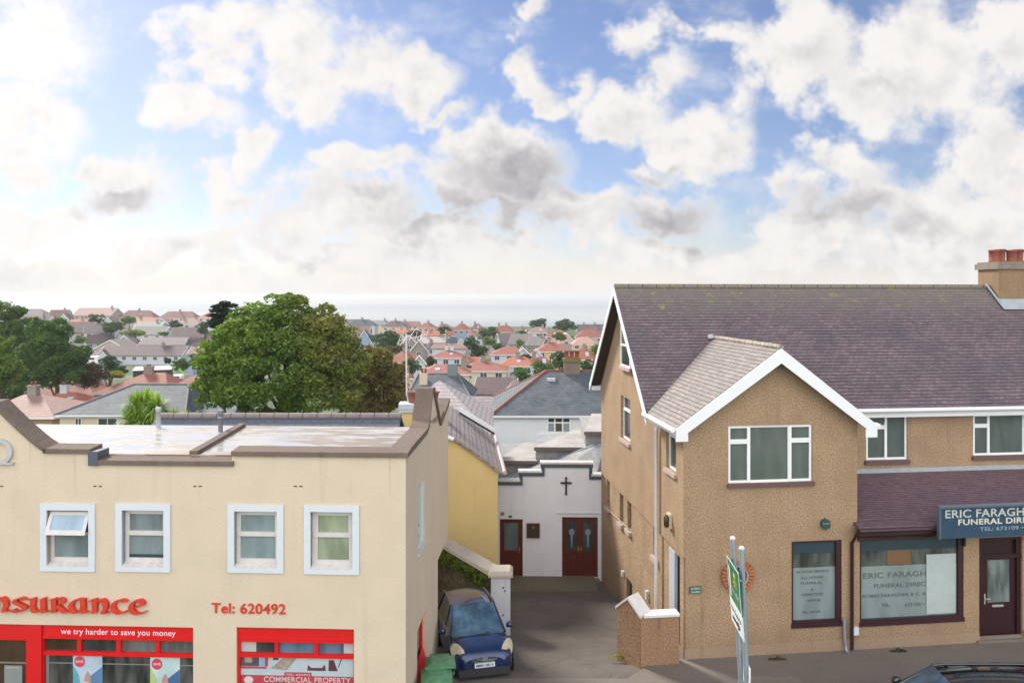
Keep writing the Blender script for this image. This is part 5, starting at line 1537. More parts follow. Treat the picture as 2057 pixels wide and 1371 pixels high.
def pine():
    D = 60; c = W(450, 608, D); zg = G(c.x, D)
    R = empty('pine_tree', (c.x, D, zg), 0, label='dark flat-topped pine showing over the left shoulder of the huge sycamore', cat='tree')
    m = MB(); m.tube([(0, 0, 0), (0, 0, c.z - zg - .4)], [.25, .06], 7); m.build('trunk', BARK, R)
    cl = []
    for (px, py, a) in ((452, 609, 10), (440, 616, 14), (464, 614, 12), (447, 624, 24), (462, 630, 18), (436, 634, 18), (450, 642, 26), (432, 648, 14), (447, 655, 26)):
        p = W(px, py, D); cl.append((p.x - c.x, 0, p.z - zg, a / FP * D, .5, .16))
    leaf_cloud('crown', GREENS['pine'], R, cl, 3800, .2, 31)
pine()

def palm():
    D = 30.0; base = W(292, 905, D)
    R = empty('cabbage_palm', (base.x, D, G(base.x, D)), 0, label='bright green cabbage palm in front of the cream-walled slate house', cat='tree')
    zb = G(base.x, D)
    m = MB(); rnd = random.Random(2)
    heads = [(W(290, 825, D), 44), (W(296, 806, D + .3), 34), (W(264, 848, D - .3), 40), (W(322, 848, D), 36), (W(274, 812, D), 34), (W(314, 818, D - .3), 36), (W(292, 845, D - .4), 38), (W(352, 840, D + .3), 24), (W(375, 842, D + .6), 20)]
    tr = MB()
    for p, s in heads: tr.tube([(0, 0, 0), ((p.x - base.x) * .5, (p.y - D) * .5, (p.z - zb) * .6), (p.x - base.x, p.y - D, p.z - zb)], [.16, .12, .08], 7)
    tr.build('trunk', BARK, R)
    pts = []; fs = []; tint = []; turn = []
    for p, s in heads:
        L0 = s / FP * D
        for i in range(300):
            th = rnd.uniform(0, 2 * math.pi); el = math.radians(rnd.choice((rnd.uniform(-65, 80), rnd.uniform(-30, 50)))); L = L0 * rnd.uniform(.75, 1.12)
            d = Vector((math.cos(th) * math.cos(el), math.sin(th) * math.cos(el), math.sin(el)))
            c0 = Vector((p.x - base.x, p.y - D, p.z - zb)); side = d.cross(Vector((0, 0, 1))).normalized() * .028
            droop = Vector((0, 0, -.42 * L * (1 - abs(d.z))))
            a0, a1, a2 = c0 + d * L * .1, c0 + d * L * .6 + droop * .2, c0 + d * L + droop
            b = len(pts); pts += [a0 - side * .5, a0 + side * .5, a1 + side, a1 - side, a2]
            fs += [(b, b + 1, b + 2, b + 3), (b + 3, b + 2, b + 4)]; v = rnd.random(); br = .9 if el < -.5 and rnd.random() < .4 else 0
            tint += [v, v]; turn += [br, br]
    me = bpy.data.meshes.new('fronds'); me.from_pydata([tuple(x) for x in pts], [], fs); me.update()
    for nm, val in (('tint', tint), ('turn', turn)):
        at = me.attributes.new(nm, 'FLOAT', 'FACE'); at.data.foreach_set('value', val)
    me.materials.append(leaf_mat('palm_fronds', (.12, .22, .035), (.36, .52, .10), (.22, .15, .05)))
    link(bpy.data.objects.new('crown', me), R)
palm()

def creeper():
    R0, T, L, zt, p = GW
    R = empty('creeper', (p.x, p.y, p.z), 0, label='bright green moss and creeper growing under the pale coping of the rubble wall', cat='plant')
    cl = []; rnd = random.Random(5)
    for i in range(30):
        t = i / 29; a = .35 + (L - .4) * t; x, y, z = T(a, .24 + .05, zt - .1 - rnd.uniform(0, .32) * (1.0 if t > .15 else .8) - (.25 if t > .8 else 0))
        cl.append((x, y, z, .16, .09, .12))
        x, y, z = T(a, .26, zt - .12); cl.append((x, y, z, .14, .08, .08))
    leaf_cloud('foliage', GREENS['moss'], R, cl, 2600, .07, 9)
    return
creeper()
def weeds():
    for (px, py, D, mat, lab, s) in ((1243, 1326, 17.85, 'lime', 'small yellow-green weed at the foot of the peaked end pier', .12), (1806, 1292, 18.15, 'dark', 'low dark weed at the foot of the shop wall', .10), (1563, 1322, 17.75, 'olive', 'dry brown weed on the plinth left of the grey drain pipe', .10)):
        p = W(px, py, D); R = empty('weed', (p.x, D, 0), 0, label=lab, cat='plant')
        leaf_cloud('foliage', GREENS[mat], R, [(0, 0, .03, s * .7, s * .4, .06), (s, 0, .02, s * .9, s * .3, .03), (-s * 1.4, 0, .02, s * .8, s * .3, .025)], 150, .045, int(px))
weeds()

# ================================================================ the town beyond
RM = {
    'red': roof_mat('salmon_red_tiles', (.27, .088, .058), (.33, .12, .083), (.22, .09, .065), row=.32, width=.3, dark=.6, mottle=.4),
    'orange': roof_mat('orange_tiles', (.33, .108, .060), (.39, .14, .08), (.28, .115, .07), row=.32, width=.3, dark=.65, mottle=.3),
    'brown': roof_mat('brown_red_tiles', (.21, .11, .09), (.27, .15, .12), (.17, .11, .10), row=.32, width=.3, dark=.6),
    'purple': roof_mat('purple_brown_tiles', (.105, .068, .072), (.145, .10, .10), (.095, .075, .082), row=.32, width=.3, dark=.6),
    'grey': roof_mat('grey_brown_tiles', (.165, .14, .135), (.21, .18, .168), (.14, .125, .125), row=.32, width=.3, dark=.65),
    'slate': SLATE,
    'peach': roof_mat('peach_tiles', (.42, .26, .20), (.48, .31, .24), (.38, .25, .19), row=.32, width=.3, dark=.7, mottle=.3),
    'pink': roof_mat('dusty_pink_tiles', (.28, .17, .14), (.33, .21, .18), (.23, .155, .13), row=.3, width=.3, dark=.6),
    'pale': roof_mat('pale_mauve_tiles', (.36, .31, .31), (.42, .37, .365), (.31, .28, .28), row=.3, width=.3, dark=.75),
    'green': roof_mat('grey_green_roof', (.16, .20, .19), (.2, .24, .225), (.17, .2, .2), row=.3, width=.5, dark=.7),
}
def wmat(n, c): return render_mat(n, c, .06, 20, stain_amt=.2, bstr=.1, big=.06)
WM = {'white': wmat('white_house_wall', (.50, .53, .57)), 'bright': wmat('bright_white_wall', (.68, .72, .75)), 'cream': wmat('cream_house_wall', (.58, .50, .38)), 'blue': wmat('pale_blue_wall', (.27, .35, .46)), 'grey': wmat('grey_house_wall', (.34, .33, .33)),
      'stone': wmat('stone_house_wall', (.26, .23, .20)), 'yellow': wmat('yellow_house_wall', (.58, .46, .22)), 'pink': wmat('pinkish_house_wall', (.44, .36, .33)), 'tan': wmat('tan_house_wall', (.34, .22, .13)), 'peach': wmat('peach_house_wall', (.58, .40, .32))}
WINM = [plain('far_window_frame', (.72, .73, .74), .5), glass_mat('far_window_glass', (.05, .06, .07), .15)]
def house(x0, x1, yr, ye, D, typ, rm, wm, label, rot=0.0, dep=None, chim=(), nwin=3, group=None, cat='house', ridge=None, over=.3, tiles=None, wins=None, pots=2, rowz=None, cmat=None, sky=()):
    """a house whose eaves run over photo columns x0..x1 at distance D (front eaves), ridge at row yr, eaves at row ye"""
    Wd = (x1 - x0) / FP * D
    c = W((x0 + x1) / 2, 0, D)
    dep = dep or min(Wd * .8, 8.5)
    hy = dep / 2
    if typ == 'hip' or typ == 'gx':
        ze = W(0, ye, D).z; zr = W(0, yr, D + hy).z
    else:
        ze = W(0, ye, D).z; zr = W(0, yr, D).z
    if zr < ze + .5: zr = ze + max(.5, Wd * .15)
    zg = G(c.x, D + hy) - .6
    R = empty('house', (c.x, D + hy, zg), rot, label=label, cat=cat, group=group)
    a = Wd / 2; ze -= zg; zr -= zg
    ww = a - over
    hw = hy - over
    r = MB(); w = MB()
    if typ == 'hip':
        if ridge: rl, rr = (ridge[0] - (x0 + x1) / 2) / FP * (D + hy), (ridge[1] - (x0 + x1) / 2) / FP * (D + hy)
        else:
            k = max(a - hy * .9, a * .12); rl, rr = -k, k
        E = [(-a, -hy, ze), (a, -hy, ze), (a, hy, ze), (-a, hy, ze)]
        r.poly([E[0], E[1], (rr, 0, zr), (rl, 0, zr)]); r.poly([E[2], E[3], (rl, 0, zr), (rr, 0, zr)]); r.poly([E[3], E[0], (rl, 0, zr)]); r.poly([E[1], E[2], (rr, 0, zr)])
        r.poly([E[3], E[2], E[1], E[0]])
        for i in range(4):
            p, q = E[i], E[(i + 1) % 4]; r.poly([(p[0], p[1], p[2] - .16), (q[0], q[1], q[2] - .16), (q[0], q[1], q[2] - .005), (p[0], p[1], p[2] - .005)], 1)
        w.box(-ww, ww, -hw, hw, -2, ze - .02)
    elif typ == 'gx':
        r.slab([(-a, -hy, ze), (a, -hy, ze), (a, 0, zr), (-a, 0, zr)], .12); r.slab([(-a, 0, zr), (a, 0, zr), (a, hy, ze), (-a, hy, ze)], .12)
        w.box(-ww, ww, -hw, hw, -2, ze)
        for s in (-1, 1): w.poly([(s * ww, -hw, ze), (s * ww, hw, ze), (s * ww, 0, zr - .12)])
        b = MB()
        for s in (-1, 1):
            for t in (-1, 1):
                b.hexa([(s * (a + .02), t * hy, ze - .3), (s * (a + .06), t * hy, ze - .3), (s * (a + .06), 0, zr - .3), (s * (a + .02), 0, zr - .3)], [(s * (a + .02), t * hy, ze), (s * (a + .06), t * hy, ze), (s * (a + .06), 0, zr), (s * (a + .02), 0, zr)])
        b.build('bargeboard', WHITE, R)
    else:  # gable to the viewer
        r.slab([(-a, -hy, ze), (0, -hy, zr), (0, hy, zr), (-a, hy, ze)], .12); r.slab([(0, -hy, zr), (a, -hy, ze), (a, hy, ze), (0, hy, zr)], .12)
        w.box(-ww, ww, -hw, hw, -2, ze)
        w.poly([(-ww, -hw, ze), (ww, -hw, ze), (0, -hw, zr - .12)]); w.poly([(-ww, hw, ze), (ww, hw, ze), (0, hw, zr - .12)])
        b = MB()
        for s in (-1, 1):
            b.hexa([(s * a, -hy - .05, ze - .32), (0, -hy - .05, zr - .32), (0, -hy, zr - .32), (s * a, -hy, ze - .32)], [(s * a, -hy - .05, ze), (0, -hy - .05, zr), (0, -hy, zr), (s * a, -hy, ze)])
        b.build('bargeboard', WHITE, R)
    w.build('wall', WM[wm], R)
    ro = r.build('roof', [RM[rm], WHITE], R)
    for (sx_, t_) in sky:
        x_ = -a + 2 * a * sx_; sl_ = (zr - ze) / hy; w_, q_ = .38, .45
        m = MB(); P_ = lambda u_, v_, o_: (x_ + u_, -hy * (1 - t_) + v_, ze + (zr - ze) * t_ + v_ * sl_ + o_)
        m.hexa([P_(-w_, -q_, -.05), P_(w_, -q_, -.05), P_(w_, q_, -.05), P_(-w_, q_, -.05)], [P_(-w_, -q_, .09), P_(w_, -q_, .09), P_(w_, q_, .09), P_(-w_, q_, .09)])
        m.build('skylight', glass_mat('skylight_glass', (.42, .47, .54), .15), ro)
    if tiles:
        t = MB()
        if typ == 'hip':
            for pth in ([(rl, 0, zr), (rr, 0, zr)], [E[0], (rl, 0, zr)], [E[1], (rr, 0, zr)], [E[2], (rr, 0, zr)], [E[3], (rl, 0, zr)]): t.tube(pth, .09, 6)
        else: t.tube([(-a, 0, zr), (a, 0, zr)], .1, 6)
        t.build('ridge_tiles', tiles, ro)
    for (fx, kind) in chim:
        cxx = -a + 2 * a * fx; zz = zr if typ != 'hip' or abs(cxx) < a * .8 else zr - .5
        s = .42 if kind != 'big' else .6
        m = MB(); m.box(cxx - s, cxx + s, -.32, .32, ze, zz + .75); m.box(cxx - s - .06, cxx + s + .06, -.38, .38, zz + .75, zz + .88)
        m.build('chimney', {'w': WM['white'], 's': WM['stone'], 'big': WM['stone']}.get(kind, WM['stone']), ro)
        for j in range(pots):
            q = MB(); q.lathe([(.12, 0), (.10, .3), (.13, .32)], (cxx + (j - (pots - 1) / 2) * .34, 0, zz + .87), 7); q.build('chimney_pot', TERRA, ro)
    if nwin and wins is None:
        wins = []
        levels = [ze - 1.45] + ([ze - 4.1] if ze > 5.4 else [])
        for zl in levels:
            for i in range(nwin):
                cx_ = -ww + 2 * ww * (i + .5) / nwin
                wins.append((cx_ - min(.65, ww / nwin * .5), cx_ + min(.65, ww / nwin * .5), zl, zl + 1.15))
    for (wa, wb, wc, wdz) in (wins or []):
        m = MB(); m.box(wa, wb, -hw - .05, -hw - .003, wc, wdz, 0); mid = (wa + wb) / 2
        m.box(wa + .07, mid - .03, -hw - .056, -hw - .052, wc + .07, wdz - .07, 1); m.box(mid + .03, wb - .07, -hw - .056, -hw - .052, wc + .07, wdz - .07, 1)
        m.build('window', WINM, R)
    return R

def roof_extra(R, name, mat, x, y, z, sx, sy, sz):
    ro = [o for o in scene.objects if o.parent == R and o.name.startswith('roof')][0]
    m = MB(); m.box(x - sx, x + sx, y - sy, y + sy, z - sz, z + sz); m.build(name, mat, ro)

def near_houses():
    REDT = plain('red_hip_tile', (.24, .06, .045), .7, var=.3)
    GREYT = plain('grey_hip_tile', (.19, .18, .18), .8, var=.3)
    # slate house with palm in front (cream walls)
    D = 60
    ze = W(0, 833, D).z; zg = G(-35, 64) - .6
    wn = []
    for (px0, px1, y0, y1) in ((138, 152, 843, 858), (184, 224, 843, 866)):
        c = (108 + 355) / 2
        wn.append(((px0 - c) / FP * D, (px1 - c) / FP * D, W(0, y1 + 6, D).z - zg, W(0, y0 - 4, D).z - zg))
    house(108, 372, 771, 833, D, 'hip', 'slate', 'cream', 'large slate hipped house with cream walls, left of the palm', ridge=(215, 325), dep=9.0, tiles=GREYT, wins=wn, chim=())
    # slate house above the chapel
    D = 50
    zg = G(2, 54) - .6; c = (984 + 1270) / 2
    wn = []
    h = house(984, 1270, 744, 834, D, 'hip', 'slate', 'bright', 'white-walled slate house with red hip tiles behind the chapel', ridge=(1106, 1210), dep=9.5, tiles=REDT, wins=wn, chim=(), over=.25)
    ro = [o for o in scene.objects if o.parent == h and o.name.startswith('roof')][0]
    zr = W(0, 744, D + 4.75).z - zg
    window(h, lambda a, y, z: (a, -4.5 + y, z), (1099 - c) / FP * D, (1147 - c) / FP * D, W(0, 873, D).z - zg, W(0, 836, D).z - zg, [(0, .33, .7, 1), (0, .33, 0, .7), (.33, .66, .7, 1), (.33, .66, 0, .7), (.66, 1, .7, 1), (.66, 1, 0, .7)], None, fw=.09, y=-.04, dep=.03,
           panes=[DARKG, glass_mat('curtained_pane', (.24, .30, .30), .2), DARKG, glass_mat('warm_dark_pane', (.10, .08, .07), .15), DARKG, glass_mat('curtained_pane', (.24, .30, .30), .2)])
    MB().box((1172 - c) / FP * D, (1190 - c) / FP * D, -4.62, -4.505, -1, W(0, 838, D).z - zg).build('wall', WM['tan'], h)
    window(h, lambda a, y, z: (a, -4.6 + y, z), (1190 - c) / FP * D, (1212 - c) / FP * D, W(0, 860, D).z - zg, W(0, 838, D).z - zg, [(0, 1, 0, 1)], DARKG, fw=.09, y=-.04, dep=.03)
    cx_ = (1157 - c) / FP * (D + 4.75)
    m = MB(); m.box(cx_ - .58, cx_ + .58, -.4, .4, zr - 1.0, zr + .75); m.build('chimney', render_mat('mossy_brown_chimney', (.20, .155, .13), .3, 15, (.1, .12, .04), .8, .4, .2), ro)
    m = MB(); m.box(cx_ - .66, cx_ + .66, -.5, .5, zr + .75, zr + 1.0); m.build('chimney_cap', render_mat('mossy_cap', (.16, .15, .06), .3, 12, (.1, .14, .03), .8, .4, .3), ro)
    for j in range(3):
        q = MB(); q.lathe([(.19, 0), (.16, .1), (.16, .5), (.2, .52), (.2, .6)], (cx_ - .38 + j * .38, 0, zr + .95), 9); q.build('chimney_pot', TERRA, ro)
    vx = (1114 - c) / FP * (D + 4.75); m = MB(); m.box(vx - .3, vx + .3, -1.2, -.6, zr - 1.1, zr - .35); m.build('roof_vent', plain('grey_white_cap', (.45, .48, .52), .6), ro)
    # slate house left of it
    D = 74
    h = house(812, 950, 750, 806, D, 'hip', 'slate', 'pink', 'slate hipped house with a square slate-hung chimney, behind the aerial mast', ridge=(832, 910), dep=9.5, tiles=GREYT, nwin=0, chim=())
    ro = [o for o in scene.objects if o.parent == h and o.name.startswith('roof')][0]
    zg = G(-8, 79) - .6; zr = W(0, 750, D + 4.7).z - zg
    c = (812 + 950) / 2
    for (px, s, hh, mt, nm) in ((900, .5, 1.0, plain('slate_hung_chimney', (.16, .2, .21), .7), 0), (846, .4, 1.1, WM['cream'], 2)):
        cx_ = (px - c) / FP * (D + 4.7); yy = 0 if nm == 0 else -1.6
        m = MB(); m.box(cx_ - s, cx_ + s, yy - .4, yy + .4, zr - 2.2, zr + hh - (.9 if nm else 0)); m.build('chimney', mt, ro)
        for j in range(nm):
            q = MB(); q.lathe([(.13, 0), (.11, .45), (.14, .47)], (cx_ - .16 + .34 * j, yy, zr + .2), 8); q.build('chimney_pot', TERRA, ro)
    # pale mauve pyramid roof just behind the yellow house
    house(768, 985, 765, 868, 38, 'hip', 'pale', 'pink', 'pale mauve hipped roof rising behind the yellow house', ridge=(866, 872), dep=7.5, nwin=0)
    house(935, 1030, 795, 870, 60, 'gx', 'pale', 'pink', 'plain pinkish-walled house between the mauve roof and the white-walled slate house', dep=6, nwin=0)
    house(955, 1040, 757, 792, 88, 'gx', 'purple', 'stone', 'small dark roof between two slate houses, below the pointed shrub', rot=-.15, dep=6, nwin=0)
    house(1010, 1060, 762, 800, 78, 'hip', 'grey', 'stone', 'dark grey roof partly hidden by the shrub beside the red hip tiles', dep=6, nwin=0)
    # red group at left
    house(28, 192, 757, 806, 112, 'hip', 'red', 'stone', 'big salmon-red hipped roof below the left-hand trees, with two skylights', ridge=(92, 132), dep=11, sky=((.44, .72), (.66, .68)), chim=((.52, 'big'),), nwin=0)
    h = house(50, 168, 787, 826, 88, 'hip', 'orange', 'cream', 'brighter red hipped roof with a grey chimney, in front of the skylit one', ridge=(80, 112), dep=8, sky=((.22, .55), (.55, .6), (.86, .3)), chim=((.33, 'w'),), nwin=0)
    house(-62, 108, 792, 838, 66, 'hip', 'pink', 'tan', 'dusty pink hipped roof with tan walls at the left edge', ridge=(-10, 28), dep=8, nwin=0, chim=((.42, 's'),))
    house(182, 338, 748, 790, 100, 'hip', 'red', 'stone', 'red hipped roof with twin terracotta pots, directly behind the slate hipped house', ridge=(262, 300), dep=9, chim=((.54, 'big'),), nwin=0, pots=2)
    house(338, 440, 742, 778, 104, 'hip', 'red', 'cream', 'red hipped roof touching the left side of the huge sycamore', ridge=(392, 420), dep=8, nwin=0)
    house(330, 412, 781, 806, 80, 'gx', 'brown', 'stone', 'dark brown roof between the slate hipped house and the sycamore', dep=6, nwin=0)
    house(362, 470, 797, 836, 62, 'hip', 'slate', 'grey', 'low slate roof at the foot of the sycamore on its left', dep=7, nwin=0, ridge=(400, 450))
near_houses()
def roof_windows():
    pm = glass_mat('skylight_glass', (.45, .5, .58), .1)
    for (px, py, D) in ((100, 767, 115), (131, 764, 115), (76, 790, 91), (115, 787, 91)):
        pass
# middle distance and skyline: (x0, x1, ridge row, eaves row, distance, shape, roof, wall, label, options)
T_ = [
 (20, 88, 620, 636, 400, 'hip', 'grey', 'pink', 'wide grey-pink hipped roof on the far left skyline', dict(dep=12, nwin=4)),
 (94, 132, 622, 640, 385, 'gx', 'brown', 'white', 'brown roof on the skyline between two broad roofs at far left', dict()),
 (96, 113, 635, 646, 340, 'gy', 'purple', 'white', 'small white gable, left one of a pair below the far left skyline', dict(nwin=1)),
 (116, 140, 630, 642, 345, 'gy', 'purple', 'white', 'white gable, right one of a pair below the far left skyline', dict(nwin=1)),
 (143, 226, 618, 634, 400, 'gx', 'pink', 'pink', 'largest roof on the far left skyline, flat-ridged and pinkish', dict(dep=13, nwin=4)),
 (236, 308, 623, 637, 405, 'hip', 'brown', 'pink', 'hipped skyline roof with one chimney, third broad roof from the left', dict(chim=((.5, 's'),))),
 (316, 394, 625, 639, 400, 'hip', 'brown', 'white', 'hipped skyline house with pale upper walls, left of the pine', dict(chim=((.5, 's'),), nwin=4)),
 (396, 440, 628, 639, 390, 'hip', 'orange', 'white', 'orange-red skyline roof just left of the pine', dict()),
 (134, 177, 641, 652, 330, 'gx', 'orange', 'cream', 'bright orange roof strip under the largest skyline roof', dict()),
 (204, 230, 637, 650, 330, 'gy', 'grey', 'white', 'little white gable right of the dark round tree at far left', dict(nwin=1)),
 (266, 312, 638, 647, 335, 'gx', 'orange', 'white', 'long bright orange roof above the grey-green roof', dict()),
 (268, 322, 646, 656, 310, 'gx', 'green', 'white', 'grey-green roof with a white gable end', dict()),
 (305, 345, 640, 655, 320, 'gy', 'pink', 'pink', 'pinkish gable between the orange roof and the brown skyline house', dict(nwin=1)),
 (345, 402, 640, 652, 325, 'hip', 'pink', 'white', 'pinkish hipped roof below the skyline near the pine', dict()),
 (30, 96, 634, 646, 360, 'gx', 'purple', 'grey', 'dim purple roof just over the wood at far left', dict()),
 (108, 182, 646, 668, 270, 'gx', 'purple', 'grey', 'long purple bungalow roof with pale conservatory, over the left wood', dict(rot=-.12)),
 (160, 212, 652, 668, 262, 'gx', 'grey', 'white', 'pale grey bungalow roof beside the conservatory', dict(rot=.5)),
 (258, 330, 655, 672, 262, 'gx', 'grey', 'white', 'long grey-brown bungalow roof with a white right-hand gable', dict(dep=9)),
 (338, 404, 657, 677, 258, 'gx', 'purple', 'grey', 'dark purple bungalow roof left of the sycamore, upper one', dict(dep=9)),
 (168, 214, 668, 688, 260, 'gx', 'purple', 'grey', 'bungalow roof above the gabled pinkish bungalow', dict(rot=.35)),
 (184, 262, 682, 702, 246, 'gy', 'grey', 'pink', 'gable-fronted pinkish bungalow with a shallow roof', dict(nwin=2, dep=9)),
 (226, 270, 674, 690, 256, 'gy', 'purple', 'blue', 'blue-gabled bungalow behind the pinkish one', dict(nwin=1)),
 (276, 366, 677, 693, 252, 'gx', 'grey', 'white', 'wide grey-brown bungalow with a white left gable', dict(dep=9, nwin=4)),
 (352, 432, 672, 691, 256, 'gx', 'purple', 'blue', 'dark-roofed bungalow with pale blue walls touching the sycamore', dict(dep=9)),
 (194, 366, 694, 714, 232, 'gx', 'purple', 'white', 'longest dark purple bungalow roof, with pale walls in full view', dict(dep=9, nwin=8)),
 (374, 432, 696, 712, 195, 'gx', 'brown', 'blue', 'brown-roofed blue-walled house tucked against the sycamore', dict(nwin=2)),
 (190, 214, 702, 716, 226, 'gy', 'purple', 'white', 'small white gable at the left end of the longest bungalow', dict(nwin=1)),
 # right of the big tree
 (664, 716, 641, 650, 400, 'gx', 'purple', 'white', 'dark skyline roof just right of the sycamore top', dict()),
 (694, 754, 641, 655, 360, 'hip', 'slate', 'white', 'slate hipped skyline house with one chimney right of the sycamore', dict(chim=((.5, 's'),))),
 (736, 776, 643, 652, 390, 'gx', 'green', 'cream', 'grey-green skyline roof between the slate hip and the mauve hip', dict()),
 (766, 818, 644, 657, 360, 'hip', 'purple', 'cream', 'mauve hipped skyline house with cream walls', dict(chim=((.5, 's'),))),
 (806, 842, 645, 655, 385, 'gx', 'brown', 'cream', 'long brown skyline roof left of the red hipped pair', dict()),
 (838, 876, 648, 659, 345, 'hip', 'red', 'cream', 'red half of the left-hand hipped pair on the skyline', dict(chim=((.55, 's'),))),
 (874, 909, 650, 660, 347, 'hip', 'brown', 'cream', 'brown half of the left-hand hipped pair on the skyline', dict(chim=((.35, 's'),))),
 (908, 946, 650, 663, 330, 'hip', 'red', 'blue', 'red-roofed skyline house with pale blue walls', dict(chim=((.5, 's'),))),
 (943, 973, 650, 662, 332, 'hip', 'brown', 'cream', 'brown hipped skyline house left of the dark round tree', dict(chim=((.35, 's'),))),
 (990, 1038, 653, 667, 330, 'hip', 'red', 'white', 'red hipped skyline house right of the dark round tree', dict(chim=((.25, 's'), (.55, 's')))),
 (1042, 1066, 659, 668, 335, 'hip', 'red', 'cream', 'small red skyline roof left of the tall round tree', dict()),
 (1060, 1104, 656, 668, 290, 'hip', 'pink', 'white', 'white two-storey house with a mauve-pink hipped roof', dict(nwin=3)),
 (1096, 1146, 663, 676, 280, 'hip', 'red', 'peach', 'red hipped house between the white house and the peach house', dict()),
 (1122, 1152, 668, 684, 262, 'gy', 'peach', 'peach', 'peach house with a peach roof, left one', dict(nwin=1)),
 (1148, 1204, 676, 692, 250, 'hip', 'peach', 'peach', 'wide peach hipped house beside the brown building', dict()),
 (1156, 1216, 661, 678, 285, 'hip', 'red', 'pink', 'large red hipped roof next to the white bargeboard', dict()),
 (1158, 1222, 651, 661, 400, 'gx', 'purple', 'stone', 'long dark terrace roof on the right-hand skyline', dict(chim=((.25, 's'), (.6, 's')))),
 (778, 822, 661, 669, 325, 'gx', 'orange', 'cream', 'orange strip roof below the mauve skyline house', dict()),
 (836, 882, 664, 674, 318, 'gx', 'orange', 'cream', 'long orange roof under the red and brown pair', dict()),
 (895, 912, 664, 672, 318, 'gx', 'orange', 'cream', 'short orange roof beside the small round tree', dict(nwin=1)),
 (748, 804, 664, 690, 240, 'gy', 'grey', 'white', 'white-gabled house just right of the sycamore', dict(nwin=2)),
 (714, 748, 662, 690, 250, 'gy', 'purple', 'blue', 'blue-grey gabled house peeping past the sycamore', dict(nwin=1)),
 (842, 902, 676, 690, 255, 'gx', 'pale', 'stone', 'grey stone terrace with a pale roof behind the white-chimney house', dict(nwin=5, chim=((.2, 's'), (.7, 's')))),
 (893, 922, 676, 690, 250, 'hip', 'slate', 'stone', 'small dark slate roof at the right end of the stone terrace', dict()),
 (916, 936, 678, 692, 245, 'gy', 'brown', 'white', 'narrow white gable left of the tall pointed conifer', dict(nwin=1)),
 (804, 842, 672, 692, 225, 'gy', 'brown', 'stone', 'timber-gabled brown house with white bargeboards, left one', dict(nwin=1)),
 (822, 858, 682, 704, 205, 'gy', 'purple', 'stone', 'timber-gabled brown house with white bargeboards, right and nearer one', dict(nwin=1)),
 (996, 1044, 668, 690, 255, 'gx', 'grey', 'white', 'grey-roofed white house right of the dark round tree', dict(rot=.4)),
 (1026, 1072, 670, 692, 245, 'gx', 'grey', 'blue', 'grey roof with a pale blue gable end', dict(rot=-.5)),
 (1062, 1100, 676, 694, 235, 'gx', 'grey', 'stone', 'long grey roof sloping behind the red roof with yellow walls', dict(rot=-.6)),
 (968, 996, 680, 692, 250, 'gx', 'brown', 'pink', 'low brown roof between the pointed conifer and the grey roofs', dict()),
 (862, 934, 702, 719, 170, 'hip', 'red', 'white', 'white house with red window panels and a white double chimney', dict(chim=((.45, 'w'), (.6, 'w')), nwin=3, dep=8)),
 (768, 846, 705, 728, 150, 'hip', 'red', 'white', 'red-roofed house right of the sycamore, partly behind the mast', dict(dep=8, nwin=1)),
 (826, 856, 712, 730, 142, 'gy', 'red', 'white', 'small white gable beside the round green bush', dict(nwin=1)),
 (984, 1062, 695, 712, 190, 'hip', 'red', 'white', 'large white house with a salmon hipped roof in the middle of the view', dict(dep=9, nwin=3)),
 (1034, 1066, 697, 712, 184, 'gy', 'red', 'white', 'small white gable, left one, on the salmon-roofed pair', dict(nwin=1)),
 (1064, 1090, 700, 714, 180, 'gy', 'red', 'white', 'small white gable, right one, on the salmon-roofed pair', dict(nwin=1)),
 (1076, 1146, 686, 706, 195, 'hip', 'red', 'yellow', 'red hipped house with pale yellow walls', dict(dep=9, chim=((.4, 's'),))),
 (1146, 1206, 700, 722, 165, 'hip', 'orange', 'cream', 'orange-red roof behind the chimney with three terracotta pots', dict()),
 (924, 1022, 725, 745, 135, 'hip', 'red', 'cream', 'wide salmon hipped roof above the dark roofs, left of centre pair', dict(dep=9, chim=((.45, 's'),), ridge=(955, 980))),
 (1002, 1078, 716, 735, 145, 'hip', 'orange', 'white', 'wide salmon hipped roof, right of centre pair', dict(dep=9, chim=((.5, 's'),), ridge=(1030, 1055))),
 (1066, 1112, 716, 734, 150, 'hip', 'red', 'cream', 'salmon roof half hidden by the dark bush near the three pots', dict()),
 (836, 944, 731, 752, 108, 'hip', 'red', 'cream', 'red roof directly behind the square slate-hung chimney', dict(dep=9, ridge=(872, 892), nwin=0)),
 (926, 964, 716, 726, 160, 'gx', 'orange', 'cream', 'short orange roof below the tall pointed conifer', dict(nwin=1)),
 (800, 830, 745, 760, 120, 'hip', 'orange', 'cream', 'orange roof corner left of the round green bush', dict(nwin=0)),
 (868, 960, 690, 700, 200, 'gx', 'brown', 'white', 'brown roof behind the white-chimney house', dict(nwin=0)),
 (940, 985, 664, 674, 300, 'gx', 'brown', 'white', 'brown roof below the pale blue skyline house', dict()),
 (858, 900, 688, 700, 215, 'gx', 'purple', 'white', 'purple roof below the stone terrace', dict()),
 (700, 742, 655, 668, 290, 'gx', 'brown', 'pink', 'brown roof under the slate hipped skyline house', dict()),
 (1104, 1150, 690, 704, 215, 'gx', 'grey', 'cream', 'grey roof right of the yellow-walled house', dict(nwin=2)),
]
_r = random.Random(77)
for t in T_:
    kw = dict(t[9])
    if 'chim' not in kw and t[5] != 'gy' and _r.random() < .75: kw['chim'] = ((_r.choice((.15, .3, .5, .7, .85)), 's'),)
    if t[5] == 'hip' and _r.random() < .4: kw['sky'] = ((_r.uniform(.35, .65), .5),)
    if 'rot' not in kw: kw['rot'] = _r.uniform(-.10, .10)
    house(*t[:9], **kw)
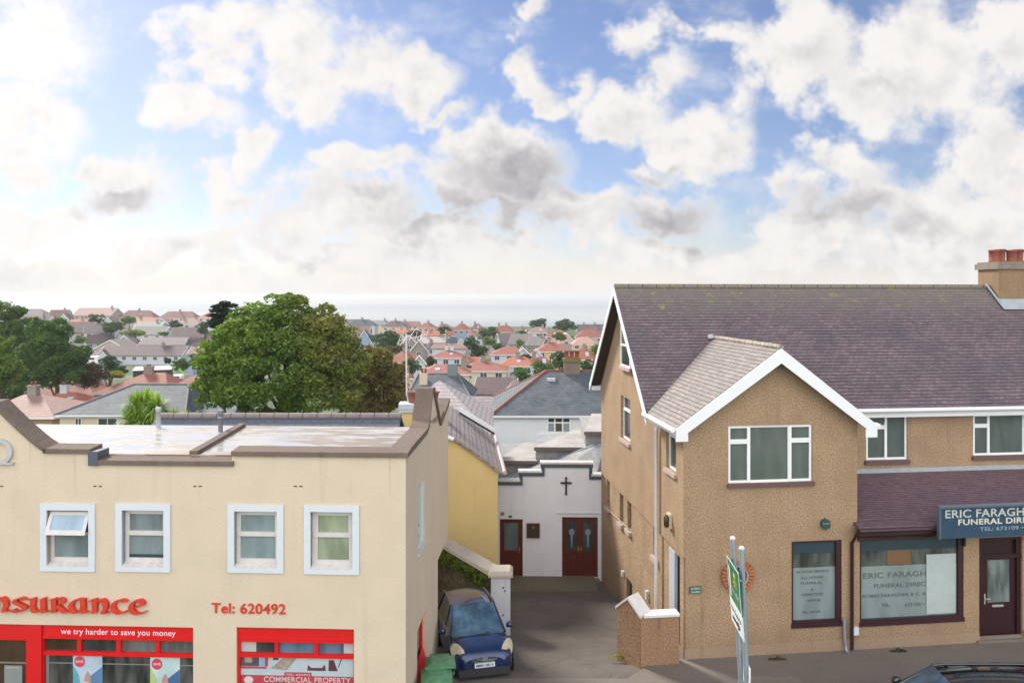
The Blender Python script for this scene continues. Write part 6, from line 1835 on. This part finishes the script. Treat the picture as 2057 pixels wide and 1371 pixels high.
def shed():
    D = 170; c = W(308, 742, D); zg = G(c.x, D)
    R = empty('garage', (c.x, D, zg), .35, label='dark-walled garage with a pale flat roof below the longest bungalow', cat='garage')
    h = W(0, 741, D).z - zg
    MB().box(-3.8, 3.8, -3, 3, -1, h).build('wall', plain('black_boarding', (.03, .025, .03), .7), R)
    MB().slab([(-4, -3.2, h + .1), (4, -3.2, h + .1), (4, 3.2, h + .45), (-4, 3.2, h + .45)], .15).build('roof', plain('pale_sheet_roof', (.30, .275, .27), .5), R)
shed()
def small_white(px, py, D, sx, sz, label, name, cat, col=(.75, .76, .78), parts=True):
    c = W(px, py, D)
    R = empty(name, (c.x, D, c.z), .2, label=label, cat=cat)
    m = MB(); pr = [(-sx, 0), (sx, 0), (sx * 1.02, sz * .5), (sx * .9, sz * .95), (sx * .6, sz), (-sx * .7, sz), (-sx * .98, sz * .85), (-sx * 1.02, sz * .3)]
    m.prism(pr, -1.0, 1.0); m.build('body', plain(name + '_body', col, .4), R)
    w = MB(); w.box(-sx * .7, sx * .6, -1.02, -1.004, sz * .5, sz * .8); w.build('window', WINM[1], R)
    for x in (-sx * .5, sx * .5):
        t = MB(); t.lathe([(.3, -.1), (.3, .1)], (0, 0, 0), 10)
        t.v = [(x + a, -1.0 + c_, b + .05) for a, b, c_ in t.v]; t.build('wheel', BLACKP, R)
small_white(181, 728, 150, 1.8, 1.3, 'small white car parked left of the dark conifer bush', 'parked_car', 'car')
small_white(356, 762, 112, .8, .7, 'white vehicle behind the slate hipped house, beside the lime slide', 'parked_van', 'van')
def slide():
    D = 118; a, b = W(360, 741, D), W(370, 753, D)
    R = empty('play_slide', (a.x, D, G(a.x, D)), 0, label='lime green children\'s slide with an orange end in a far garden', cat='slide')
    z = G(a.x, D); A = Vector((0, 0, a.z - z)); B = Vector((b.x - a.x, 0, b.z - z))
    m = MB(); m.hexa([A + Vector((0, -.3, -.08)), B + Vector((0, -.3, -.08)), B + Vector((0, .3, -.08)), A + Vector((0, .3, -.08))], [A + Vector((0, -.3, .15)), B + Vector((0, -.3, .15)), B + Vector((0, .3, .15)), A + Vector((0, .3, .15))]); m.build('chute', plain('lime_plastic', (.15, .65, .05), .4), R)
    m = MB(); m.box(B.x, B.x + .5, -.3, .3, B.z - .2, B.z + .1); m.build('chute_end', plain('orange_plastic', (.7, .2, .05), .4), R)
    m = MB(); m.tube([A, (A.x, 0, 0)], .06, 6); m.build('leg', plain('orange_plastic', (.7, .2, .05), .4), R)
slide()
# trees, bushes and hedges among the houses
V_ = [
 (931, 964, 673, 190, 'dark', 'tall pointed dark conifer in the middle of the town', 'tree', 724),
 (950, 982, 690, 196, 'dark', 'rounder dark tree leaning against the tall pointed conifer', 'tree', 720),
 (962, 1002, 656, 300, 'dark', 'dark round tree on the skyline right of the pale blue house', 'tree', 688),
 (1062, 1100, 640, 370, 'dark', 'left one of two round dark trees standing above the sea line', 'tree', 662),
 (1113, 1158, 641, 365, 'dark', 'right and wider one of two round dark trees standing above the sea line', 'tree', 666),
 (1102, 1144, 707, 130, 'dark', 'dark spreading tree left of the three terracotta pots', 'tree', 745),
 (1026, 1072, 735, 95, 'mid', 'mid-green shrub tree left of the red hip tiles', 'tree', 778),
 (1066, 1112, 726, 110, 'mid', 'low green tree on the ridge line of the white-walled slate house', 'tree', 755),
 (984, 1016, 686, 215, 'mid', 'green tree right of the brown low roof, behind the salmon-roofed house', 'tree', 706),
 (1186, 1212, 688, 120, 'light', 'light green tree touching the white bargeboard of the brown building', 'tree', 722),
 (1168, 1210, 722, 110, 'dark', 'dark hedge right of the three terracotta pots', 'bush', 748),
 (804, 844, 718, 125, 'dark', 'round green bush right of the aerial mast', 'tree', 752),
 (852, 876, 716, 150, 'olive', 'olive bush left of the white-chimney house', 'bush', 738),
 (877, 899, 655, 322, 'dark', 'small round tree below the brown skyline roof', 'tree', 672),
 (896, 908, 657, 330, 'dark', 'tiny dark tree right of the small round tree on the skyline', 'tree', 668),
 (741, 806, 664, 205, 'dark', 'broad dark green tree right of the sycamore', 'tree', 702),
 (728, 790, 695, 140, 'light', 'yellow-green tree below the broad dark one, right of the sycamore', 'tree', 730),
 (770, 815, 692, 160, 'olive', 'brownish bush beside the yellow-green tree', 'bush', 712),
 (815, 848, 662, 270, 'olive', 'olive tree among the timber-gabled houses', 'tree', 678),
 (968, 998, 675, 240, 'light', 'light green bush below the dark round skyline tree', 'bush', 692),
 (1036, 1062, 664, 300, 'mid', 'green tree left of the white two-storey house', 'tree', 676),
 (1038, 1056, 681, 225, 'light', 'pale green bush in front of the blue gable end', 'bush', 694),
 (915, 945, 732, 120, 'olive', 'olive bush right of the square slate-hung chimney', 'bush', 745),
 (178, 208, 629, 310, 'dark', 'dark round tree below the largest skyline roof', 'tree', 652),
 (205, 252, 647, 262, 'dark', 'wide dark green tree between the bungalow roofs at left', 'tree', 668),
 (244, 276, 636, 320, 'mid', 'green tree left of the bright orange long roof', 'tree', 652),
 (248, 290, 660, 245, 'light', 'yellowish bush in front of the long grey-brown bungalow', 'bush', 676),
 (340, 366, 643, 300, 'dark', 'small dark tree below the brown skyline house', 'tree', 658),
 (396, 426, 643, 240, 'dark', 'dark green tree left of the sycamore and under the pine', 'tree', 672),
 (318, 338, 666, 240, 'mid', 'low green hedge right of the white bungalow gable', 'bush', 674),
 (148, 174, 672, 200, 'light', 'light green bushes at the right edge of the left wood', 'bush', 692),
 (198, 242, 714, 118, 'dark', 'dark conifer bush in front of the longest bungalow', 'tree', 748),
 (140, 212, 730, 98, 'purple', 'round purple-brown bush right of the left-hand trees', 'bush', 782),
 (205, 250, 746, 104, 'lime', 'bright yellow-green hedge beside the purple-brown bush', 'hedge', 760),
 (228, 256, 735, 112, 'dark', 'dark bush at the right end of the bright hedge', 'bush', 750),
 (310, 348, 750, 108, 'light', 'fresh green bush below the dark-walled garage', 'bush', 768),
 (345, 382, 720, 140, 'mid', 'green bush right of the dark-walled garage', 'bush', 745),
 (380, 412, 708, 140, 'mid', 'green tree touching the left side of the sycamore', 'tree', 738),
 (330, 344, 717, 150, 'dark', 'narrow dark shrub in front of the longest bungalow', 'bush', 732),
 (166, 182, 690, 170, 'mid', 'green bush left of the gable-fronted pinkish bungalow', 'bush', 712),
 (80, 120, 811, 78, 'lime', 'yellow-green hedge in front of the brighter red hipped roof', 'hedge', 826),
 (14, 52, 772, 90, 'mid', 'low green bush under the left-hand trees', 'bush', 790),
 (40, 84, 762, 100, 'mid', 'green undergrowth between the left-hand trees and the red roofs', 'bush', 780),
 (355, 400, 828, 45, 'mid', 'green bushes right of the cabbage palm', 'bush', 850),
 (1108, 1142, 668, 250, 'mid', 'green bush right of the white two-storey house', 'bush', 684),
 (1040, 1068, 712, 170, 'olive', 'olive bush between the two centre salmon roofs', 'bush', 722),
]
for i, v in enumerate(V_):
    px_tree(v[0], v[1], v[2], v[3], v[4], 100 + i, v[5], kind=v[6], base=v[7])

# ================================================================ street things
def car(name, L, Wd, Ht, hood, paint, label, loc, rz, pitch=0, plate=None, front=True, scale=1.0, roofcol=None):
    """nose along -y; lofted body with glass, lamps, mirrors, wheels"""
    R = empty(name, loc, rz, label=label, cat='car')
    R.rotation_euler = (pitch, 0, rz); R.scale = (scale,) * 3
    hw = Wd / 2
    # stations along y: (y, half width, bottom, beltline/bonnet height)
    y0, y1 = 0, L
    yw = hood; yr = hood + .85; ye = L - .45
    belt = .90
    st = [(0.0, .62, .30, .60), (.05, .80, .22, .68), (.16, .92, .18, .76), (.35, .975, .17, .82), (.60, 1.0, .16, .87), (yw, 1.0, .16, belt + .03), (yr, 1.0, .16, belt + .05), (L * .55, 1.0, .16, belt + .06), (L * .8, .99, .17, belt + .08), (L - .2, .95, .2, belt + .06), (L - .04, .86, .25, .82), (L, .74, .34, .7)]
    n = 7
    body = MB(); V = []; Fc = []
    def ring(y, w, zb, zt):
        w *= hw
        pr = [(w * .88, zb), (w * .985, zb + .10), (w * 1.0, zb + (zt - zb) * .42), (w * .99, zb + (zt - zb) * .7), (w * .93, zt - .045), (w * .80, zt), (w * .45, zt + .035), (0, zt + .045)]
        return [(x, y, z) for x, z in pr] + [(-x, y, z) for x, z in pr[-2::-1]]
    rings = [ring(*s) for s in st]
    m = len(rings[0])
    for r_ in rings: V += r_
    for i in range(len(rings) - 1):
        for j in range(m - 1): Fc.append((i * m + j, i * m + j + 1, (i + 1) * m + j + 1, (i + 1) * m + j))
    body.add(V, Fc, 0, True)
    body.add(rings[0], [list(range(m))], 0, True); body.add(rings[-1], [list(range(m))[::-1]], 0)
    b = body.build('body', paint, R)
    mod = b.modifiers.new('soften', 'SUBSURF'); mod.levels = mod.render_levels = 2
    # greenhouse
    zb = belt + .02; zt = Ht - .03
    bw, tw = hw * .90, hw * .70
    A = [(-bw, yw), (bw, yw), (bw * 1.0, ye + .25), (-bw * 1.0, ye + .25)]
    B = [(-tw, yw + .78), (tw, yw + .78), (tw * .97, ye - .05), (-tw * .97, ye - .05)]
    rf = MB()
    nx, ny = 8, 8; V = []; Fc = []
    for j in range(ny + 1):
        for i in range(nx + 1):
            s, t = i / nx * 2 - 1, j / ny
            y = B[0][1] - .04 + (B[2][1] - B[0][1] + .08) * t
            V.append((tw * 1.04 * s, y, zt + .075 * (1 - s * s) - .05 * (2 * t - 1) ** 2 + .01 - .03 * abs(s) ** 6))
    for j in range(ny):
        for i in range(nx): a = j * (nx + 1) + i; Fc.append((a, a + 1, a + nx + 2, a + nx + 1))
    rf.add(V, Fc, 0, True)
    rf.build('roof', roofcol or paint, R)
    gl = plain(name + '_glass', (.02, .035, .04), .04, spec=.8, var=.3, scale=3)
    ws = MB(); N_ = 8
    V = []; Fc = []
    for j in range(5):
        t = j / 4
        for i in range(N_ + 1):
            s = i / N_ * 2 - 1
            w_ = bw * .97 + (tw * .99 - bw * .97) * t
            V.append((w_ * s, yw + .78 * t - .10 * (1 - s * s) * (1 - t * .6), zb + (zt - zb + .02) * t))
    for j in range(4):
        for i in range(N_): a = j * (N_ + 1) + i; Fc.append((a, a + 1, a + N_ + 2, a + N_ + 1))
    ws.add(V, Fc, 0, True)
    ws.build('windscreen', glass_mat(name + '_windscreen', (.055, .105, .155), .05, blotch=.35, spec=.8), R)  # blue blotches in the glass colour imitate cloud reflections
    for s in (-1, 1):
        g = MB(); g.poly([(s * bw, yw + .12, zb), (s * bw, ye + .1, zb), (s * tw, ye - .12, zt - .02), (s * tw, yw + .86, zt - .02)]); g.build('side_window', gl, R)
        pl = MB()
        pl.tube([(s * bw * .985, yw - .0, zb), (s * tw * 1.0, yw + .80, zt + .0)], .035, 6)
        pl.tube([(s * (bw + .0), L * .5, zb), (s * (tw + .01), L * .5, zt)], .03, 6); pl.tube([(s * bw, ye + .15, zb), (s * tw, ye - .08, zt)], .04, 6)
        pl.tube([(s * tw * 1.02, yw + .78, zt + .005), (s * tw * 1.03, L * .5, zt + .02), (s * tw, ye - .05, zt)], .03, 6)
        pl.build('pillar', paint, R)
        mr = MB(); mr.lathe([(.02, -.07), (.085, -.05), (.095, .02), (.07, .07), (.01, .085)], (s * (hw + .09), yw + .28, belt + .1), 10); mr.build('wing_mirror', paint, R)
        for (yy) in (.62, L - .62):
            t = MB(); t.lathe([(.15, -.1), (.28, -.1), (.30, -.06), (.30, .06), (.28, .1), (.15, .1)], (0, 0, 0), 18)
            t.v = [(s * (hw - .10) + c_ * s, yy + a, .30 + b_) for a, b_, c_ in t.v]
            w_ = t.build('wheel', BLACKP, R)
            h = MB(); h.lathe([(.02, .0), (.2, .0), (.2, .02)], (0, 0, 0), 12); h.v = [(s * (hw + .0) + c_ * s, yy + a, .30 + b_) for a, b_, c_ in h.v]; h.build('hub_cap', plain('silver_hub', (.5, .5, .52), .4, metal=.7), w_)
            ar = MB(); ar.lathe([(.02, .0), (.345, .0), (.345, .01)], (0, 0, 0), 18); ar.v = [(s * (hw - .005) + c_ * s, yy + a, .33 + b_) for a, b_, c_ in ar.v]; ar.build('wheel_arch', BLACKP, R)
        # headlight: teardrop lens wrapping the corner
        hl = MB(); cxh, cyh, czh = s * hw * .74, .20, .66
        V = []; K = 14
        for i in range(K):
            t = 2 * math.pi * i / K; r1 = .215 + .06 * math.cos(t - .9)
            dx, dz = r1 * .82 * math.cos(t), r1 * 1.0 * math.sin(t)
            x = hw * .74 - .0 + dx; z = czh + dz + dx * .35
            y = .07 + max(0, (x / hw - .45)) ** 2 * .75 + max(0, z - .60) * .55
            V.append((s * x, y - .03, z))
        V.append((s * (hw * .74), .035 + .06, czh))
        hl.add(V, [(i, (i + 1) % K, K) for i in range(K)], 0, True)
        hl.build('headlight', plain('amber_tinted_lens', (.46, .42, .30), .12, var=.35, scale=10), R)
        fg = MB(); fg.lathe([(.01, 0), (.045, .0), (.05, .02)], (0, 0, 0), 10); fg.v = [(s * hw * .7 + a, .045 - c_, .33 + b_) for a, b_, c_ in fg.v]; fg.build('fog_light', plain('clear_lens', (.6, .6, .6), .1), R)
    wp = MB(); wp.tube([(-bw * .9, yw - .1, zb + .01), (-.1, yw - .13, zb + .03), (.3, yw - .08, zb + .06)], .015, 5); wp.box(-bw * .95, bw * .95, yw - .14, yw - .02, zb - .05, zb + .0); wp.build('wiper', BLACKP, R)
    gr = MB(); K = 20
    V = [(.34 * math.copysign(abs(math.cos(2 * math.pi * i / K)) ** .6, math.cos(2 * math.pi * i / K)), -.045 + .05 * (abs(math.cos(2 * math.pi * i / K))) ** 2 - .01, .60 + .06 * math.sin(2 * math.pi * i / K)) for i in range(K)]
    gr.poly(V); gr.build('grille', plain('grey_grille', (.07, .08, .075), .5), R)
    bd = MB(); V = [(.075 * math.cos(2 * math.pi * i / 16), -.065, .645 + .05 * math.sin(2 * math.pi * i / 16)) for i in range(16)]
    bd.hexa([(x, y + .04, z) for x, y, z in V], V); bdo = bd.build('badge', plain('chrome', (.75, .77, .8), .15, metal=.9), R)
    e = MB()
    for (rx_, rz2, oz) in ((.018, .03, .0), (.05, .013, .012)):
        for i in range(16):
            t0, t1 = 2 * math.pi * i / 16, 2 * math.pi * (i + 1) / 16
            e.poly([((rx_ - .004) * math.cos(t0), -.0675, .645 + oz + (rz2 - .004) * math.sin(t0)), (rx_ * math.cos(t0), -.0675, .645 + oz + rz2 * math.sin(t0)), (rx_ * math.cos(t1), -.0675, .645 + oz + rz2 * math.sin(t1)), ((rx_ - .004) * math.cos(t1), -.0675, .645 + oz + (rz2 - .004) * math.sin(t1))])
    e.build('emblem', plain('dark_emblem_line', (.12, .13, .15), .4), bdo)
    bm = MB(); bm.box(-hw * .80, hw * .80, -.03, .1, .20, .385); bm.build('air_intake', BLACKP, R)
    if plate:
        p = MB(); p.box(-.26, .26, -.055, -.03, .415, .53); po = p.build('number_plate', plain('white_number_plate', (.62, .68, .74), .4), R)
        text(po, plate, lambda x, y, z: (x, -.056 + y * .2, z), -.22, .22, .44, .062, plain('plate_ink', (.04, .05, .06), .5), 'print', bold=.03)
    return R
BLUE = plain('metallic_blue_paint', (.007, .026, .095), .25, metal=.35, spec=.6, var=.25, scale=2, coat=.8)
BLK = plain('glossy_black_paint', (.008, .010, .012), .12, spec=.6, var=.2, coat=1.0)
fx_, fy_ = (974 - CX) / FP * 16.8, 16.8
car('hatchback_car', 3.6, 1.66, 1.50, .86, BLUE, 'dark blue hatchback parked on the drive with its nose toward the street', (fx_, fy_, G(0, 17.6) - .0), math.radians(13), pitch=math.radians(-5.5), plate='MMN 282 E', scale=.885)
car('saloon_car', 4.3, 1.74, 1.48, 1.1, BLK, 'glossy black car at the bottom right corner, only its roof in view', (W(1790, 1371, 14).x - .75, 14.0, -.115), math.radians(-90 + 2), scale=1.03, plate='PMN 71 L')
def car_top():
    R = [o for o in scene.objects if o.name == 'saloon_car'][0]
    for s in (-1, 1): MB().tube([(s * .64, 1.95, 1.45), (s * .645, 2.7, 1.465), (s * .62, 3.6, 1.44)], .016, 6).build('roof_rail', plain('bright_trim', (.7, .72, .74), .2, metal=.6), R)
car_top()

def bins():
    g1 = plain('green_bin_plastic', (.05, .17, .07), .45, var=.3, scale=12)
    g2 = plain('green_bin_lid', (.10, .27, .13), .4, var=.45, scale=9)
    for i, (px, py, D, rz, lab) in enumerate(((884, 1346, 15.45, .12, 'green wheelie bin by the blue car, the rear one with a raised lid'), (877, 1366, 14.95, .10, 'green wheelie bin nearest the street, in front of the other bin'))):
        c = W(px, py, D)
        R = empty('wheelie_bin', (c.x, D, 0), rz, label=lab, cat='bin', group='green wheelie bins beside the cream office')
        h = 1.02
        b = MB(); b.hexa([(-.20, -.22, .05), (.20, -.22, .05), (.20, .2, .05), (-.20, .2, .05)], [(-.27, -.30, h), (.27, -.30, h), (.27, .30, h), (-.27, .30, h)])
        b.box(-.29, .29, -.32, .32, h - .06, h - .0)
        b.build('body', g1, R)
        l = MB(); V = []; Fc = []; n = 8
        tl = .10 if i == 0 else 0.0
        for j in range(n + 1):
            for k_ in range(n + 1):
                s, t = j / n * 2 - 1, k_ / n * 2 - 1
                V.append((.31 * s, .35 * t, h + .02 + .075 * (1 - s ** 4) * (1 - t ** 4) + tl * (1 - t) * .5))
        for j in range(n):
            for k_ in range(n): a = j * (n + 1) + k_; Fc.append((a, a + n + 1, a + n + 2, a + 1))
        l.add(V, Fc, 0, True); l.box(-.31, .31, -.35, -.32, h - .01 + tl, h + .03 + tl)
        l.box(-.2, .2, .35, .40, h + .0, h + .03)
        l.build('lid', g2, R)
        hd = MB(); hd.tube([(-.2, .38, h - .02), (-.2, .44, h + .01), (.2, .44, h + .01), (.2, .38, h - .02)], .018, 6); hd.build('handle', g1, R)
        for s in (-1, 1):
            w = MB(); w.lathe([(.02, -.03), (.1, -.03), (.1, .03), (.02, .03)], (0, 0, 0), 12); w.v = [(s * .23 + c_, .22 + a, .1 + b_) for a, b_, c_ in w.v]; w.build('wheel', BLACKP, R)
bins()

def road_sign():
    far, near = W(1464, 1113, 15.1), W(1488, 1150, 14.1)
    zt, zb = 3.42, 2.12
    R = empty('road_sign', ((far.x + near.x) / 2, 14.6, 0), 0, label='green and white direction sign seen almost edge-on between two grey posts', cat='sign')
    ox, oy = (far.x + near.x) / 2, 14.6
    for (pxt, pyt, D, pxb) in ((1472, 1081, 14.95, 1489), (1490, 1101, 14.35, 1500)):
        t = W(pxt, pyt, D); b = W(pxb, 1371, D)
        k = (0 - t.z) / (b.z - t.z); bx = t.x + (b.x - t.x) * k
        m = MB(); m.tube([(bx - ox, D - oy, 0), (t.x - ox, D - oy, t.z)], .052, 10); po = m.build('post', GREYMET, R)
        m = MB(); m.lathe([(.056, 0), (.056, .03), (.04, .05)], (t.x - ox, D - oy, t.z - .01), 10); m.build('post_cap', plain('pale_post_cap', (.6, .62, .64), .5), po)
    a = Vector((far.x - ox - .03, far.y - oy)); b = Vector((near.x - ox - .03, near.y - oy)); d = (b - a); nrm = Vector((-d.y, d.x)).normalized()
    if nrm.x > 0: nrm = -nrm
    sh = .10   # the panel leans with its posts
    def T(s, o, z): 
        p = a + d * s + nrm * (.012 + o); return (p.x + sh * (zt - z) / (zt - zb) , p.y, z)
    zm = zb + (zt - zb) * .36
    def plate(name, s0, s1, z0, z1, o, mat, par, th=.006):
        m = MB(); m.hexa([T(s0, o, z0), T(s1, o, z0), T(s1, o - th, z0), T(s0, o - th, z0)], [T(s0, o, z1), T(s1, o, z1), T(s1, o - th, z1), T(s0, o - th, z1)]); return m.build(name, mat, par)
    gp = plate('panel', 0, 1, zm, zt, 0, plain('green_sign_face', (.015, .16, .075), .35, var=.2), R, .02)
    wp = plate('panel', 0, 1, zb, zm - .004, 0, plain('white_sign_face', (.62, .66, .66), .4), R, .02)
    wl = plain('white_sign_print', (.70, .74, .72), .4); yl = plain('yellow_sign_print', (.65, .42, .02), .4); bl = plain('black_sign_print', (.02, .02, .02), .5)
    for (s0, s1, z0, z1) in ((0, 1, zt - .03, zt), (0, 1, zm, zm + .03), (0, .03, zm + .03, zt - .03), (.97, 1, zm + .03, zt - .03)):
        plate('border', s0, s1, z0, z1, .003, wl, gp, .002)
    # arrow, yellow route number, place lettering
    plate('print', .12, .20, zm + .08, zt - .22, .004, wl, gp, .003)
    m = MB(); m.poly([T(.08, .0045, zt - .24), T(.24, .0045, zt - .24), T(.16, .0045, zt - .10)]); m.build('print', wl, gp)
    plate('print', .48, .70, zm + .40, zm + .52, .004, yl, gp, .003)
    text(gp, "A5", lambda x, y, z: T(x, .0055, z), .50, .68, zm + .42, .08, bl, 'print', bold=.02)
    text(gp, "Douglas", lambda x, y, z: T(x, .0045, z), .30, .90, zm + .24, .10, wl, 'print', bold=.02)
    plate('print', .48, .66, zm + .58, zm + .66, .004, yl, gp, .003)
    text(wp, "Port Soderick", lambda x, y, z: T(x, .0045, z), .10, .92, zm - .20, .08, bl, 'print', bold=.02)
    m = MB(); m.poly([T(.15, .0045, zb + .1), T(.15, .0045, zb + .17), T(.6, .0045, zb + .17), T(.6, .0045, zb + .23), T(.8, .0045, zb + .135), T(.6, .0045, zb + .04), T(.6, .0045, zb + .1)]); m.build('print', bl, wp)
    for z in (zb + .15, zt - .15):
        m = MB(); p0, p1 = T(0.02, -.03, z), T(.98, -.03, z); m.tube([p0, p1], .022, 6); m.build('bracket', GREYMET, R)
    # lower small white sign on the near post
    A, B = W(1492, 1306, 14.9), W(1506, 1342, 14.15)
    d2 = Vector((B.x - A.x, B.y - A.y)); n2 = Vector((-d2.y, d2.x)).normalized(); n2 = -n2 if n2.x > 0 else n2
    z1 = A.z; z0 = z1 - .55
    m = MB(); P = lambda s, o, z: (A.x - ox + d2.x * s + n2.x * o, A.y - oy + d2.y * s + n2.y * o, z)
    m.hexa([P(0, 0, z0), P(1, 0, z0), P(1, -.02, z0), P(0, -.02, z0)], [P(0, 0, z1), P(1, 0, z1), P(1, -.02, z1), P(0, -.02, z1)]); lp = m.build('lower_panel', plain('white_sign_face', (.62, .66, .66), .4), R)
    text(lp, "P 2 hrs", lambda x, y, z: P(x, .002, z), .2, .85, z0 + .3, .09, bl, 'print', bold=.02)
road_sign()

# ================================================================ air
def haze():
    m = bpy.data.materials.new('haze_air'); m.use_nodes = True; t = m.node_tree; t.nodes.clear()
    o = t.nodes.new('ShaderNodeOutputMaterial'); v = t.nodes.new('ShaderNodeVolumePrincipled')
    v.inputs['Color'].default_value = (.84, .875, .885, 1); v.inputs['Density'].default_value = .0002; v.inputs['Anisotropy'].default_value = .25
    t.links.new(v.outputs[0], o.inputs['Volume'])
    b = MB(); b.box(-31000, 31000, -80, 46000, -62, 12.5); b.build('haze', m, kind='stuff')
haze()
